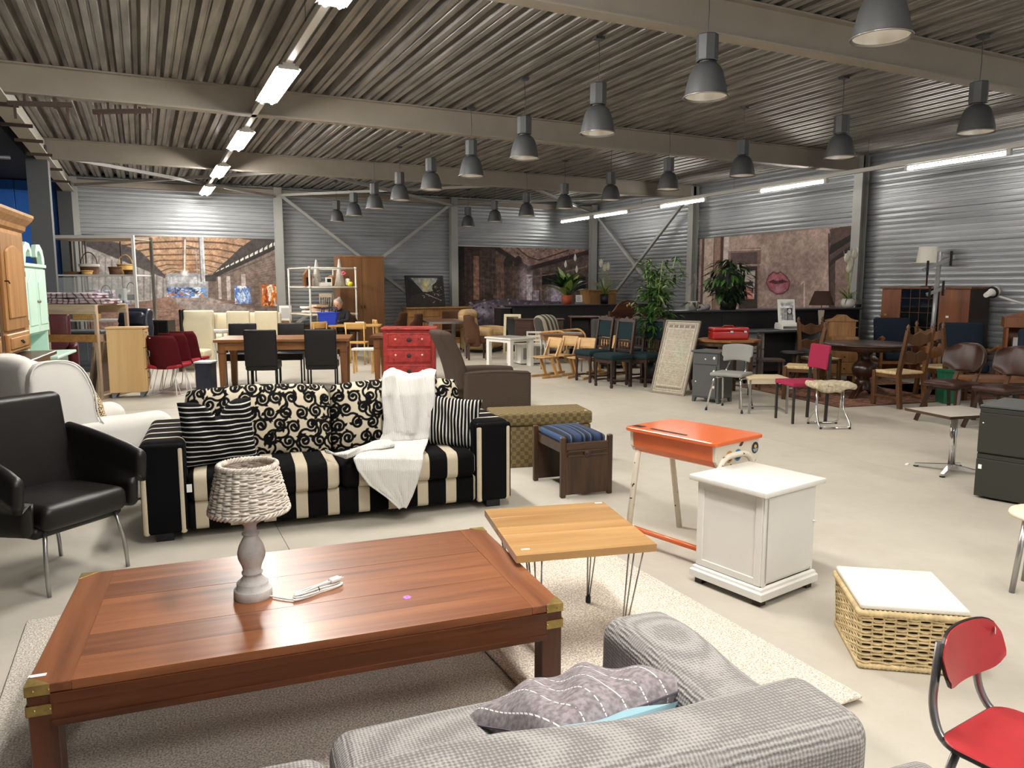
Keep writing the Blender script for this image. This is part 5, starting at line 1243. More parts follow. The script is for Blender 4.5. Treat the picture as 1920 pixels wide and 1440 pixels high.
for k, (px, y, r_, ph) in enumerate(bl):
    x = fT.y(px, 680, y).x; q = onT(x, y)
    lab = ['tall black leather chair at the long teak table, back turned, nearer the red shell chairs', 'tall black leather chair at the long teak table, back turned, nearer the red chest', 'black leather chair across the long teak table, nearer the cream slip-covered chair', 'black leather chair across the long teak table, nearer the pipe rack'][k]
    if k == 0: A.location = (q.x, q.y, 0); A.rotation_euler.z = r_; tag(A, lab, None, 'black leather dining chairs')
    else: dup(A, q, 0, r_, lab, 'black leather dining chairs')
q = dep(702, 12.2); m_dkt = wood('walnut_table', '4f2f1b', '7a4c2c', .4, 'X', .8)
dining_table('dining_table', 'darker brown dining table pushed against the end of the long teak table', (q.x, q.y), CAMZ + .02, .95, .8, .77, m_dkt, m_teakz, 4)
# cream seating
m_crm = plain('cream_cotton', 'ddd2b4', .95, 0, .04, 4, .3, 14)
t = thing('slipcover_chair', 'tall chair with wrinkled cream slipcover and black side, behind the red shell chairs', 'chair', dep(374, 14.3), 0, CAMZ + .1)
MB().rb((0, .1, .56), (.54, .12, 1.1), .03, k=9, m=2, fn=lambda q: [q[0] + .012 * math.sin(q[2] * 17), q[1] + .1 * q[2] + .012 * math.sin(q[2] * 24 + q[0] * 9), q[2]]).build('cover', m_crm, t)
MB().rb((-.285, .13, .58), (.06, .22, 1.1), .02, k=2, fn=lambda q: [q[0] - .04 * q[2], q[1] + .1 * q[2], q[2]]).build('black_side', m_blkv, t); MB().rb((0, -.2, .32), (.5, .5, .14), .04, k=4).build('seat', m_crm, t)
for x in (-.2, .2): MB().box(x - .03, x + .03, -.4, -.34, 0, .26).build('leg', m_dkoak, t)
t = thing('sofa', 'cream sofa with loose back cushions under the factory hall mural', 'sofa', dep(444, 18.3), 0, CAMZ + .3)
MB().rb((0, .3, .48), (2.2, .22, .9), .06, k=8).build('backrest', m_crm, t); MB().rb((0, -.1, .25), (2.1, .8, .38), .06, k=8).build('seat', m_crm, t)
for x in (-1.05, 1.05): MB().rb((x, -.05, .33), (.2, .9, .6), .06, k=4).build('armrest', m_crm, t)
for k, x in enumerate((-.75, -.1, .55)): MB().rb((x, .12, .68), (.62, .2, .5), .06, k=5, m=3, bul=(0, .04, .01), fn=wr(.008, 11)).build('back_cushion', m_crm, t)
for k, (px, d_, lab) in enumerate(((447, 16.6, 'square cream upholstered chair behind the long teak table, nearer the tall slipcover chair'), (500, 16.6, 'square cream upholstered chair behind the long teak table, nearer the pipe rack'))):
    t = thing('upholstered_chair', lab, 'chair', dep(px, d_), 0, CAMZ + .05, 'cream upholstered chairs')
    MB().rb((0, .2, .74), (.50, .1, .56), .03, k=4, bul=(0, .02, 0)).build('backrest', m_crm, t); MB().rb((0, -.02, .42), (.50, .5, .12), .03, k=3).build('seat', m_crm, t)
    for x in (-.2, .2):
        for y in (-.2, .2): MB().box(x - .02, x + .02, y - .02, y + .02, 0, .37).build('leg', m_dkoak, t)
t = thing('side_table', 'small pale table next to the cream chairs', 'table', dep(412, 15.2), 0, CAMZ); MB().box(-.16, .2, -.2, .2, .66, .70).build('top', m_wht, t)
for x in (-.13, .15):
    for y in (-.16, .16): MB().box(x, x + .03, y, y + .03, 0, .66).build('leg', m_wht, t)
t = thing('speaker', 'black box speaker at the foot of the factory mural', 'speaker', dep(302, 14.9), 0, CAMZ); MB().box(-.2, .2, 0, .35, 0, .9).build('cabinet', m_blk, t, bevel=.01); MB().box(-.17, -.01, -.01, 0, .5, .86).build('grille', m_iron, t); MB().box(.02, .17, -.01, 0, .5, .86).build('grille', m_iron, t)
# display cabinet
m_alu = plain('white_aluminium', 'dddddb', .4, .2)
pl_, pr_ = dep(112, 15.2), dep(266, 15.2); c, rz, w = edge(pl_, pr_); D = .75; H_ = zat(441, *pl_)
t = thing('display_cabinet', 'tall white metal display cabinet with glass shelves and baskets, in front of the factory mural', 'display cabinet', pl_, 0, rz)
for x in (0, w):
    for y in (0, D): MB().box(x - .025, x + .025, y - .025, y + .025, 0, H_).build('post', m_alu if y == 0 else m_steel, t)
for y in (0, D): MB().box(0, w, y - .025, y + .025, H_ - .06, H_).build('top_rail', m_alu, t)
MB().box(0, w, 0, D, H_ - .075, H_ - .062).build('top_panel', plain('pale_wood_panel', 'b59d80', .6), t)
for x in (.18, .3, w * .62): MB().box(x - .012, x + .012, D - .02, D, .3, H_ - .08).build('rear_upright', m_steel, t)
m_glass = plain('clear_glass', 'e8f2ef', .03, alpha=.22)
zs = {k: zat(py, *dep(190, 15.5)) for k, py in (('a', 515), ('b', 563), ('c', 599))}; ZE = .002
MB().box(.03, w - .03, .06, D, zs['a'] - .03, zs['a']).build('shelf', m_alu, t)
MB().box(.03, w - .03, .03, D, zs['b'] - .012, zs['b']).build('glass_shelf', m_glass, t)
MB().box(.03, w - .03, .06, D, zs['c'] - .03, zs['c']).build('shelf', m_alu, t)
MB().box(.03, w - .03, .06, D, .28, .31).build('shelf', m_alu, t)
MB().box(.03, w - .03, -.004, .002, zs['b'], zs['a'] - .06).build('glass_pane', m_glass, t)
m_wb = plain('brown_wicker', '5a3d28', .85, 0, .3, 50, .6, 120); m_wt = plain('tan_wicker', 'c79f5c', .85, 0, .25, 50, .6, 120)
fD = Frame(pl_, rz)
def inD(px, py, z, y=.4): x = fD.y(px, py, y).x; v = fD.R @ Vector((x, y, 0)); return (pl_.x + v.x, pl_.y + v.y)
def basket(name, lab, xy, z, r, h, mat, handle=0, lining=None, fl=1.2):
    t = thing(name, lab, 'basket', xy, z, CAMZ)
    MB().lathe([(0, .005), (r / fl, 0), (r / fl + .005, .01), (r, h), (r - .012, h), (r / fl - .008, .012), (0, .012)], n=20, sx=1.25).build('bowl', mat, t)
    MB().tube([(r * 1.25 * math.cos(a), r * math.sin(a), h) for a in [2 * PI * k / 24 for k in range(24)]], .012, 6, closed=True).build('rim', lining or mat, t)
    if lining: MB().lathe([(r + .01, h - .04), (r + .012, h + .012), (r - .02, h + .01), (r * .7, h * .4)], n=20, sx=1.25).build('cloth_lining', lining, t)
    if handle: MB().tube([(r * 1.1 * math.cos(a), 0, h + handle * math.sin(a)) for a in [PI * k / 14 for k in range(15)]], .01, 6).build('handle', mat, t)
    return t
m_lin = plain('linen_white', 'dcd8d0', .9)
basket('basket', 'dark oval basket with white cloth lining and hooped handle on the upper display shelf', inD(168, 510, 0), zs['a'] + .002, .15, .2, m_wb, .25, m_lin)
basket('bowl', 'yellow wooden bowl before the lined basket on the upper display shelf', inD(163, 512, 0, .18), zs['a'] + .002, .09, .07, m_wt)
t = thing('tray', 'flat brown tray at the end of the upper display shelf', 'tray', inD(138, 512, 0, .35), zs['a'] + .002, CAMZ); MB().rb((0, 0, .03), (.24, .3, .06), .01, k=2).build('body', m_wb, t)
basket('basket', 'dark round basket lying beside the tan baskets on the upper display shelf', inD(216, 510, 0, .25), zs['a'] + .002, .10, .14, m_wb)
basket('basket', 'tan wicker basket with tall handle on the upper display shelf', inD(236, 510, 0, .45), zs['a'] + .002, .13, .2, m_wt, .2)
basket('basket', 'brown low basket beneath the tan wicker basket at the shelf end', inD(243, 512, 0, .15), zs['a'] + .002, .09, .08, m_wb)
basket('basket', 'olive basket with hooped handle on the glass display shelf', inD(200, 560, 0, .45), zs['b'] + .002, .1, .12, m_wb, .18)
basket('basket', 'black hooped basket at the end of the glass display shelf', inD(247, 560, 0, .5), zs['b'] + .002, .1, .1, m_iron, .26)
t = thing('box', 'tan lidded basket box on the lower display shelf', 'box', inD(163, 597, 0, .3), zs['c'] + .002, CAMZ); MB().rb((0, 0, .06), (.42, .3, .12), .012, k=2).build('body', m_wt, t); MB().cb((0, 0, .125), (.43, .31, .02)).build('lid', m_wb, t)
t = thing('vase', 'white square ceramic vase with an oval opening, above the navy recliner', 'vase', inD(229, 575, 0, .12), zs['b'] + .002, CAMZ); h_ = .24
mb = MB().box(-.085, .085, -.06, .06, 0, h_); mb.build('body', plain('white_ceramic', 'd5d8d5', .3), t, bevel=.006); MB().at(0, -.06, h_ * .35, rx=PI / 2).lathe([(0, .003), (.026, .003), (.03, 0)], n=16, sy=1.6).build('opening', m_blk, t)
# cream pine night cupboard and small frame by the column
t = thing('cabinet', 'small pine cabinet at the foot of the mural column', 'cabinet', dep(540, 19.2), 0, CAMZ + .2); MB().box(-.16, .16, 0, .35, 0, .70).build('carcass', m_pine, t, bevel=.006); d_ = MB().box(-.12, .12, -.015, 0, .08, .62).build('door', m_pine, t, bevel=.006); MB().lathe([(0, .02), (.012, .015), (.005, 0)], n=8).build('knob', m_iron, d_).matrix_local = Matrix.Translation((.08, -.015, .36)) @ Matrix.Rotation(PI / 2, 4, 'X')
t = thing('picture_frame', 'white framed picture standing on the small pine cabinet', 'picture frame', dep(540, 19.25), .702, CAMZ + .2); MB().at(rx=-.08).box(-.15, .15, .0, .02, 0, .38).build('frame', m_white, t, bevel=.005); MB().at(rx=-.08).box(-.1, .1, -.004, .002, .06, .32).build('picture', plain('pale_print', 'b9b9b4', .6), t)
# pipe rack
m_pipe = plain('white_pipe', 'cfcac0', .4, .1)
A0, A1 = dep(587, 17.4), dep(672, 18.1); c, rz, w = edge(A0, A1); D = 1.25
t = thing('pipe_rack', 'white pipe-frame rack holding ornaments above the seated person', 'rack', A0, 0, rz)
zr = [zat(py, *A0) for py in (591, 539, 502)]
for x in (0, w):
    for y in (0, D): MB().tube([(x, y, 0), (x, y, zr[2])], .022, 8).build('post', m_pipe, t)
for z in zr:
    MB().tube([(0, 0, z), (w, 0, z), (w, D, z), (0, D, z)], .018, 6, closed=True).build('rail', m_pipe, t)
for z in zr[:2]: MB().box(.01, w - .01, .01, D - .01, z + .01, z + .03).build('shelf', plain('pale_shelf', 'b9a586', .6), t)
for x in (0, w):
    for z in zr: MB().lathe([(0, -.03), (.03, -.03), (.03, .03), (0, .03)], (x, 0, z), 8).build('joint', m_pipe, t)
fR = Frame(A0, rz)
def onR(px, y=.25, lvl=1):
    x = fR.y(px, 530, y).x; v = fR.R @ Vector((x, y, 0)); return (A0.x + v.x, A0.y + v.y), zr[lvl] + .032
m_silver = plain('silver_glitter', 'aaa59c', .5, .3, .35, 60)
for k, (px, py) in enumerate(((594, 486), (637, 485))):
    xy, z = onR(px, .3); hh = zat(py, *xy) - z; t = thing('cone_tree', ['silver glitter cone tree on the pipe rack, beside the little house', 'silver glitter cone tree on the pipe rack, beside the yellow apple'][k], 'ornament', xy, z, 0, 'silver cone trees')
    MB().lathe([(0, 0), (.12, 0), (.125, .01), (.02, hh - .02), (0, hh)], n=18).build('cone', m_silver, t)
xy, z = onR(578, .15); t = thing('wooden_house', 'little brown wooden house on the pipe rack', 'ornament', xy, z, rz); MB().prism([(-.09, 0), (.09, 0), (.09, .25), (0, .38), (-.09, .25)], 0, .12, 'xz').build('body', m_teakz, t); MB().prism([(-.05, .02), (.05, .02), (.05, .2), (-.05, .2)], -.004, 0, 'xz').build('opening', m_blk, t)
xy, z = onR(617, .12); t = thing('digital_frame', 'small white digital picture frame on the pipe rack', 'frame', xy, z, rz); MB().box(-.08, .08, 0, .03, 0, .2).build('frame', m_white, t, bevel=.004); MB().box(-.05, .05, -.004, 0, .09, .17).build('screen', m_blk, t)
xy, z = onR(607, .06); t = thing('card_box', 'low white card box on the pipe rack', 'box', xy, z, rz); MB().box(-.1, .1, -.03, .05, 0, .08).build('body', m_white, t); MB().box(-.1, .1, -.031, .051, .06, .082).build('lid', m_label, t)
xy, z = onR(622, .45); t = thing('wooden_disc', 'round brown wooden disc standing behind the digital frame', 'ornament', xy, z, rz); MB().at(0, 0, .13, rx=PI / 2 - .1).lathe([(0, .015), (.13, .015), (.13, 0), (0, 0)], n=24).build('disc', m_teak, t)
xy, z = onR(652, .2); t = thing('bird_figure', 'small white and brown bird figure on the pipe rack', 'ornament', xy, z, rz); MB().rb((0, 0, .1), (.09, .13, .17), .04, k=2, m=3).build('body', m_white, t); MB().lathe([(0, .25), (.03, .23), (.035, .2), (.02, .17)], n=10).build('head', m_wb, t)
xy, z = onR(656, .06); t = thing('apple_ornament', 'yellow green apple ornament on the pipe rack', 'ornament', xy, z, 0); MB().lathe([(0, .0), (.035, .0), (.06, .03), (.065, .07), (.05, .1), (.02, .105), (0, .095)], n=16).build('fruit', plain('apple_yellow', 'd9d63a', .35), t); MB().tube([(0, 0, .095), (.01, 0, .13)], .005, 5).build('stem', m_wb, t)
xy, z = onR(644, .02, 2); t = thing('pink_flower', 'pink paper flower fixed to the pipe rack', 'ornament', (xy[0], xy[1]), zat(514, *xy), 0)
mb = MB(); [mb.lathe([(0, .0), (.035, .01), (.03, .03), (0, .02)], (.03 * math.cos(k * 1.256), -.02, .03 * math.sin(k * 1.256)), 8) for k in range(5)]; mb.tube([(0, 0, 0), (0, .02, zr[2] - zat(514, *xy))], .004, 5); mb.build('petals', plain('pink', 'e06a80', .6), t)
xy, z = onR(600, .5, 0); t = thing('cloth_pile', 'pile of white and peach cloths on the lower shelf of the pipe rack', 'cloths', xy, z, rz)
for k in range(4): MB().rb((-.15 + .1 * (k % 2), .12 * (k % 3), .03 + .045 * k), (.5 - .06 * k, .5, .05), .02, k=4, fn=wr(.012, 14)).build('cloth', [m_lin, plain('peach_cloth', 'd9b69a', .9)][k % 2], t)
# brown wardrobe by the back wall
m_ward = wood('walnut_veneer', '6a4626', '8a6038', .45, 'Z', .5)
A0, A1 = dep(645, 19.6), dep(713, 20.4); c, rz, w = edge(A0, A1); t = thing('wardrobe', 'tall plain brown two-door wardrobe against the back wall', 'wardrobe', (A0.x - .1, A0.y - .3), 0, 0); w = 1.15; h_ = 2.3
MB().box(0, w, .02, .6, .05, h_).build('carcass', m_ward, t); MB().box(-.01, w + .01, .0, .61, h_, h_ + .03).build('top', m_ward, t); MB().box(.02, w - .02, .04, .58, 0, .05).build('plinth', m_blk, t)
for k in range(2): d_ = MB().box(k * w / 2 + .003, (k + 1) * w / 2 - .003, 0, .02, .06, h_ - .01).build('door', m_ward, t, bevel=.002); MB().box(w / 2 + (-.05 if k == 0 else .04), w / 2 + (-.04 if k == 0 else .05), -.02, 0, 1.0, 1.08).build('handle', m_iron, d_)
# pine sideboard with painting
t = thing('sideboard', 'long pine sideboard against the back wall carrying a black framed picture', 'sideboard', (6.35, 19.55), 0, 0); w = 1.85
MB().box(0, w, .02, .48, .08, .96).build('carcass', m_pine, t, bevel=.004); MB().rb((w / 2, .24, .985), (w + .08, .56, .045), .015, k=3).build('top', m_pinex, t); MB().box(-.01, w + .01, 0, .49, 0, .1).build('plinth', m_pinex, t)
for k in range(4): d_ = MB().box(.03 + k * .45, .46 + k * .45, .0, .022, .14, .72).build('door', m_pine, t, bevel=.004); MB().box(.1 + k * .45, .39 + k * .45, -.012, .004, .2, .66).build('raised_panel', m_pine, d_, bevel=.008); d_ = MB().box(.03 + k * .45, .46 + k * .45, .0, .022, .75, .92).build('drawer', m_pine, t, bevel=.004); MB().lathe([(0, .025), (.014, .02), (.006, 0)], n=8).build('knob', m_pine, d_).matrix_local = Matrix.Translation((.245 + k * .45, 0, .83)) @ Matrix.Rotation(PI / 2, 4, 'X')
cv = CV(150, 115, '2b2d30'); cv.poly([(.1, 0), (.9, 0), (.7, .5), (.45, .55)], '8b8d86').ell(.52, .3, .13, .25, 'c8b273', .9, .9).poly([(0, 0), (.3, .3), (.45, .55), (0, .75)], '1a1b1d').poly([(1, 0), (.72, .28), (.68, .6), (1, .75)], '1e1c1b').poly([(0, .75), (.45, .52), (.7, .55), (1, .8), (1, 1), (0, 1)], '2a2422').line([(.5, .6), (.95, .85)], .02, 'bfbfc0', .7)
for k in range(24): x = .7 + .28 * cv.g.rand(); y = .25 + .4 * cv.g.rand(); cv.rect(x, y, x + .02, y + .03, 'b09a6a', .7)
for k in range(30): cv.ell(.4 + .55 * cv.g.rand(), .6 + .35 * cv.g.rand(), .02, .012, ['cfcfd2', '5a4a3f', '15151a'][k % 3], .7)
cv.noise(20, .2)
t = thing('framed_picture', 'black framed dark street picture leaning on the back wall, on the pine sideboard', 'picture', (6.42, 19.78), 1.012, 0); t.rotation_euler.x = -.2
print_mesh(cv, lambda u, v: (.06 + .98 * u, -.012, .80 - .74 * v), 'print', m_print, t); MB().box(0, 1.1, 0, .03, 0, .86).build('backing', m_blk, t)
for a in ((0, 1.1, -.03, 0, 0, .06), (0, 1.1, -.03, 0, .80, .86), (0, .06, -.03, 0, .06, .80), (1.04, 1.1, -.03, 0, .06, .80)): MB().box(*a).build('frame_bar', m_blk, t, bevel=.004)
# light wood cafe set, crate
m_lw = wood('light_beech', 'b88a48', 'd6ac68', .4, 'X', .6)
tc_ = dep(668, 15.9); t = thing('table', 'light beech table carrying the blue crate, behind the long teak table', 'table', tc_, 0, CAMZ + .12); MB().prism(rrect(-.52, .55, -.35, .35, .06), .735, .765).build('tabletop', m_lw, t, bevel=.004)
for x in (-.46, .44):
    for y in (-.29, .25): MB().box(x, x + .05, y, y + .05, 0, .735).build('leg', m_lw, t)
def cafe():
    t = thing('cafe_chair', '', 'chair', (0, 0)); MB().prism(rrect(-.2, .2, -.2, .2, .05), .43, .455).build('seat', m_lw, t, bevel=.004)
    o = MB().grid(lambda u, v: ((u - .5) * .42, .2 + .03 * v - .05 * (2 * u - 1) ** 2, .72 + .13 * v), 10, 3).build('backrest', m_lw, t); s_ = o.modifiers.new('thick', 'SOLIDIFY'); s_.thickness = .018
    for x in (-.18, .18): stk((x, .18, 0), (x, .21, .82), .014).build('rear_leg', m_lw, t); stk((x, -.17, 0), (x, -.17, .43), .014).build('leg', m_lw, t)
    return t
A = cafe()
for k, (px, d_, r_, lab) in enumerate(((672, 15.25, PI + CAMZ, 'light beech chair with curved back, back turned, in front of the beech table'), (590, 15.5, CAMZ - 2.1, 'light beech chair at the crate end of the beech table'), (722, 16.6, CAMZ + 1.9, 'light beech chair half hidden behind the red chest'))):
    q = dep(px, d_)
    if k == 0: A.location = (q.x, q.y, 0); A.rotation_euler.z = r_; tag(A, lab, None, 'beech cafe chairs')
    else: dup(A, q, 0, r_, lab, 'beech cafe chairs')
t = thing('stool', 'low white slatted stool beneath the dark brown dining table', 'stool', dep(684, 13.7), 0, CAMZ); MB().box(-.2, .2, -.15, .15, .42, .45).build('seat', m_white, t)
for x in (-.18, .15):
    for y in (-.13, .1): MB().box(x, x + .03, y, y + .03, 0, .42).build('leg', m_lw, t)
m_crate = plain('blue_plastic', '1b3fc4', .4); q = dep(620, 15.9); t = thing('crate', 'blue plastic crate with black loop handles on the beech table', 'crate', q, .766, CAMZ + .05)
mb = MB(); b4 = [(-.15, -.13), (.15, -.13), (.15, .13), (-.15, .13)]; tp = [(-.2, -.17), (.2, -.17), (.2, .17), (-.2, .17)]
mb.add([(x, y, 0) for x, y in b4] + [(x, y, .25) for x, y in tp], [(3, 2, 1, 0)] + [(i, (i + 1) % 4, 4 + (i + 1) % 4, 4 + i) for i in range(4)]); o = mb.build('tub', m_crate, t); s_ = o.modifiers.new('thick', 'SOLIDIFY'); s_.thickness = .008
MB().tube([(x * 1.02, y * 1.02, .25) for x, y in tp], .012, 6, closed=True).build('rim', m_crate, t)
for y in (-.1, .12): MB().tube(fillet([(-.12, y, .25), (-.11, y, .36), (.16, y, .36), (.17, y, .25)], .04), .011, 6).build('handle', m_blk, t)
t = thing('table_sign', 'small white card sign on the beech table in front of the person', 'sign', dep(677, 15.65), .766, CAMZ); MB().at(rx=-.3).box(-.09, .09, 0, .006, 0, .075).build('card', m_label, t); MB().at(rx=-.3).box(-.07, .06, -.001, 0, .05, .058).box(-.07, .03, -.001, 0, .03, .038).build('print_lines', m_iron, t)
# seated person ---------------------------------------------------------------
pc = dep(643, 16.7); t = thing('person', 'seated person in dark clothes with tied grey hair, looking down at the hands', 'person', pc, 0, CAMZ - .25)
m_skin = plain('skin', 'c99a80', .55, 0, .05, 20); m_cloth = plain('black_jumper', '17171a', .9); m_hair = plain('grey_hair', '8d8378', .6, 0, .3, 60, .6, 200)
def skin_body(name, V, E, Rr, mat, parent, lv=2):
    me = bpy.data.meshes.new(name); me.from_pydata(V, E, []); me.materials.append(mat); o = bpy.data.objects.new(name, me); COL.objects.link(o); o.parent = parent
    sk = o.modifiers.new('skin', 'SKIN')
    if not me.skin_vertices: me.attributes.new('x', 'FLOAT', 'POINT')
    bpy.context.view_layer.objects.active = o
    for i, v in enumerate(me.skin_vertices[0].data): v.radius = (Rr[i], Rr[i]); v.use_root = (i == 0)
    sk.use_smooth_shade = True; s2 = o.modifiers.new('sub', 'SUBSURF'); s2.levels = lv; s2.render_levels = lv; return o
try:
    V = [(0, .05, .50), (0, .04, .66), (0, .0, .86), (0, -.03, 1.0), (0, -.06, 1.08),
         (-.16, -.01, .98), (-.22, -.12, .82), (-.10, -.30, .80), (.16, -.01, .98), (.22, -.12, .82), (.10, -.30, .80),
         (-.1, .02, .48), (-.12, -.38, .50), (-.12, -.4, .1), (.1, .02, .48), (.12, -.38, .50), (.12, -.4, .1)]
    E = [(0, 1), (1, 2), (2, 3), (3, 4), (3, 5), (5, 6), (6, 7), (3, 8), (8, 9), (9, 10), (0, 11), (11, 12), (12, 13), (0, 14), (14, 15), (15, 16)]
    Rr = [.15, .15, .16, .12, .06, .075, .055, .042, .075, .055, .042, .09, .075, .05, .09, .075, .05]
    body = skin_body('body', V, E, Rr, m_cloth, t)
except Exception as ex:
    print('skin failed', ex)
hd = MB().at(0, -.13, 1.17, rx=.42)
def headfn(q):
    x, y, z = q; k = 1 - .22 * max(0, -z / .12); nose = .022 * math.exp(-((x / .018) ** 2)) * math.exp(-(((z + .015) / .03) ** 2)) if y < 0 else 0
    eye = -.008 * math.exp(-(((abs(x) - .033) / .016) ** 2)) * math.exp(-(((z - .012) / .012) ** 2)) if y < 0 else 0
    return [x * k, y * (.95 if z < 0 else 1) - nose - eye, z]
head = hd.rb((0, 0, 0), (.155, .195, .235), .075, k=14, m=6, fn=headfn).build('head', m_skin, t)
for s_ in (-1, 1):
    MB().at(0, -.13, 1.17, rx=.42).lathe([(0, -.007), (.009, -.004), (.009, .004), (0, .007)], (s_ * .032, -.092, .012), 8).build('eye', m_iron, head)
    MB().at(0, -.13, 1.17, rx=.42).rb((s_ * .08, .01, 0), (.018, .04, .06), .008, k=2).build('ear', m_skin, head)
MB().at(0, -.13, 1.17, rx=.42).tube([(-.022, -.088, -.055), (0, -.095, -.057), (.022, -.088, -.055)], .004, 5).build('mouth', plain('lips', '9a5a52', .5), head)
MB().at(0, -.13, 1.17, rx=.42).rb((0, .022, .03), (.172, .19, .20), .078, k=8, m=5, fn=lambda q: [q[0], q[1] + .03 * (q[2] < -.02), q[2] + .006 * math.sin(q[0] * 60)]).build('hair', m_hair, t)
MB().at(0, -.13, 1.17, rx=.42).lathe([(0, -.04), (.03, -.03), (.042, 0), (.03, .03), (0, .04)], (0, .11, .09), 12).build('hair_bun', m_hair, t)
for s_ in (-1, 1):
    hn = MB().rb((s_ * .07, -.36, .82), (.075, .1, .035), .015, k=2, m=2, fn=lambda q: q).build('hand', m_skin, t)
    for f in range(4): MB().tube([(s_ * .07 + (f - 1.5) * .019, -.40, .822), (s_ * .065 + (f - 1.5) * .017, -.45 - .008 * (f in (1, 2)), .83), (s_ * .06 + (f - 1.5) * .015, -.47 - .012 * (f in (1, 2)), .812)], [.0095, .0085, .007], 6).build('finger', m_skin, hn)
    MB().tube([(s_ * .04, -.35, .825), (s_ * .022, -.40, .835), (s_ * .02, -.43, .835)], [.011, .01, .008], 6).build('thumb', m_skin, hn)
pb = Vector((pc.x, pc.y)); t = thing('chair', 'dark chair with rounded back on which the person sits', 'chair', (pb.x + .05, pb.y + .08), 0, CAMZ - .25)
MB().prism(rrect(-.22, .22, -.25, .2, .06), .36, .39).build('seat', m_dkoakx, t); MB().prism([(.30 * math.cos(a), .55 + .42 * math.sin(a)) for a in [PI * k / 14 for k in range(15)]], .23, .26, 'xz').build('backrest', m_dkoak, t)
for x in (-.18, .18):
    for y in (-.2, .17): stk((x, y, 0), (x, y, .36), .018).build('leg', m_dkoak, t)
for x in (-.2, .2): MB().bar((x, .2, .34), (x, .24, .58), .03).build('back_post', m_dkoak, t)
t = thing('chest', 'low dark chest behind the pipe rack', 'chest', dep(602, 19.5), 0, CAMZ); MB().box(-.55, .35, 0, .45, 0, .56).build('body', m_dkoakx, t, bevel=.006); MB().box(-.57, .37, -.02, .47, .56, .60).build('lid', m_dkoakx, t, bevel=.006); MB().cb((.1, -.01, .4), (.06, .02, .08)).build('lock_plate', m_steel, t)
t = thing('spindle_chair', 'pale spindle-back chair standing on the low dark chest', 'chair', dep(612, 19.75), .601, CAMZ); MB().prism(rrect(-.17, .17, -.17, .17, .04), .3, .325).build('seat', m_ww, t)
for x in (-.14, .14):
    for y in (-.13, .14): stk((x * 1.1, y, 0), (x, y, .3), .013).build('leg', m_ww, t)
    stk((x, .14, .32), (x * 1.1, .2, .76), .013).build('back_post', m_ww, t)
for k in range(4): stk((-.08 + k * .053, .145, .32), (-.085 + k * .057, .19, .7), .007).build('spindle', m_ww, t)
MB().box(-.17, .17, .18, .205, .68, .78).build('crest_rail', m_ww, t, bevel=.004)
# ================================================================ BACK, along the ribbed side wall and the counters
m_ctr = plain('black_counter', '17181b', .45, 0, .1, 3)
m_leaf = plain('leaf_green', '365c24', .45, 0, .3, 30); m_leafd = plain('leaf_dark', '16290f', .4, 0, .3, 30); m_leafy = plain('leaf_lime', '86a052', .45, 0, .25, 30); m_grass = plain('dry_grass', '9c9a5c', .7, 0, .3, 20)
m_terra = plain('terracotta', '9c4a2c', .7)
# counters
def counter(lab, x0, x1, y, h, dp=.5):
    t = thing('counter', lab, 'counter', (x0, y), 0, 0); w = x1 - x0; n = max(2, round(w / 1.1))
    for k in range(n): MB().box(k * w / n + .004, (k + 1) * w / n - .004, 0, .03, .06, h - .03).build('front_panel', m_ctr, t, bevel=.002)
    MB().box(0, w, .03, dp, .0, h - .03).build('body', m_ctr, t); MB().rb((w / 2, dp / 2 - .02, h - .015), (w + .06, dp + .08, .03), .006, k=4, m=1).build('worktop', plain('counter_top', '33353a', .35), t); return t
CL, CRt = 17.0, 10.05
counter('long black counter in front of the dark ruined-room mural, carrying two potted plants', 8.25, 12.4, CL, 1.10)
t = thing('counter', 'short lower black counter end beside the beige recliner', 'counter', (7.95, CL + .05), 0, 0); MB().box(0, .26, 0, .4, 0, 1.02).build('body', m_ctr, t); MB().box(-.03, .28, -.03, .43, 1.02, 1.045).build('worktop', m_steel, t)
counter('long black counter in front of the lips mural, carrying a round ficus and a vase', 7.72, 12.15, CRt, 1.16)
# plants ---------------------------------------------------------------------
def blade(mb, p, d, L, w, droop=.4, n=5, fold=.15):
    "one leaf as a tapered bent strip"
    p = Vector(p); d = Vector(d).normalized(); sd = d.cross(Vector((0, 0, 1))); sd = sd.normalized() if sd.length > .01 else Vector((1, 0, 0)); vs = []
    for i in range(n + 1):
        t = i / n; q = p + d * L * t + Vector((0, 0, -droop * L * t * t)); ww = w * math.sin(PI * min(.98, .12 + t * .86)) ** .8
        vs += [q - sd * ww / 2, q + Vector((0, 0, -fold * ww)), q + sd * ww / 2]
    fs = [(i * 3 + k, i * 3 + k + 1, i * 3 + k + 4, i * 3 + k + 3) for i in range(n) for k in (0, 1)]
    mb.add(vs, fs, True)
def leaf_mesh(L, w, droop, mat, n=4):
    mb = MB(); blade(mb, (0, 0, 0), (0, 0, 1) if 0 else (1, 0, 0), L, w, droop, n); return mb
def leaves(parent, pts, L, w, mats, droop=.4, name='leaf', up=.3, n=3):
    "leaves as parts that share mesh data"
    src = []
    for m_ in mats: mb = MB(); blade(mb, (0, 0, 0), (1, 0, 0), L, w, droop, n); src.append(mb.build(name, m_, parent))
    used = set()
    for i, (p, az, el, s_) in enumerate(pts):
        k = i % len(src)
        if k not in used: o = src[k]; used.add(k)
        else: o = src[k].copy(); COL.objects.link(o); o.parent = parent
        o.matrix_local = Matrix.Translation(p) @ Matrix.Rotation(az, 4, 'Z') @ Matrix.Rotation(-el, 4, 'Y') @ Matrix.Scale(s_, 4)
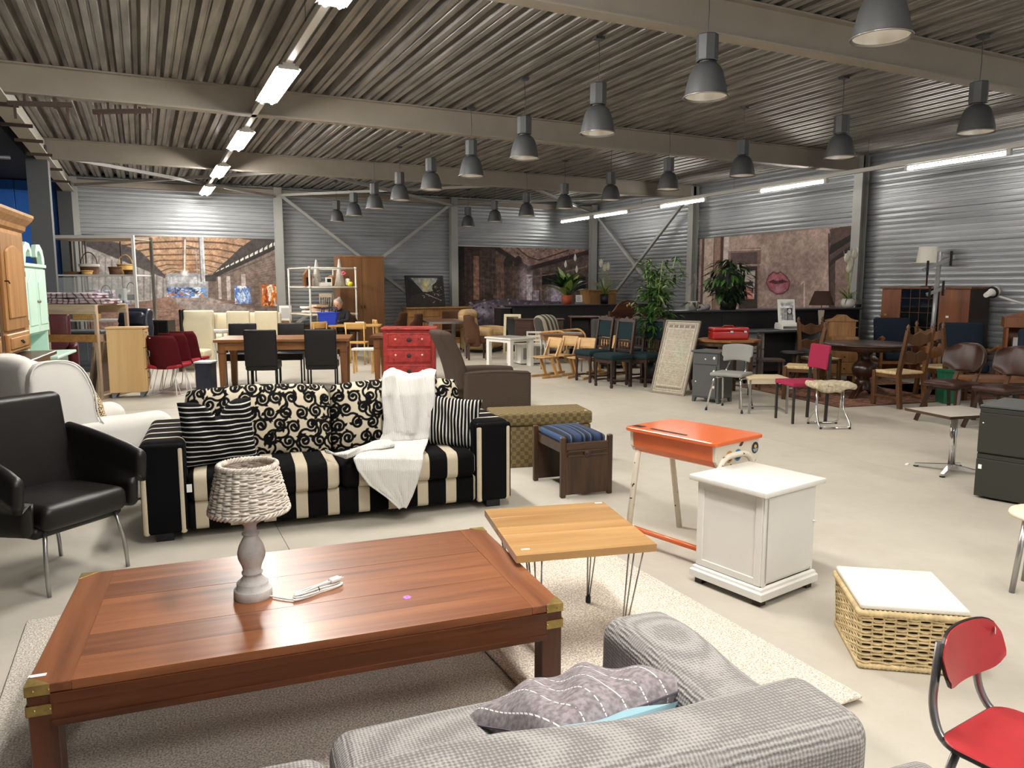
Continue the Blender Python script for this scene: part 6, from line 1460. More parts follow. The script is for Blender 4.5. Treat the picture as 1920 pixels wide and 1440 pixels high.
def pot(t, r, h, mat, taper=.75): return MB().lathe([(0, .0), (r * taper, 0), (r, h), (r * .9, h), (r * .86, h - .03), (0, h - .03)], n=20).build('pot', mat, t)
def cpos(px, py, y): # point on a counter
    p = hit(px, py, (0, y, 0), (0, 1, 0)); return Vector((p.x, p.y))
g = random.Random(11)
q = cpos(1063, 560, CL + .15); t = thing('peace_lily', 'peace lily with broad dark leaves in a terracotta pot on the long black counter', 'plant', q, 1.101)
pot(t, .15, .24, m_terra)
pts = [(Vector((.03 * math.cos(a), .03 * math.sin(a), .22 + .25 * g.random())), a, g.uniform(.6, 1.35), g.uniform(.8, 1.2)) for a in [g.uniform(0, 2 * PI) for _ in range(42)]]
leaves(t, pts, .55, .17, [m_leaf, m_leafd, m_leafy], .35, n=4)
for k, (dx, dz) in enumerate(((-.06, .95), (.22, 1.12), (.27, .82))):
    MB().tube([(0, 0, .2), (dx * .4, 0, dz * .6), (dx, -.02, dz)], .006, 5).build('flower_stem', m_leaf, t); MB().lathe([(0, 0), (.035, .05), (.04, .1), (.015, .18), (0, .2)], (dx, -.02, dz - .02), 10, sy=.5).build('flower', m_white, t)
q = cpos(1133, 560, CL + .15); t = thing('dried_arrangement', 'pot of grass with cream tulip flowers on the long black counter', 'plant', q, 1.101)
pot(t, .12, .26, m_blk, .85)
leaves(t, [(Vector((.02 * math.cos(a), .02 * math.sin(a), .24)), a, g.uniform(.7, 1.4), g.uniform(.7, 1.2)) for a in [g.uniform(0, 2 * PI) for _ in range(46)]], .62, .022, [m_grass, m_leaf, m_leafy], .8)
def tulips(t, lst, mat):
    for dx, dy, z in lst:
        MB().tube([(0, 0, .2), (dx * .4, dy, z * .55), (dx, dy, z)], .008, 5).build('flower_stem', m_grass, t); fl = MB().lathe([(0, 0), (.04, .03), (.055, .09), (.04, .15), (.03, .17)], (dx, dy, z - .02), 9).build('flower', mat, t)
        for k in range(3): a = k * 2.09; blade_ = MB(); blade(blade_, (dx + .035 * math.cos(a), dy + .035 * math.sin(a), z + .04), (.15 * math.cos(a), .15 * math.sin(a), 1), .17, .06, 0); blade_.build('petal', mat, fl)
m_tul = plain('cream_petal', 'd8d2c0', .7)
tulips(t, [(-.12, 0, .98), (.02, .03, .86), (.1, 0, .90)], m_tul)
for k in range(3): MB().tube([(.02 * k, 0, .2), (.1 + .03 * k, 0, .62), (.2, 0, .74 - .05 * k), (.22 + .02 * k, 0, .5)], .006, 5).build('curled_stem', m_grass, t)
q = cpos(1086, 565, CL + .12); t = thing('card_sign', 'small white card sign beside the peace lily pot', 'sign', q, 1.101, -.2); MB().at(rx=-.12).box(-.09, .09, 0, .01, .06, .24).build('card', m_label, t); MB().box(-.13, .13, -.03, .05, 0, .06).build('stand', m_steel, t)
mb = MB().at(rx=-.12)
for k in range(4): mb.box(-.06, .05 - .02 * (k % 2), -.002, 0, .1 + .03 * k, .108 + .03 * k)
mb.build('print_lines', m_iron, t)
t = thing('cabinet', 'pine cabinet standing behind the long black counter', 'cabinet', cpos(1104, 580, 18.4), 0, 0); w = .92
MB().box(0, w, 0, .5, 0, zat(546, *cpos(1104, 580, 18.4))).build('carcass', m_pine, t); hz = zat(546, *cpos(1104, 580, 18.4)); MB().box(-.03, w + .03, -.03, .52, hz, hz + .04).build('top', m_pine, t, bevel=.006)
for k in range(2): d_ = MB().box(.03 + k * .44, .45 + k * .44, -.02, 0, .1, hz - .05).build('door', m_pine, t, bevel=.004); MB().box(.1 + k * .44, .38 + k * .44, -.03, -.015, .7, hz - .12).build('raised_panel', m_pine, d_, bevel=.006)
# bamboo in front
q = dep(1222, 12.3); t = thing('bamboo_plant', 'tall bushy bamboo palm with thin canes behind the carved dining chairs', 'plant', q, 0)
pot(t, .2, .34, m_blk)
pts = []
for k in range(12):
    a = g.uniform(0, 2 * PI); tx, ty, tz = .30 * math.cos(a) * g.random(), .3 * math.sin(a) * g.random(), g.uniform(1.5, 2.0)
    if k == 0: tx, ty, tz = .42, 0, 2.05
    MB().tube([(.05 * math.cos(a), .05 * math.sin(a), .3), (tx * .4, ty * .4, tz * .6), (tx, ty, tz)], [.014, .011, .005], 6).build('cane', m_leafy, t)
    for j in range(24):
        f = g.uniform(.30, 1.0); bx, by, bz = tx * f, ty * f, .3 + (tz - .3) * f; aa = g.uniform(0, 2 * PI); rr = g.uniform(.05, .27) * (1.15 - .5 * f); base = Vector((bx + rr * math.cos(aa), by + rr * math.sin(aa), bz + .03))
        for m_ in range(4): pts.append((base, aa + g.uniform(-1.3, 1.3), g.uniform(-.5, .5), g.uniform(.7, 1.25)))
leaves(t, pts[:298], .17, .034, [m_leaf, m_leafy, m_leaf], .25, n=3)
mb = MB()
for (p_, a_, e_, s_) in pts[298:]: blade(mb, p_, (math.cos(a_) * math.cos(e_), math.sin(a_) * math.cos(e_), math.sin(e_)), .17 * s_, .034, .25, 3)
mb.build('leaf_mass', m_leaf, t)['kind'] = 'stuff'
# ficus, orchid, roll, vase on the second counter
q = cpos(1366, 575, CRt + .15); t = thing('ficus', 'round bushy dark ficus on the black counter before the lips mural', 'plant', q, 1.162)
pot(t, .16, .2, m_blk); MB().tube([(0, 0, .18), (.02, 0, .5)], .03, 8).build('trunk', m_dkoak, t); pts = []
for k in range(295):
    a = g.uniform(0, 2 * PI); z = g.uniform(-1, 1); r = (1 - z * z) ** .5; R_ = g.uniform(.75, 1.0)
    pts.append((Vector((.40 * R_ * r * math.cos(a), .34 * R_ * r * math.sin(a), .50 + .39 * R_ * z)), a + g.uniform(-.5, .5), g.uniform(-.9, .35), g.uniform(.8, 1.25)))
leaves(t, pts, .15, .06, [m_leafd, m_leafd, m_leafd, m_leaf], .35, n=2)
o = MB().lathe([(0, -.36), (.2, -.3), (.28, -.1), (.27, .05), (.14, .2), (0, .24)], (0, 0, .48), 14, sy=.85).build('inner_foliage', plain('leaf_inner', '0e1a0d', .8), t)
q = cpos(1299, 578, CRt + .12); t = thing('orchid', 'pale pink orchid in a grey stone pot on the black counter', 'plant', q, 1.162); pot(t, .085, .15, plain('grey_stone_pot', '9b9a95', .8, 0, .15, 30))
leaves(t, [(Vector((0, 0, .14)), k * 1.05, .3, 1.0) for k in range(6)], .2, .06, [m_leafd], .8)
m_orc = plain('orchid_pink', 'c9a9b8', .6)
for k, (dx, hz) in enumerate(((-.06, .45), (.04, .62))):
    MB().tube([(0, 0, .14), (dx * .2, 0, hz * .8), (dx, 0, hz), (dx * 1.8, 0, hz - .04)], .004, 5).build('flower_stem', m_leaf, t)
    for j in range(5):
        mb = MB(); c_ = Vector((dx * (.6 + .3 * j), -.01, hz - .03 - .055 * j if k else hz - .04 - .05 * j))
        for p_ in range(5): a = p_ * 1.257; mb.lathe([(0, 0), (.018, .004), (0, .007)], (c_.x + .02 * math.cos(a), c_.y, c_.z + .02 * math.sin(a)), 6)
        mb.build('flower', m_orc, t)
q = cpos(1320, 580, CRt + .1); t = thing('paper_roll', 'grey paper roll lying on the black counter beside the orchid', 'paper roll', q, 1.163, .2); MB().tube([(-.11, 0, .05), (.11, 0, .05)], .05, 16).build('sheet', plain('roll_grey', 'a49ea2', .7), t); MB().tube([(-.112, 0, .05), (.112, 0, .05)], .018, 10).build('core', m_dkoak, t)
q = cpos(1590, 570, CRt + .16); t = thing('tulip_vase', 'white round vase with white tulips and trailing grass at the end of the black counter', 'vase', q, 1.162)
MB().lathe([(0, 0), (.09, 0), (.125, .05), (.13, .1), (.11, .16), (.1, .17), (.09, .155), (0, .15)], n=22).build('bowl', plain('glazed_white', 'd5d2c6', .25), t)
leaves(t, [(Vector((.02 * math.cos(a), .02 * math.sin(a), .15)), a, g.uniform(.5, 1.4), g.uniform(.6, 1.1)) for a in [g.uniform(0, 2 * PI) for _ in range(60)]], .30, .02, [m_leafy, m_grass, m_leaf], .95)
tulips(t, [(-.1, 0, .86), (.0, .03, .72), (.1, 0, .92), (-.05, -.02, .66)], m_tul)
q = cpos(1609, 577, CRt + .15); t = thing('box', 'tiny black box on the counter beside the white vase', 'box', q, 1.162); MB().box(-.04, .04, -.04, .04, 0, .06).build('body', m_blk, t, bevel=.004); MB().box(-.042, .042, -.042, .042, .045, .062).build('lid', m_blk, t)
# table group of the brown tub chairs, recliner, mirror
m_tub = fabric('brown_suede', '3f2a1e', '5c4130', 200, .9, .3)
def tub():
    t = thing('tub_chair', '', 'chair', (0, 0)); MB().rb((0, -.02, .42), (.5, .5, .14), .04, k=4, m=2).build('seat', m_tub, t)
    MB().rb((0, .2, .62), (.54, .1, .66), .04, k=6, m=3, fn=lambda q: [q[0], q[1] - .22 * (q[0] / .27) ** 2 * (1 if q[2] < .18 else .6) + .08 * q[2], q[2]]).build('backrest', m_tub, t)
    for x in (-.2, .2):
        for y in (-.2, .18): MB().box(x - .02, x + .02, y - .02, y + .02, 0, .36).build('leg', m_dkoak, t)
    return t
A = tub()
for k, (px, d_, r_, lab) in enumerate(((893, 16.3, 1.75, 'brown suede tub chair at the near end of the steel-framed table, beside the beige recliner'), (745, 18.1, -1.45, 'brown suede tub chair by the pine sideboard, first along the steel-framed table'), (773, 17.3, -1.45, 'brown suede tub chair by the pine sideboard, second along the steel-framed table'), (850, 19.0, .1, 'brown suede tub chair behind the far end of the steel-framed table'))):
    q = dep(px, d_)
    if k == 0: A.location = (q.x, q.y, 0); A.rotation_euler.z = CAMZ + r_; tag(A, lab, None, 'brown tub chairs')
    else: dup(A, q, 0, CAMZ + r_, lab, 'brown tub chairs')
p1 = dep(880, 16.6); p0 = dep(806, 16.7); c, rz, w = edge(p0, p1); rz += .38; t = thing('dining_table', 'brown-topped table with wide brushed steel frame, behind the brown felt armchair', 'table', p0, 0, rz)
MB().box(.09, w - .09, .09, 1.5, .755, .785).build('tabletop', m_dkt, t)
for a in ((0, w, 0, .09), (0, w, 1.5, 1.59), (0, .09, .09, 1.5), (w - .09, w, .09, 1.5)): MB().box(*a, .74, .787).build('frame_bar', m_steel, t, bevel=.003)
for x in (0, w - .09):
    for y in (0, 1.5): MB().box(x, x + .09, y, y + .09, 0, .74).build('leg', m_steel, t, bevel=.003)
m_bei = leather('beige_leather', 'b39468', .45)
t = thing('armchair', 'beige leather recliner armchair with puffy headrest beside the cream-framed mirror', 'armchair', dep(905, 18.3), 0, CAMZ + 1.15)
MB().rb((0, -.05, .3), (.6, .75, .36), .08, k=5, m=3, bul=(0, .02, .03)).build('seat', m_bei, t); MB().rb((0, .36, .6), (.66, .22, .62), .09, k=5, m=3, bul=(0, .04, .02), fn=lambda q: [q[0], q[1] + .2 * q[2], q[2]]).build('backrest', m_bei, t); MB().rb((0, .40, .88), (.62, .26, .24), .1, k=5, m=3, bul=(0, .03, .02)).build('headrest', m_bei, t)
for s_ in (-1, 1): MB().rb((s_ * .4, -.05, .32), (.2, .85, .5), .09, k=5, m=3, fn=lambda q: [q[0], q[1], q[2] + (.05 * math.cos(q[1] * 3) if q[2] > 0 else 0)]).build('armrest', m_bei, t)
MB().cb((0, 0, .06), (.7, .7, .1)).build('base', m_blk, t)
q = at(959, 664); t = thing('floor_mirror', 'tall mirror in a cream frame leaning before the black counter', 'mirror', q, 0, CAMZ - .2); t.rotation_euler.x = -.14; hm = .93; m_crf = plain('cream_frame', 'd8cda8', .5)
for a in ((-.2, .2, -.02, .02, 0, .06), (-.2, .2, -.02, .02, hm - .06, hm), (-.2, -.14, -.02, .02, .06, hm - .06), (.14, .2, -.02, .02, .06, hm - .06)): MB().box(*a).build('frame_bar', m_crf, t, bevel=.004)
MB().box(-.14, .14, -.006, .01, .06, hm - .06).build('mirror_glass', plain('mirror_glass', 'b9b4ac', .04, 1.0), t)
# white tables
p0, p1 = at(922, 684), at(957, 690); pr_ = at(1000, 686); m_wt2 = plain('white_table_paint', 'e4e2dc', .4); a = (p1 - p0); rz = math.atan2(a.y, a.x)
c, rz, w = edge(p1, pr_); t = thing('side_table', 'white painted square table with worn grey top, near the school chairs', 'table', p1, 0, rz); d = .72; hh = .57
MB().box(-.03, w + .03, -.03, d + .03, hh - .03, hh).build('top_frame', m_wt2, t, bevel=.003); MB().box(.03, w - .03, .03, d - .03, hh - .004, hh + .002).build('top_inset', plain('worn_grey_top', '8d8a84', .5), t)
for y in (0, d - .03): MB().prism([(0, hh - .1), (.08, hh - .1), (.1, hh - .075), (w - .1, hh - .075), (w - .08, hh - .1), (w, hh - .1), (w, hh - .03), (0, hh - .03)], y, y + .03, 'xz').build('apron', m_wt2, t)
for x in (0, w - .03): MB().box(x, x + .03, .03, d - .03, hh - .09, hh - .03).build('apron', m_wt2, t)
for x in (-.005, w - .075):
    for y in (-.005, d - .075): MB().box(x, x + .08, y, y + .08, 0, hh - .03).build('leg', m_wt2, t, bevel=.003)
q = at(981, 684); t = thing('bench_box', 'small white box bench with grey panels behind the white table', 'bench', (q.x - .02, q.y + .06), 0, CAMZ + .35)
MB().box(0, .62, 0, .36, .05, .38).build('carcass', m_wt2, t, bevel=.004); MB().box(-.03, .65, -.03, .38, .38, .405).build('top', m_wt2, t); MB().box(-.02, .64, -.02, .37, .02, .06).build('plinth', m_wt2, t)
for x in (.05, .33): MB().box(x, x + .24, -.006, .002, .1, .33).build('panel', plain('grey_inset', '8f8e8a', .6), t)
m_tabw = plain('white_slat', 'dcdad4', .5); t = thing('chair', 'small white chair back showing behind the white box bench', 'chair', dep(1001, 15.2), 0, CAMZ); MB().box(-.16, .16, -.16, .16, .38, .41).build('seat', m_tabw, t)
for x in (-.15, .12):
    MB().box(x, x + .03, .13, .16, 0, .66).build('rear_leg', m_tabw, t); MB().box(x, x + .03, -.16, -.13, 0, .38).build('leg', m_tabw, t)
for z in (.46, .54, .62): MB().box(-.12, .12, .135, .155, z, z + .04).build('slat', m_tabw, t)
# striped armchair, cabinets in front of the counter
m_astr = stripes('upholstery_stripe', 'X', .16, .5, 'b9b2a2', '56544f', 0, .9)
t = thing('armchair', 'grey and cream broad-striped armchair with pale wooden arms, in front of the black counter', 'armchair', dep(1046, 16.0), 0, CAMZ + 1.0)
MB().rb((0, .26, .64), (.72, .26, .6), .12, k=6, m=4, bul=(0, .04, .03), fn=lambda q: [q[0], q[1] + .25 * q[2], q[2]]).build('backrest', m_astr, t); MB().rb((0, -.12, .38), (.68, .68, .2), .08, k=5, m=3, bul=(0, .02, .02)).build('seat', m_astr, t)
for s_ in (-1, 1):
    MB().rb((s_ * .38, -.05, .42), (.08, .66, .36), .04, k=4, m=2).build('side_panel', m_astr, t)
    MB().tube(fillet([(s_ * .4, .3, .6), (s_ * .4, -.3, .66), (s_ * .4, -.44, .55), (s_ * .4, -.4, 0)], .15, 5), .022, 8).build('arm_frame', m_lw, t); stk((s_ * .4, .3, 0), (s_ * .4, .3, .6), .02).build('rear_leg', m_lw, t)
m_mah = wood('mahogany', '26130c', '512b1a', .35, 'X', .7)
def lowcab(lab, px0, px1, d_, h, op=True):
    p0, p1 = dep(px0, d_), dep(px1, d_); c, rz, w = edge(p0, p1); t = thing('tv_cabinet', lab, 'cabinet', p0, 0, rz)
    if op:
        for x in (0, w / 2 - .012, w - .025): MB().box(x, x + .025, .0, .45, .06, h - .03).build('upright', m_mah, t)
        for z in (.06, h * .5): MB().box(.025, w - .025, .01, .44, z, z + .025).build('shelf', m_mah, t)
        MB().box(0, w, .44, .45, .06, h - .03).build('back_panel', m_blk, t)
    else:
        MB().box(0, w, 0, .45, .06, h - .03).build('carcass', m_mah, t, bevel=.004)
        for k in range(2): d2 = MB().box(.03 + k * w / 2, (k + 1) * w / 2 - .03, -.02, 0, .1, h - .07).build('door', m_mah, t, bevel=.003); MB().tube([((k + .35) * w / 2, -.02, h * .6), ((k + .4) * w / 2, -.035, h * .57), ((k + .6) * w / 2, -.035, h * .57), ((k + .65) * w / 2, -.02, h * .6)], .007, 6).build('handle', m_brass, d2)
    MB().rb((w / 2, .22, h - .015), (w + .05, .5, .03), .008, k=3, m=1).build('top', m_mah, t); MB().box(-.01, w + .01, -.01, .46, 0, .06).build('plinth', m_mah, t); return t
lowcab('dark mahogany cupboard behind the cream-framed mirror', 966, 1056, 16.45, .86, False)
lowcab('dark mahogany open television cabinet behind the striped armchair', 1068, 1146, 16.3, .92)
p0, p1 = dep(1143, 15.4), dep(1204, 15.7); c, rz, w = edge(p0, p1); t = thing('headboard', 'dark carved bed headboard with scrolled crest in front of the black counter', 'headboard', p0, 0, rz)
cr = [(0, .3), (w, .3), (w, 1.02), (w * .9, 1.08), (w * .82, 1.2), (w * .7, 1.27), (w * .5, 1.29), (w * .34, 1.27), (w * .22, 1.2), (w * .1, 1.08), (0, 1.02)]
MB().prism(cr, 0, .05, 'xz').build('panel', m_mah, t, bevel=.006)
for x in (-.03, w - .03): MB().box(x, x + .06, -.01, .06, 0, 1.06).build('post', m_mah, t, bevel=.006)
for k in range(3): MB().box(.05, w - .05, -.012, .0, .7 + .1 * k, .73 + .1 * k).build('moulding', m_mah, t, bevel=.003)
mb = MB()
for s_ in (-1, 0, 1): mb.lathe([(0, .012), (.025, .008), (.03, 0)], (0, 0, 0), 8) if 0 else MB().at(w * .56 + s_ * .05, -.002, 1.17 + .03 * (s_ == 0), rx=PI / 2).lathe([(0, .014), (.02, .01), (.026, 0)], n=8, sy=1.5).build('carved_leaf', m_brass, t)
m_gsf = fabric('charcoal_cloth', '3a3a3a', '555553', 200, .9, .3); t = thing('sofa', 'low charcoal sofa back behind the carved dining chairs', 'sofa', dep(1160, 14.75), 0, CAMZ + .1); MB().rb((0, .3, .5), (.98, .22, .85), .05, k=4).build('backrest', m_gsf, t); MB().rb((0, -.1, .25), (.96, .6, .34), .05, k=4).build('seat', m_gsf, t)
for x in (-.4, .4):
    for y in (-.3, .3): MB().cb((x, y, .05), (.05, .05, .1)).build('foot', m_blk, t)
# wooden school chairs and their table
m_ply = wood('beech_ply', 'b98f56', 'd9b47e', .4, 'X', .5); m_plyz = wood('beech_frame', 'a87b42', 'cda469', .4, 'Z', .6)
def sledchair():
    t = thing('school_chair', '', 'chair', (0, 0))
    MB().rb((0, -.02, .36), (.36, .36, .016), .007, k=5, m=1, fn=lambda q: [q[0], q[1], q[2] - .012 * (1 - (q[0] / .18) ** 2)]).build('seat', m_ply, t)
    o = MB().grid(lambda u, v: ((u - .5) * .36 * (1 - .06 * (2 * v - 1) ** 4), .2 + .04 * v - .04 * (2 * u - 1) ** 2, .50 + .18 * v), 10, 4).build('backrest', m_ply, t); s_ = o.modifiers.new('thick', 'SOLIDIFY'); s_.thickness = .012
    for x in (-.15, .15):
        MB().bar((x, .22, .02), (x, -.22, .02), .03, .04).build('runner', m_plyz, t, bevel=.004); MB().bar((x, .12, .02), (x, -.02, .35), .03, .05).build('leg', m_plyz, t); MB().bar((x, .08, .33), (x, .22, .64), .026, .04).build('back_post', m_plyz, t); MB().bar((x, .1, .34), (x, -.17, .345), .026, .03).build('seat_rail', m_plyz, t)
    MB().bar((-.15, -.02, .33), (.15, -.02, .33), .03, .03).build('cross_rail', m_plyz, t); return t
A = sledchair()
sc_ = [(1024, 707, 'wooden school chair on runners, first from the white table'), (1056, 702, 'wooden school chair on runners, second from the white table, under the brown school table'), (1090, 709, 'wooden school chair on runners with pale seat, beside the carved dining chairs'), (1127, 700, 'wooden school chair on runners, mostly hidden behind the first carved dining chair'), (1153, 701, 'wooden school chair on runners, showing between two carved dining chairs')]
for k, (px, py, lab) in enumerate(sc_):
    q = at(px, py); r_ = CAMZ - .75 + (.15 * (k % 3 - 1))
    if k == 0: A.location = (q.x, q.y, 0); A.rotation_euler.z = r_; tag(A, lab, None, 'wooden school chairs')
    else: dup(A, q, 0, r_, lab, 'wooden school chairs')
t = thing('school_table', 'brown-topped school table on steel legs behind the wooden school chairs', 'table', dep(1052, 14.1), 0, CAMZ + .1); MB().prism(rrect(-.38, .38, -.28, .28, .03), .66, .685).build('tabletop', m_dkt, t); MB().box(-.36, .36, -.26, .26, .58, .66).build('book_tray', m_teak, t)
for x in (-.34, .34):
    for y in (-.24, .24): stk((x, y, 0), (x, y, .6), .014).build('leg', m_tubest, t)
# carved dark dining chairs with teal seats
m_teal = fabric('teal_velour', '141f22', '24363a', 220, .95, .3); m_cw = wood('carved_oak', '1c0f0a', '3a2016', .4, 'Z', .9)
def carved():
    t = thing('carved_chair', '', 'chair', (0, 0))
    MB().rb((0, -.02, .475), (.47, .45, .09), .04, k=5, m=3, bul=(0, 0, .015)).build('seat', m_teal, t)
    for y in (-.2, .17): MB().box(-.2, .2, y - .015, y + .015, .38, .44).build('seat_rail', m_cw, t)
    for x in (-.19, .19):
        MB().lathe([(.022, 0), (.028, .03), (.02, .05), (.026, .09), (.018, .14), (.024, .3), (.028, .36), (.028, .44)], (x, -.2, 0), 10).build('leg', m_cw, t)
        MB().bar((x, .18, 0), (x, .18, .45), .042).build('rear_leg', m_cw, t); MB().bar((x, .18, .44), (x, .26, 1.02), .04).build('back_post', m_cw, t)
        MB().lathe([(0, .05), (.015, .045), (.022, .025), (.012, .005), (.02, 0)], (x, .262, 1.02), 8).build('finial', m_cw, t)
        MB().bar((x, -.19, .1), (x, .17, .1), .025).build('stretcher', m_cw, t)
    MB().bar((-.19, -.02, .1), (.19, -.02, .1), .025).build('stretcher', m_cw, t)
    for z, hh in ((.56, .035), (.70, .035)): MB().bar((-.18, .19 + (z - .44) * .138, z), (.18, .19 + (z - .44) * .138, z), .03, hh).build('back_rail', m_cw, t)
    for k in range(4): x = -.105 + .07 * k; MB().lathe([(.008, 0), (.016, .03), (.008, .05), (.016, .08), (.008, .115)], (x, .215, .575), 8).build('spindle', m_cw, t)
    MB().at(0, .247, .86, rx=-.138).rb((0, 0, 0), (.34, .05, .27), .02, k=4, m=2).build('back_pad', m_teal, t)
    MB().at(0, .262, 1.0, rx=-.138).prism([(-.19, 0), (.19, 0), (.19, .03), (.12, .06), (.05, .05), (0, .09), (-.05, .05), (-.12, .06), (-.19, .03)], -.018, .018, 'xz').build('carved_crest', m_cw, t); return t
A = carved()
cc_ = [(1112, 714, -1.05, 'dark carved dining chair with teal seat, first from the wooden school chairs'), (1150, 724, -1.0, 'dark carved dining chair with teal seat, standing in front of the others'), (1178, 711, -1.0, 'dark carved dining chair with teal seat, behind the middle ones'), (1207, 722, -.85, 'dark carved dining chair with teal seat, beside the leaning framed board')]
for k, (px, py, r_, lab) in enumerate(cc_):
    q = at(px, py)
    if k == 0: A.location = (q.x, q.y, 0); A.rotation_euler.z = CAMZ + r_; tag(A, lab, None, 'dark carved dining chairs')
    else: dup(A, q, 0, CAMZ + r_, lab, 'dark carved dining chairs')
# leaning framed board with fine print
p0, p1 = at(1219, 735), at(1283, 743); c, rz, w = edge(p0, p1); hb = 1.12
cv = CV(150, 260, 'a8a08c'); cv.rect(.04, .02, .96, .98, '7d7566').rect(.07, .03, .93, .97, 'a9a08b').ell(.6, .45, .3, .25, 'aab59c', .5, 1.0)
cv.rect(.09, .04, .91, .085, '6d5f55').rect(.09, .92, .91, .955, '857b6c')
for k in range(14): cv.rect(.1 + .058 * k, .046, .135 + .058 * k, .08, ['8f4a44', '4d6a6a', 'b0a48c'][k % 3]); cv.rect(.1 + .058 * k, .925, .135 + .058 * k, .95, '5f574c')
for k in range(8): cv.rect(.075, .1 + .1 * k, .09, .16 + .1 * k, '6d6356')
for r_ in range(44):
    y = .11 + r_ * .018; x = .12
    if r_ % 9 == 8: cv.line([(.1, y), (.9, y)], .006, '6b6254'); continue
    while x < .86:
        l = cv.g.uniform(.03, .12); cv.line([(x, y), (min(.88, x + l), y)], .011, ['4a4338', '5d5548', '7d453f'][cv.g.randint(0, 20) // 9 if 0 else int(cv.g.rand() * 2.15)], .75); x += l + .02
cv.noise(30, .08)
t = thing('framed_board', 'tall framed print with rows of fine writing leaning beside the carved chairs', 'picture', p0, 0, rz); t.rotation_euler.x = 0
lean = MB().at(rx=-.33); fw = .028
tb = lambda *a: MB().at(rx=-.33).box(*a)
for a in ((0, w, -.012, .02, 0, fw), (0, w, -.012, .02, hb - fw, hb), (0, fw, -.012, .02, fw, hb - fw), (w - fw, w, -.012, .02, fw, hb - fw)): tb(*a).build('frame_bar', plain('grey_wood_frame', '7d7566', .6, 0, .1, 20), t, bevel=.003)
R_ = Matrix.Rotation(-.33, 3, 'X'); print_mesh(cv, lambda u, v: R_ @ Vector((fw + (w - 2 * fw) * u, -.002, hb - fw - (hb - 2 * fw) * v)), 'print', vcol('print_glossy', .35), t); tb(fw, w - fw, .002, .012, fw, hb - fw).build('backing', m_dkoak, t)
MB().bar((w / 2, .02 + .33 * .9, .9), (w / 2, .62, .0), .04, .02).build('prop_leg', m_dkoak, t)
# slate bedside cabinet
m_sl = plain('slate_grey_paint', '4d4f50', .42)
p0, p1 = at(1297, 752), at(1355, 759); c, rz, w = edge(p0, p1); w = .40; d = .36; hh = .70
t = thing('cabinet', 'slate grey painted bedside cabinet with white hearts, beside the leaning board', 'cabinet', p0, 0, rz)
MB().box(0, w, 0, d, .06, hh - .025).build('carcass', m_sl, t, bevel=.003); MB().box(-.02, w + .02, -.02, d + .01, hh - .025, hh).build('top', m_sl, t, bevel=.004)
for x in (0, w - .05):
    for y in (0, d - .05): MB().prism([(x, 0), (x + .03, 0), (x + .05, .06), (x, .06)] if x < .1 else [(x + .02, 0), (x + .05, 0), (x + .05, .06), (x, .06)], y, y + .05, 'xz').build('foot', m_sl, t)
dw = MB().box(.02, w - .02, -.014, 0, hh - .18, hh - .04).build('drawer', m_sl, t, bevel=.003); dr = MB().box(.02, w - .04, -.014, 0, .08, hh - .2).build('door', m_sl, t, bevel=.003)
for par, x, z, r_ in ((dw, .2, hh - .11, .012), (dw, .33, hh - .09, .022), (dr, .33, hh - .27, .022), (dr, .06, .28, .01), (dr, .33, .22, .022)):
    MB().at(x, -.014, z, rx=PI / 2).lathe([(0, .012), (r_ * .8, .01), (r_, 0)], n=12, sx=.8).build('white_knob', m_white, par)
# octagonal table and red bread box
q = dep(1362, 11.0); t = thing('octagonal_table', 'brown octagonal table carrying the red bread box', 'table', q, 0, CAMZ + .2); TT = .80
oc = [(.46 * math.cos(PI / 8 + k * PI / 4), .46 * math.sin(PI / 8 + k * PI / 4)) for k in range(8)]
MB().prism(oc, TT - .03, TT).build('tabletop', m_teak, t, bevel=.004); MB().prism([(x * .9, y * .9) for x, y in oc], TT - .09, TT - .03).build('apron', m_dkoak, t)
for k in range(4): a = PI / 4 + k * PI / 2; MB().bar((.34 * math.cos(a), .34 * math.sin(a), 0), (.34 * math.cos(a), .34 * math.sin(a), TT - .05), .045).build('leg', m_dkoak, t)
m_rb = plain('red_enamel', 'a81f1c', .22, coat=.5); t = thing('bread_box', 'glossy red enamel bread box on the brown octagonal table', 'box', dep(1362, 10.95), TT + .001, CAMZ + .05)
MB().rb((0, 0, .06), (.52, .27, .12), .025, k=3, m=3).build('body', m_rb, t); MB().rb((0, 0, .145), (.53, .275, .055), .027, k=3, m=3).build('lid', m_rb, t)
for x in (0, .2): MB().box(x - .022, x + .022, -.15, -.13, .1, .13).build('clasp', m_chrome, t, bevel=.003)
MB().tube(fillet([(-.08, 0, .165), (-.07, 0, .195), (.07, 0, .195), (.08, 0, .165)], .02), .007, 6).build('handle', m_rb, t)
# grey metal desk behind, things on it
p0 = dep(1392, 12.12); t = thing('office_desk', 'grey metal office desk with drawers in front of the black counter', 'desk', p0, 0, -.02); w = 2.05; hd_ = .84; m_dsk = plain('desk_grey', '7d7f80', .45); m_dskd = plain('desk_dark', '303236', .5)
MB().rb((w / 2, .3, hd_ - .015), (w, .72, .03), .006, k=3, m=1).build('desktop', m_dskd, t); MB().box(0, w, .55, .58, .1, hd_ - .03).build('modesty_panel', m_dskd, t)
for x0 in (.02, w - .42):
    u = MB().box(x0, x0 + .4, 0, .54, .1, hd_ - .03).build('pedestal', m_dsk, t, bevel=.003)
    for k in range(3): d_ = MB().box(x0 + .01, x0 + .39, -.016, 0, .12 + .215 * k, .32 + .215 * k).build('drawer', m_dsk, u, bevel=.003); MB().box(x0 + .14, x0 + .26, -.028, -.016, .27 + .215 * k, .285 + .215 * k).build('handle', m_iron, d_)
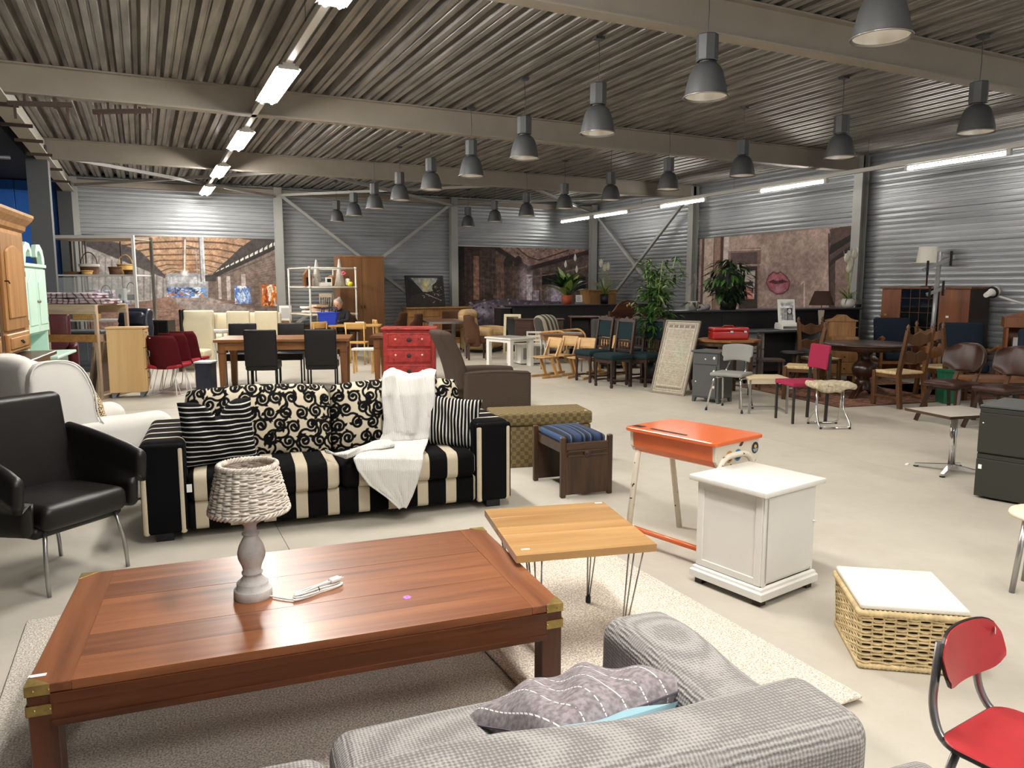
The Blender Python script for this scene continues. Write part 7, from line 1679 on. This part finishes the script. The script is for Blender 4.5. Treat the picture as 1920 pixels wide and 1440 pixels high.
for x in (.05, w - .08):
    for y in (.02, .5): MB().box(x, x + .03, y, y + .03, 0, .1).build('foot', m_iron, t)
fK = Frame(p0, -.02)
def onK(px, y): x = fK.y(px, 615, y).x; v = fK.R @ Vector((x, y, 0)); return (p0.x + v.x, p0.y + v.y)
t = thing('printer', 'white receipt printer box on the grey office desk', 'printer', onK(1477, .2), hd_ + .001, -.35); MB().rb((0, 0, .045), (.34, .3, .09), .012, k=2).build('body', m_white, t); MB().box(-.15, .15, -.155, -.148, .02, .06).build('front_slot', m_steel, t)
t = thing('display_stand', 'white tilted screen stand with a black and white picture, on the white printer', 'screen', onK(1476, .24), hd_ + .092, -.35); MB().at(rx=-.2).box(-.15, .15, 0, .03, .02, .42).build('panel', m_white, t, bevel=.006); MB().box(-.17, .17, -.1, .1, 0, .02).build('foot', m_white, t)
cv = CV(40, 44, 'd9d9d8'); cv.rect(.1, .35, .5, .95, '9b9b9b').rect(.5, .35, .9, .95, '3a3a3c').ell(.68, .5, .12, .12, 'cfcfcf').rect(.55, .65, .85, .95, '8a8a8a').rect(.1, .1, .9, .22, 'b5b5b5'); cv.noise(12, .2)
R2 = Matrix.Rotation(-.2, 3, 'X'); print_mesh(cv, lambda u, v: R2 @ Vector((-.12 + .24 * u, -.004, .38 - .33 * v)), 'print', m_print, t)
t = thing('writing_board', 'white board lying on the end of the grey office desk', 'board', onK(1553, .2), hd_ + .001, -.02); MB().box(-.42, .42, -.25, .25, 0, .02).build('board', m_white, t, bevel=.002); MB().box(-.42, .42, -.256, -.25, .002, .018).build('edge_strip', m_steel, t)
xy = onK(1538, .12); zl = hd_ + .022; t = thing('table_lamp', 'table lamp with brown cone shade and tapered ivory foot, on the office desk', 'lamp', xy, zl, 0)
MB().rb((0, 0, .015), (.26, .2, .03), .006, k=1, m=1).build('foot', m_blk, t); MB().lathe([(0, .03), (.035, .03), (.07, .28), (.07, .295), (.0, .295)], n=4, smooth=False).build('body', plain('ivory_ceramic', 'a79a8c', .35), t); MB().tube([(0, 0, .29), (0, 0, .42)], .008, 6).build('stem', m_steel, t)
MB().lathe([(.205, .38), (.12, .62), (.115, .62), (.2, .38)], n=28).build('shade', fabric('brown_shade', '3a2a24', '4d3a32', 250), t)
q = dep(1580, 12.3); t = thing('bureau', 'small pine bureau with arched top, in front of the black counter end', 'cabinet', q, 0, CAMZ - .15); w = .42; m_pd = m_pine
MB().box(-w / 2, w / 2, 0, .36, .1, .74).build('carcass', m_pd, t, bevel=.004); MB().prism([(-w / 2, .74), (w / 2, .74), (w / 2, .98), (-w / 2, .98)], .2, .36, 'xz').build('upper_case', m_pd, t)
MB().prism([(-w / 2 - .03, .98), (w / 2 + .03, .98), (w / 2 + .03, 1.0), (w * .3, 1.03), (w * .12, 1.09), (-w * .12, 1.09), (-w * .3, 1.03), (-w / 2 - .03, 1.0)], .18, .37, 'xz').build('arched_top', m_pd, t, bevel=.004)
for k in range(3): d_ = MB().box(-w / 2 + .03, w / 2 - .03, -.015, 0, .14 + .19 * k, .31 + .19 * k).build('drawer', m_pd, t, bevel=.004); MB().lathe([(0, .02), (.012, .015), (.005, 0)], n=8).build('knob', m_iron, d_).matrix_local = Matrix.Translation((0, -.015, .225 + .19 * k)) @ Matrix.Rotation(PI / 2, 4, 'X')
for x in (-w / 2 + .02, w / 2 - .06): MB().box(x, x + .04, .02, .34, 0, .1).build('foot', m_pd, t)
t = thing('stool', 'round dark pedestal stool in front of the grey office desk', 'stool', dep(1486, 11.65), 0, 0); MB().lathe([(0, .56), (.2, .56), (.21, .54), (.2, .52), (0, .52)], n=20).build('seat', m_blk, t); MB().lathe([(.05, .52), (.03, .45), (.04, .3), (.025, .15), (.04, .06)], n=12).build('column', m_dkoak, t); MB().lathe([(0, .06), (.1, .05), (.2, .015), (.2, 0)], n=20).build('foot', m_steel, t)
# persian rugs
m_pers, nt, b = nodes('persian_rug', .95); co = coords(nt); v = nd(nt, 'ShaderNodeTexVoronoi', Scale=9.0); nt.links.new(co, v.inputs['Vector']); n1 = nd(nt, 'ShaderNodeTexNoise', Scale=45.0, Detail=4.0); nt.links.new(co, n1.inputs['Vector'])
mx = nd(nt, 'ShaderNodeMixRGB', _blend_type='MIX', Fac=.5); nt.links.new(ramp(nt, v.outputs[0], [(.1, '5e2a22'), (.35, '8a4436'), (.5, 'b08a6c'), (.7, '4a2a26')]), mx.inputs[1]); nt.links.new(ramp(nt, n1.outputs[0], [(.3, '4d2c26'), (.7, 'a3765e')]), mx.inputs[2]); nt.links.new(mx.outputs[0], b.inputs['Base Color']); bump(nt, b, n1.outputs[0], .4)
def prug(lab, xy, rz, w, d):
    t = thing('persian_rug', lab, 'rug', xy, .0005, rz); MB().box(.03, w - .03, .03, d - .03, 0, .0035).build('pile', m_pers, t); MB().box(0, w, 0, .03, 0, .003).build('border', plain('rug_border', '43231f', .95), t); MB().box(0, w, d - .03, d, 0, .003).build('border', MATS['rug_border'], t); MB().box(0, .03, .03, d - .03, 0, .003).build('border', MATS['rug_border'], t); MB().box(w - .03, w, .03, d - .03, 0, .003).build('border', MATS['rug_border'], t)
p0, p1 = at(1372, 722), at(1560, 762); c, rz, w = edge(p0, p1); prug('reddish persian rug under the round dark dining table', p0, rz, 2.4, 2.9)
q = at(1800, 752); prug('brown patterned persian rug behind the brown leather chairs', (q.x + .05, q.y + .55), -.2, 2.3, 1.2)
# chairs in front of the desk: grey, stool, pink, sheepskin
m_gv = fabric('grey_vinyl', '7f807d', '999a96', 260, .7, .2)
fl_, fr2, bk_ = at(1337, 768), at(1400, 776), at(1447, 768); c, rz, w = edge(fl_, fr2); w = .42
t = thing('chair', 'grey upholstered chair on splayed chrome tube legs, beside the slate bedside cabinet', 'chair', (fl_ + fr2) / 2 + Vector((-.06, .03)), 0, rz + .15)
MB().rb((0, .2, .46), (.42, .40, .045), .02, k=5, m=2).build('seat', m_gv, t)
MB().rb((0, .44, .72), (.40, .045, .21), .02, k=8, m=2, fn=lambda q: [q[0] * (1 - .12 * (q[2] < -.03)), q[1] - .05 * (q[0] / .2) ** 2 + .2 * q[2], q[2] - .02 * (q[0] / .2) ** 2]).build('backrest', m_gv, t)
for s_ in (-1, 1):
    MB().tube(fillet([(s_ * .23, -.02, .01), (s_ * .17, .06, .42), (s_ * .14, .34, .42), (s_ * .09, .43, .66)], .05), .012, 8).build('front_tube', m_chrome, t); MB().tube(fillet([(s_ * .2, .46, .01), (s_ * .16, .34, .40), (s_ * .15, .1, .415)], .05), .012, 8).build('rear_tube', m_chrome, t)
    for p_ in ((s_ * .23, -.02), (s_ * .2, .46)): MB().lathe([(0, 0), (.016, 0), (.016, .03), (0, .03)], (*p_, 0), 8).build('foot_cap', m_blk, t)
q = at(1403, 776); q2 = at(1477, 776); c, rz, w = edge(q, q2); t = thing('stool', 'cream topped stool on square chrome legs between the grey and the pink chair', 'stool', q, 0, rz); hs = .43
MB().rb((w / 2, .2, hs), (w + .01, .40, .03), .008, k=3, m=1).build('seat', plain('cream_seat_cloth', 'c5b596', .8, bmp=.3, bs=150), t)
MB().box(-.01, w + .01, .0, .025, hs - .06, hs - .012).build('apron', plain('cream_frame2', 'c9bda4', .5), t)
for x in (0, w - .025):
    for y in (0, .375): MB().box(x, x + .025, y, y + .025, 0, hs - .012).build('leg', m_tubest, t)
MB().box(w - .02, w - .005, .025, .375, .02, .04).build('runner', m_tubest, t); MB().box(.025, w - .025, .38, .395, .02, .04).build('runner', m_tubest, t)
m_pk = fabric('raspberry_cloth', '8a2440', 'a83655', 220, .9, .3); pf, pl2, prr = at(1487, 796), at(1450, 783), at(1514, 780)
c, rz, w = edge(pl2, pf); w = .42; t = thing('chair', 'raspberry pink upholstered chair on thin dark legs', 'chair', (pl2 + pf) / 2, 0, rz + .0)
d = .42
MB().rb((0, d / 2, .45), (w + .02, d + .02, .05), .014, k=4, m=2).build('seat', m_pk, t)
MB().rb((0, d + .02, .75), (w - .02, .035, .28), .015, k=6, m=2, fn=lambda q: [q[0], q[1] - .03 * (q[0] / .2) ** 2 + .12 * q[2], q[2]]).build('backrest', m_pk, t)
m_dkl = plain('dark_leg', '2c2826', .4, .2)
for x in (-w / 2 + .012, w / 2 - .012):
    MB().box(x - .012, x + .012, 0, .024, 0, .43).build('leg', m_dkl, t); MB().bar((x, d - .01, 0), (x, d + .01, .86 if 0 else .8), .024, .03).build('rear_leg', m_dkl, t)
m_shp, nt, b = nodes('sheepskin', .95); n1 = nd(nt, 'ShaderNodeTexNoise', Scale=30.0, Detail=5.0); nt.links.new(coords(nt), n1.inputs['Vector']); nt.links.new(ramp(nt, n1.outputs[0], [(.3, '9c8f76'), (.7, 'd3c7ad')]), b.inputs['Base Color']); bump(nt, b, n1.outputs[0], .8, .01)
a, b_, c_ = at(1526, 798), at(1563, 807), at(1594, 802); ce = (a + c_) / 2; e_ = c_ - a; rz = math.atan2(e_.y, e_.x)
t = thing('stool', 'sheepskin covered stool on bent chrome tube legs', 'stool', (ce.x - .02, ce.y + .03), 0, CAMZ + .02); 
MB().rb((0, 0, .47), (.46, .34, .07), .033, k=8, m=3, fn=lambda q: [q[0] + .008 * math.sin(q[1] * 40), q[1] + .008 * math.sin(q[0] * 35), q[2] - (.035 * (abs(q[0] + .05) < .1) * (q[1] < -.1) if q[2] < 0 else 0) + .006 * math.sin(q[0] * 40 + q[1] * 30)]).build('sheepskin_seat', m_shp, t)
for s_ in (-1, 1):
    MB().tube([(s_ * .01 - .12 + .03, -.02 if 0 else s_ * .0 - .178, .475), (s_ * .01 - .12 + .03, .17, .506)], .004, 5).build('dark_band', m_blk, t)
    MB().tube(fillet([(s_ * .15, .0, .45), (s_ * .15, .0, .22), (s_ * .18, -.17, .02), (s_ * .0, -.17, .012)], .05), .011, 8).build('front_tube', m_chrome, t); MB().tube(fillet([(s_ * .135, .02, .45), (s_ * .135, .02, .22), (s_ * .18, .17, .02), (s_ * .0, .17, .012)], .05), .011, 8).build('rear_tube', m_chrome, t)
    for y in (-.17, .17): MB().lathe([(0, -.01), (.014, -.01), (.014, .014), (0, .014)], (s_ * .16, y, .011), 8).build('foot_cap', m_blk, t)
# round table with ladder chairs
m_ct = wood('dark_table_oak', '1d100a', '45281a', .3, 'X', .8, coat=.3); q = dep(1618, 10.75); TX = q; t = thing('round_table', 'large round dark oak pedestal table among rush-seated chairs', 'table', q, 0, 0)
MB().lathe([(0, .76), (.60, .76), (.62, .75), (.62, .735), (.60, .725), (0, .725)], n=48).build('tabletop', m_ct, t); MB().lathe([(.5, .725), (.5, .66), (.48, .66)], n=32).build('apron', m_ct, t)
MB().lathe([(.1, .7), (.11, .62), (.075, .58), (.08, .52), (.15, .45), (.165, .38), (.14, .3), (.08, .25), (.09, .2), (.12, .16), (.12, .1)], n=24).build('pedestal', m_ct, t)
for k in range(4): a = k * PI / 2 + .35; MB().prism([(.05, .2), (.2, .16), (.38, .04), (.44, .0), (.34, 0), (.2, .06), (.05, .08)], -.04, .04, 'xz').build('foot', m_ct, t, bevel=.006).rotation_euler.z = a
MB().box(.38, .46, -.03, .03, 0, .004).build('felt_pad', m_white, t)
m_lad = wood('chair_oak', '3b2413', '6b4626', .38, 'Z', .9); m_rush = plain('rush_seat', 'c6b083', .85, 0, .2, 30, .5, 120)
def ladder():
    t = thing('rush_chair', '', 'chair', (0, 0))
    MB().rb((0, -.0, .445), (.44, .40, .045), .018, k=4, m=2, fn=lambda q: [q[0], q[1], q[2] - .012 * math.cos(q[0] * 7) * math.cos(q[1] * 7)]).build('rush_seat', m_rush, t)
    for y in (-.19, .19): MB().box(-.2, .2, y - .015, y + .015, .38, .435).build('seat_rail', m_lad, t)
    for x in (-.2, .2): MB().box(x - .015, x + .015, -.18, .18, .38, .435).build('seat_rail', m_lad, t)
    for x in (-.21, .21):
        MB().box(x - .026, x + .026, -.22, -.168, 0, .46).build('leg', m_lad, t, bevel=.005); MB().bar((x, .24, 0), (x, .19, .44), .05).build('rear_leg', m_lad, t); MB().bar((x, .19, .43), (x, .29, 1.0), .048, None, (0, 0, 1), .04, .04).build('back_post', m_lad, t)
        MB().lathe([(.022, 0), (.014, .012), (.026, .035), (.018, .06), (.008, .075), (0, .085)], (x, .292, 1.0), 10).build('finial', m_lad, t); MB().bar((x, -.19, .13), (x, .22, .13), .028).build('stretcher', m_lad, t)
    MB().bar((-.2, .0, .13), (.2, 0, .13), .028).build('stretcher', m_lad, t)
    for z0, hh in ((.85, .11), (.62, .10)):
        yb = .19 + (z0 + .05 - .43) * .175; n = 28; top = [(-.2 + .4 * k / n, z0 + hh + .016 * math.cos(4 * PI * k / n) * (1 if z0 > .8 else -1)) for k in range(n + 1)]; bot = [(-.2 + .4 * k / n, z0 - .05 * math.sin(PI * k / n) ** 2) for k in range(n + 1)]
        MB().at(0, yb, 0).prism(bot + top[::-1], -.012, .012, 'xz').build('splat', m_lad, t, bevel=.003)
    return t
A = ladder(); cen = Vector((TX.x, TX.y))
lc = [(-.32, -.86, PI - .28, 'rush-seated oak chair at the round table, back towards the brown leather chairs'), (.95, -.30, PI / 2 + .35, 'rush-seated oak chair at the round table, beside the metal coat stand'), (-.98, -.22, -PI / 2 - .45, 'rush-seated oak chair at the round table, just behind the pink chair'), (-.25, .95, .2, 'rush-seated oak chair across the round table, near the brown-shaded lamp')]
A0_ = []
for k, (dx, dy, r_, lab) in enumerate(lc):
    u = Vector((math.cos(CAMZ), math.sin(CAMZ))); v_ = Vector((-math.sin(CAMZ), math.cos(CAMZ))); q = cen + u * dx + v_ * dy
    if k == 0: q = (at(1625, 758) + at(1693, 768)) / 2 + Vector((.24, 0)); A.location = (q.x, q.y, 0); A.rotation_euler.z = math.radians(174); tag(A, lab, None, 'rush seated chairs round the table')
    else: dup(A, q, 0, CAMZ + r_, lab, 'rush seated chairs round the table')
# coat stand
q = dep(1739, 12.0); m_pol = plain('pole_grey', 'a3a4a4', .4, .5); t = thing('coat_stand', 'pale metal coat stand with slanted cross arms and black pegs', 'coat stand', q, 0, CAMZ); zt = zat(472, *q)
MB().tube([(0, 0, .03), (.05, 0, zt)], .034, 12).build('pole', m_pol, t); MB().lathe([(0, 0), (.18, 0), (.18, .02), (.05, .04), (0, .04)], n=24).build('foot_plate', m_pol, t)
for z0, x0, x1, dz in ((zat(507, *q), -.22, .26, .2), (zat(553, *q), -.14, .14, .11)):
    ar = MB().bar((x0, -.045, z0), (x1, -.045, z0 + dz), .025, .05).build('cross_arm', m_pol, t)
    for u in (.12, .86): x = x0 + (x1 - x0) * u; z = z0 + dz * u; MB().box(x - .012, x + .012, -.085, -.055, z - .11, z + .12).build('peg', m_blk, ar)
# wall unit and lamp
t = thing('wall_unit', 'brown wall unit with wooden side doors and dark glazed middle, at the ribbed wall', 'cabinet', (12.2, 9.62), 0, -PI / 2); w = 1.66; hw = 1.55; m_wu = wood('wall_unit_teak', '5e3218', '8a5028', .4, 'Z', .5)
MB().box(0, w, .0, .5, .05, hw - .03).build('carcass', plain('unit_inside', '24130c', .5), t); MB().box(-.02, w + .02, -.03, .5, hw - .03, hw).build('top', m_wu, t); MB().box(0, w, .02, .48, 0, .05).build('plinth', m_blk, t)
for x0, x1 in ((0, .40), (1.12, w)): d_ = MB().box(x0 + .004, x1 - .004, -.02, 0, .62, hw - .04).build('door', m_wu, t, bevel=.002); MB().cb(((x0 + x1) / 2 - .1, -.022, 1.05 if x0 else .0 + 1.05), (.05, .004, .035)).build('price_tag' if x0 else 'key_plate', m_label if x0 else m_brass, d_)
gd = MB().box(.41, 1.11, -.016, -.004, .62, hw - .04).build('glass_door', plain('dark_glass', '15181a', .05), t)
for k in range(1, 4): MB().box(.41 + .175 * k - .005, .41 + .175 * k + .005, -.022, -.016, .62, hw - .04).build('glazing_bar', m_wb, gd)
for z in (.85, 1.1, 1.35): MB().box(.41, 1.11, -.0215, -.0165, z, z + .01).build('glazing_bar', m_wb, gd)
for k in range(3): d_ = MB().box(k * w / 3 + .004, (k + 1) * w / 3 - .004, -.02, 0, .07, .6).build('door', m_wu, t, bevel=.002); MB().box(k * w / 3 + .26, k * w / 3 + .29, -.03, -.02, .32, .4).build('handle', m_brass, d_)
q = hit(1762, 535, (0, 0, hw), (0, 0, 1)) if False else Vector((12.42, 8.92)); t = thing('table_lamp', 'lamp with white cloth shade and dark red stem on the brown wall unit', 'lamp', q, hw + .001, 0); zt = zat(463, *q) - hw
MB().lathe([(0, 0), (.1, 0), (.1, .015), (0, .02)], n=18).build('foot', plain('dark_red', '4a1c20', .4), t); MB().tube([(0, 0, .015), (0, 0, zt - .2)], .014, 8).build('stem', MATS['dark_red'], t); MB().lathe([(.19, zt - .28), (.155, zt), (.15, zt), (.185, zt - .28)], n=26).build('shade', plain('white_shade', 'e3dfd3', .8), t)
# navy armchairs
m_nvf = fabric('navy_cloth', '1c232e', '2c3644', 220, .95, .3); m_arm = wood('arm_oak', '6b4426', '9a6b42', .4, 'Y', .8)
def navy():
    t = thing('armchair', '', 'armchair', (0, 0)); MB().rb((0, .26, .70), (.60, .14, .62), .05, k=5, m=3, bul=(0, .02, 0), fn=lambda q: [q[0], q[1] + .2 * q[2], q[2]]).build('backrest', m_nvf, t); MB().rb((0, -.05, .38), (.56, .56, .14), .05, k=5, m=3).build('seat', m_nvf, t)
    for s_ in (-1, 1):
        MB().tube([(s_ * .35, .24, .62), (s_ * .36, .1, .60), (s_ * .36, -.1, .64), (s_ * .37, -.3, .70), (s_ * .37, -.37, .69)], [.022, .024, .026, .03, .026], 8).build('arm', m_arm, t); MB().bar((s_ * .37, -.3, 0), (s_ * .37, -.3, .68), .04).build('front_post', m_arm, t); MB().bar((s_ * .33, .28, 0), (s_ * .33, .26, .62), .04).build('rear_post', m_arm, t); MB().bar((s_ * .35, -.3, .28), (s_ * .33, .28, .28), .03, .05).build('side_rail', m_arm, t)
    MB().bar((-.36, -.3, .28), (.36, -.3, .28), .03, .05).build('front_rail', m_arm, t); return t
A = navy()
for k, (px, d_, r_, lab) in enumerate(((1678, 13.0, -.1, 'navy armchair with curved oak arms behind the round dark table'), (1803, 11.2, -.35, 'navy armchair with curved oak arms in front of the brown wall unit'), (1960, 9.4, -.5, 'navy armchair with curved oak arms cut by the picture edge'))):
    q = dep(px, d_)
    if k == 0: A.location = (q.x, q.y, 0); A.rotation_euler.z = CAMZ + r_; tag(A, lab, None, 'navy oak-armed armchairs')
    else: dup(A, q, 0, CAMZ + r_, lab, 'navy oak-armed armchairs')
# brown leather chairs
m_brl = leather('brown_leather', '36211a', .3); m_bw = wood('dark_chair_wood', '22130d', '43291b', .4, 'Z', .9)
def brown():
    t = thing('leather_chair', '', 'chair', (0, 0)); MB().rb((0, -.04, .45), (.46, .44, .055), .026, k=6, m=3, bul=(0, 0, .02), fn=lambda q: [q[0] * (1 - .25 * (q[1] / .22) ** 2 * .6), q[1], q[2]]).build('seat', m_brl, t)
    MB().rb((0, .26, .74), (.50, .06, .33), .028, k=9, m=3, bul=(0, .01, 0), fn=lambda q: [q[0] * (1 - .3 * (q[2] / .165) ** 4), q[1] - .12 * (q[0] / .25) ** 2 + .18 * q[2], q[2] * (1 - .25 * (q[0] / .25) ** 4)]).build('backrest', m_brl, t)
    for s_ in (-1, 1):
        MB().bar((s_ * .25, -.26, 0), (s_ * .17, -.12, .43), .03, .04).build('leg', m_bw, t); MB().bar((s_ * .24, .3, 0), (s_ * .16, .14, .43), .03, .04).build('rear_leg', m_bw, t); MB().bar((s_ * .12, .16, .42), (s_ * .12, .275, .66), .045, .025).build('back_support', m_lad, t)
    MB().bar((-.17, -.12, .40), (.17, -.12, .40), .03).bar((-.17, .14, .4), (.17, .14, .4), .03).build('seat_frame', m_bw, t); return t
A = brown()
for k, (px, py, r_, lab) in enumerate(((1782, 792, -1.15, 'brown leather chair with rounded back on dark splayed legs, behind the pedestal table'), (1876, 806, -1.2, 'brown leather chair with rounded back, partly behind the dark green drawer cabinet'))):
    q = at(px, py)
    if k == 0: A.location = (q.x, q.y, 0); A.rotation_euler.z = CAMZ + r_; tag(A, lab, None, 'brown leather chairs')
    else: dup(A, q, 0, CAMZ + r_, lab, 'brown leather chairs')
# bureau, lamp arm, low table at the picture edge
q = dep(1878, 10.3); t = thing('bureau', 'brown writing bureau with open pigeon holes at the picture edge', 'cabinet', q, 0, CAMZ - .5); w = .9
MB().box(0, w, 0, .42, .0, .68).build('lower_case', m_wu, t, bevel=.004); MB().box(0, .03, 0, .42, .68, 1.0).box(w - .03, w, 0, .42, .68, 1.0).box(0, w, .4, .42, .68, 1.0).build('upper_case', m_wu, t); MB().box(-.03, w + .03, -.03, .44, 1.0, 1.14).build('top_box', m_wu, t, bevel=.004); MB().prism([(.0, 1.14), (w, 1.14), (w * .8, 1.22), (w * .3, 1.22)], .36, .42, 'xz').build('crest', m_wu, t)
MB().box(.0, w, -.2, 0, .66, .685).build('writing_flap', m_wu, t)
for k in range(3): MB().box(.1 + .24 * k, .22 + .24 * k, .12, .3, .70, .86).build('paper_bundle', m_label, t)
p_ = hit(1860, 550, (0, 8.6, 0), (0, 1, 0)); q = Vector((10.9, 7.3)); zL = zat(575, *q)
t = thing('desk_lamp', 'white jointed arm lamp reaching out over the brown writing bureau', 'lamp', q, 0, 0); Fq = Vector((q.x, q.y))
aL = hit(1872, 556, (q.x, q.y, 0), (-sa, -ca, 0)); bL = hit(1950, 580, (q.x, q.y, 0), (-sa, -ca, 0)); hL = hit(1858, 548, (q.x, q.y, 0), (-sa, -ca, 0))
lo_ = lambda v: Vector((v.x - q.x, v.y - q.y, v.z))
MB().tube([lo_(aL), lo_(bL)], .016, 8).build('arm', m_white, t); MB().tube([lo_(bL), (lo_(bL).x, lo_(bL).y, .02)], .018, 8).build('post', m_white, t); MB().lathe([(0, 0), (.16, 0), (.16, .02), (0, .03)], (lo_(bL).x, lo_(bL).y, 0), 20).build('foot', m_white, t)
hd2 = lo_(hL); MB().tube([hd2 + Vector((.12, 0, .02)), hd2 + Vector((.05, 0, 0)), hd2 + Vector((.0, 0, -.01)), hd2 + Vector((-.12, 0, -.05))], [.07, .085, .05, .035], 14).build('lamp_head', m_white, t); MB().tube([hd2 + Vector((.05, 0, -.0)), hd2 + Vector((.02, 0, -.01))], .088, 14).build('dark_band', m_blk, t)
t = thing('low_table', 'low brown wooden table behind the brown leather chairs', 'table', dep(1862, 8.9), 0, CAMZ - .1); MB().box(-.32, .45, -.2, .3, .44, .48).build('tabletop', m_teak, t, bevel=.004); MB().box(-.28, .41, -.17, .27, .34, .44).build('apron', m_dkoakx, t)
for x in (-.3, .38):
    for y in (-.18, .23): MB().box(x, x + .05, y, y + .05, 0, .44).build('leg', m_dkoak, t)
t = thing('crate', 'small green box on the floor beside the navy armchair', 'box', dep(1776, 10.1), 0, CAMZ); MB().box(-.09, .1, -.1, .1, 0, .42).build('body', plain('green_board', '1f6a4a', .6), t, bevel=.004); MB().box(-.1, .11, -.11, .11, .42, .45).build('lid', MATS['green_board'], t)
t = thing('school_chair', 'dark wooden chair by the octagonal table', 'chair', dep(1442, 11.5), 0, CAMZ + 1.4); MB().box(-.19, .19, -.19, .19, .43, .46).build('seat', m_dkoakx, t)
for x in (-.17, .14):
    MB().box(x, x + .03, .15, .18, 0, .84).build('rear_leg', m_dkoak, t); MB().box(x, x + .03, -.18, -.15, 0, .43).build('leg', m_dkoak, t)
for z in (.6, .74): MB().box(-.14, .14, .155, .175, z, z + .07).build('slat', m_dkoakx, t)
# what stands on the persian rugs stands on their pile
for o in list(SC.objects):
    if o.parent is None and o.get('category') and abs(o.location.z) < 1e-4 and o.location.x > 6.9 and o.location.y < 10.2 and o.name.split('.')[0] in ('round_table', 'rush_chair', 'coat_stand', 'armchair', 'bureau', 'school_chair', 'stool', 'crate', 'desk_lamp', 'leather_chair', 'low_table', 'chair'): o.location.z = .0045
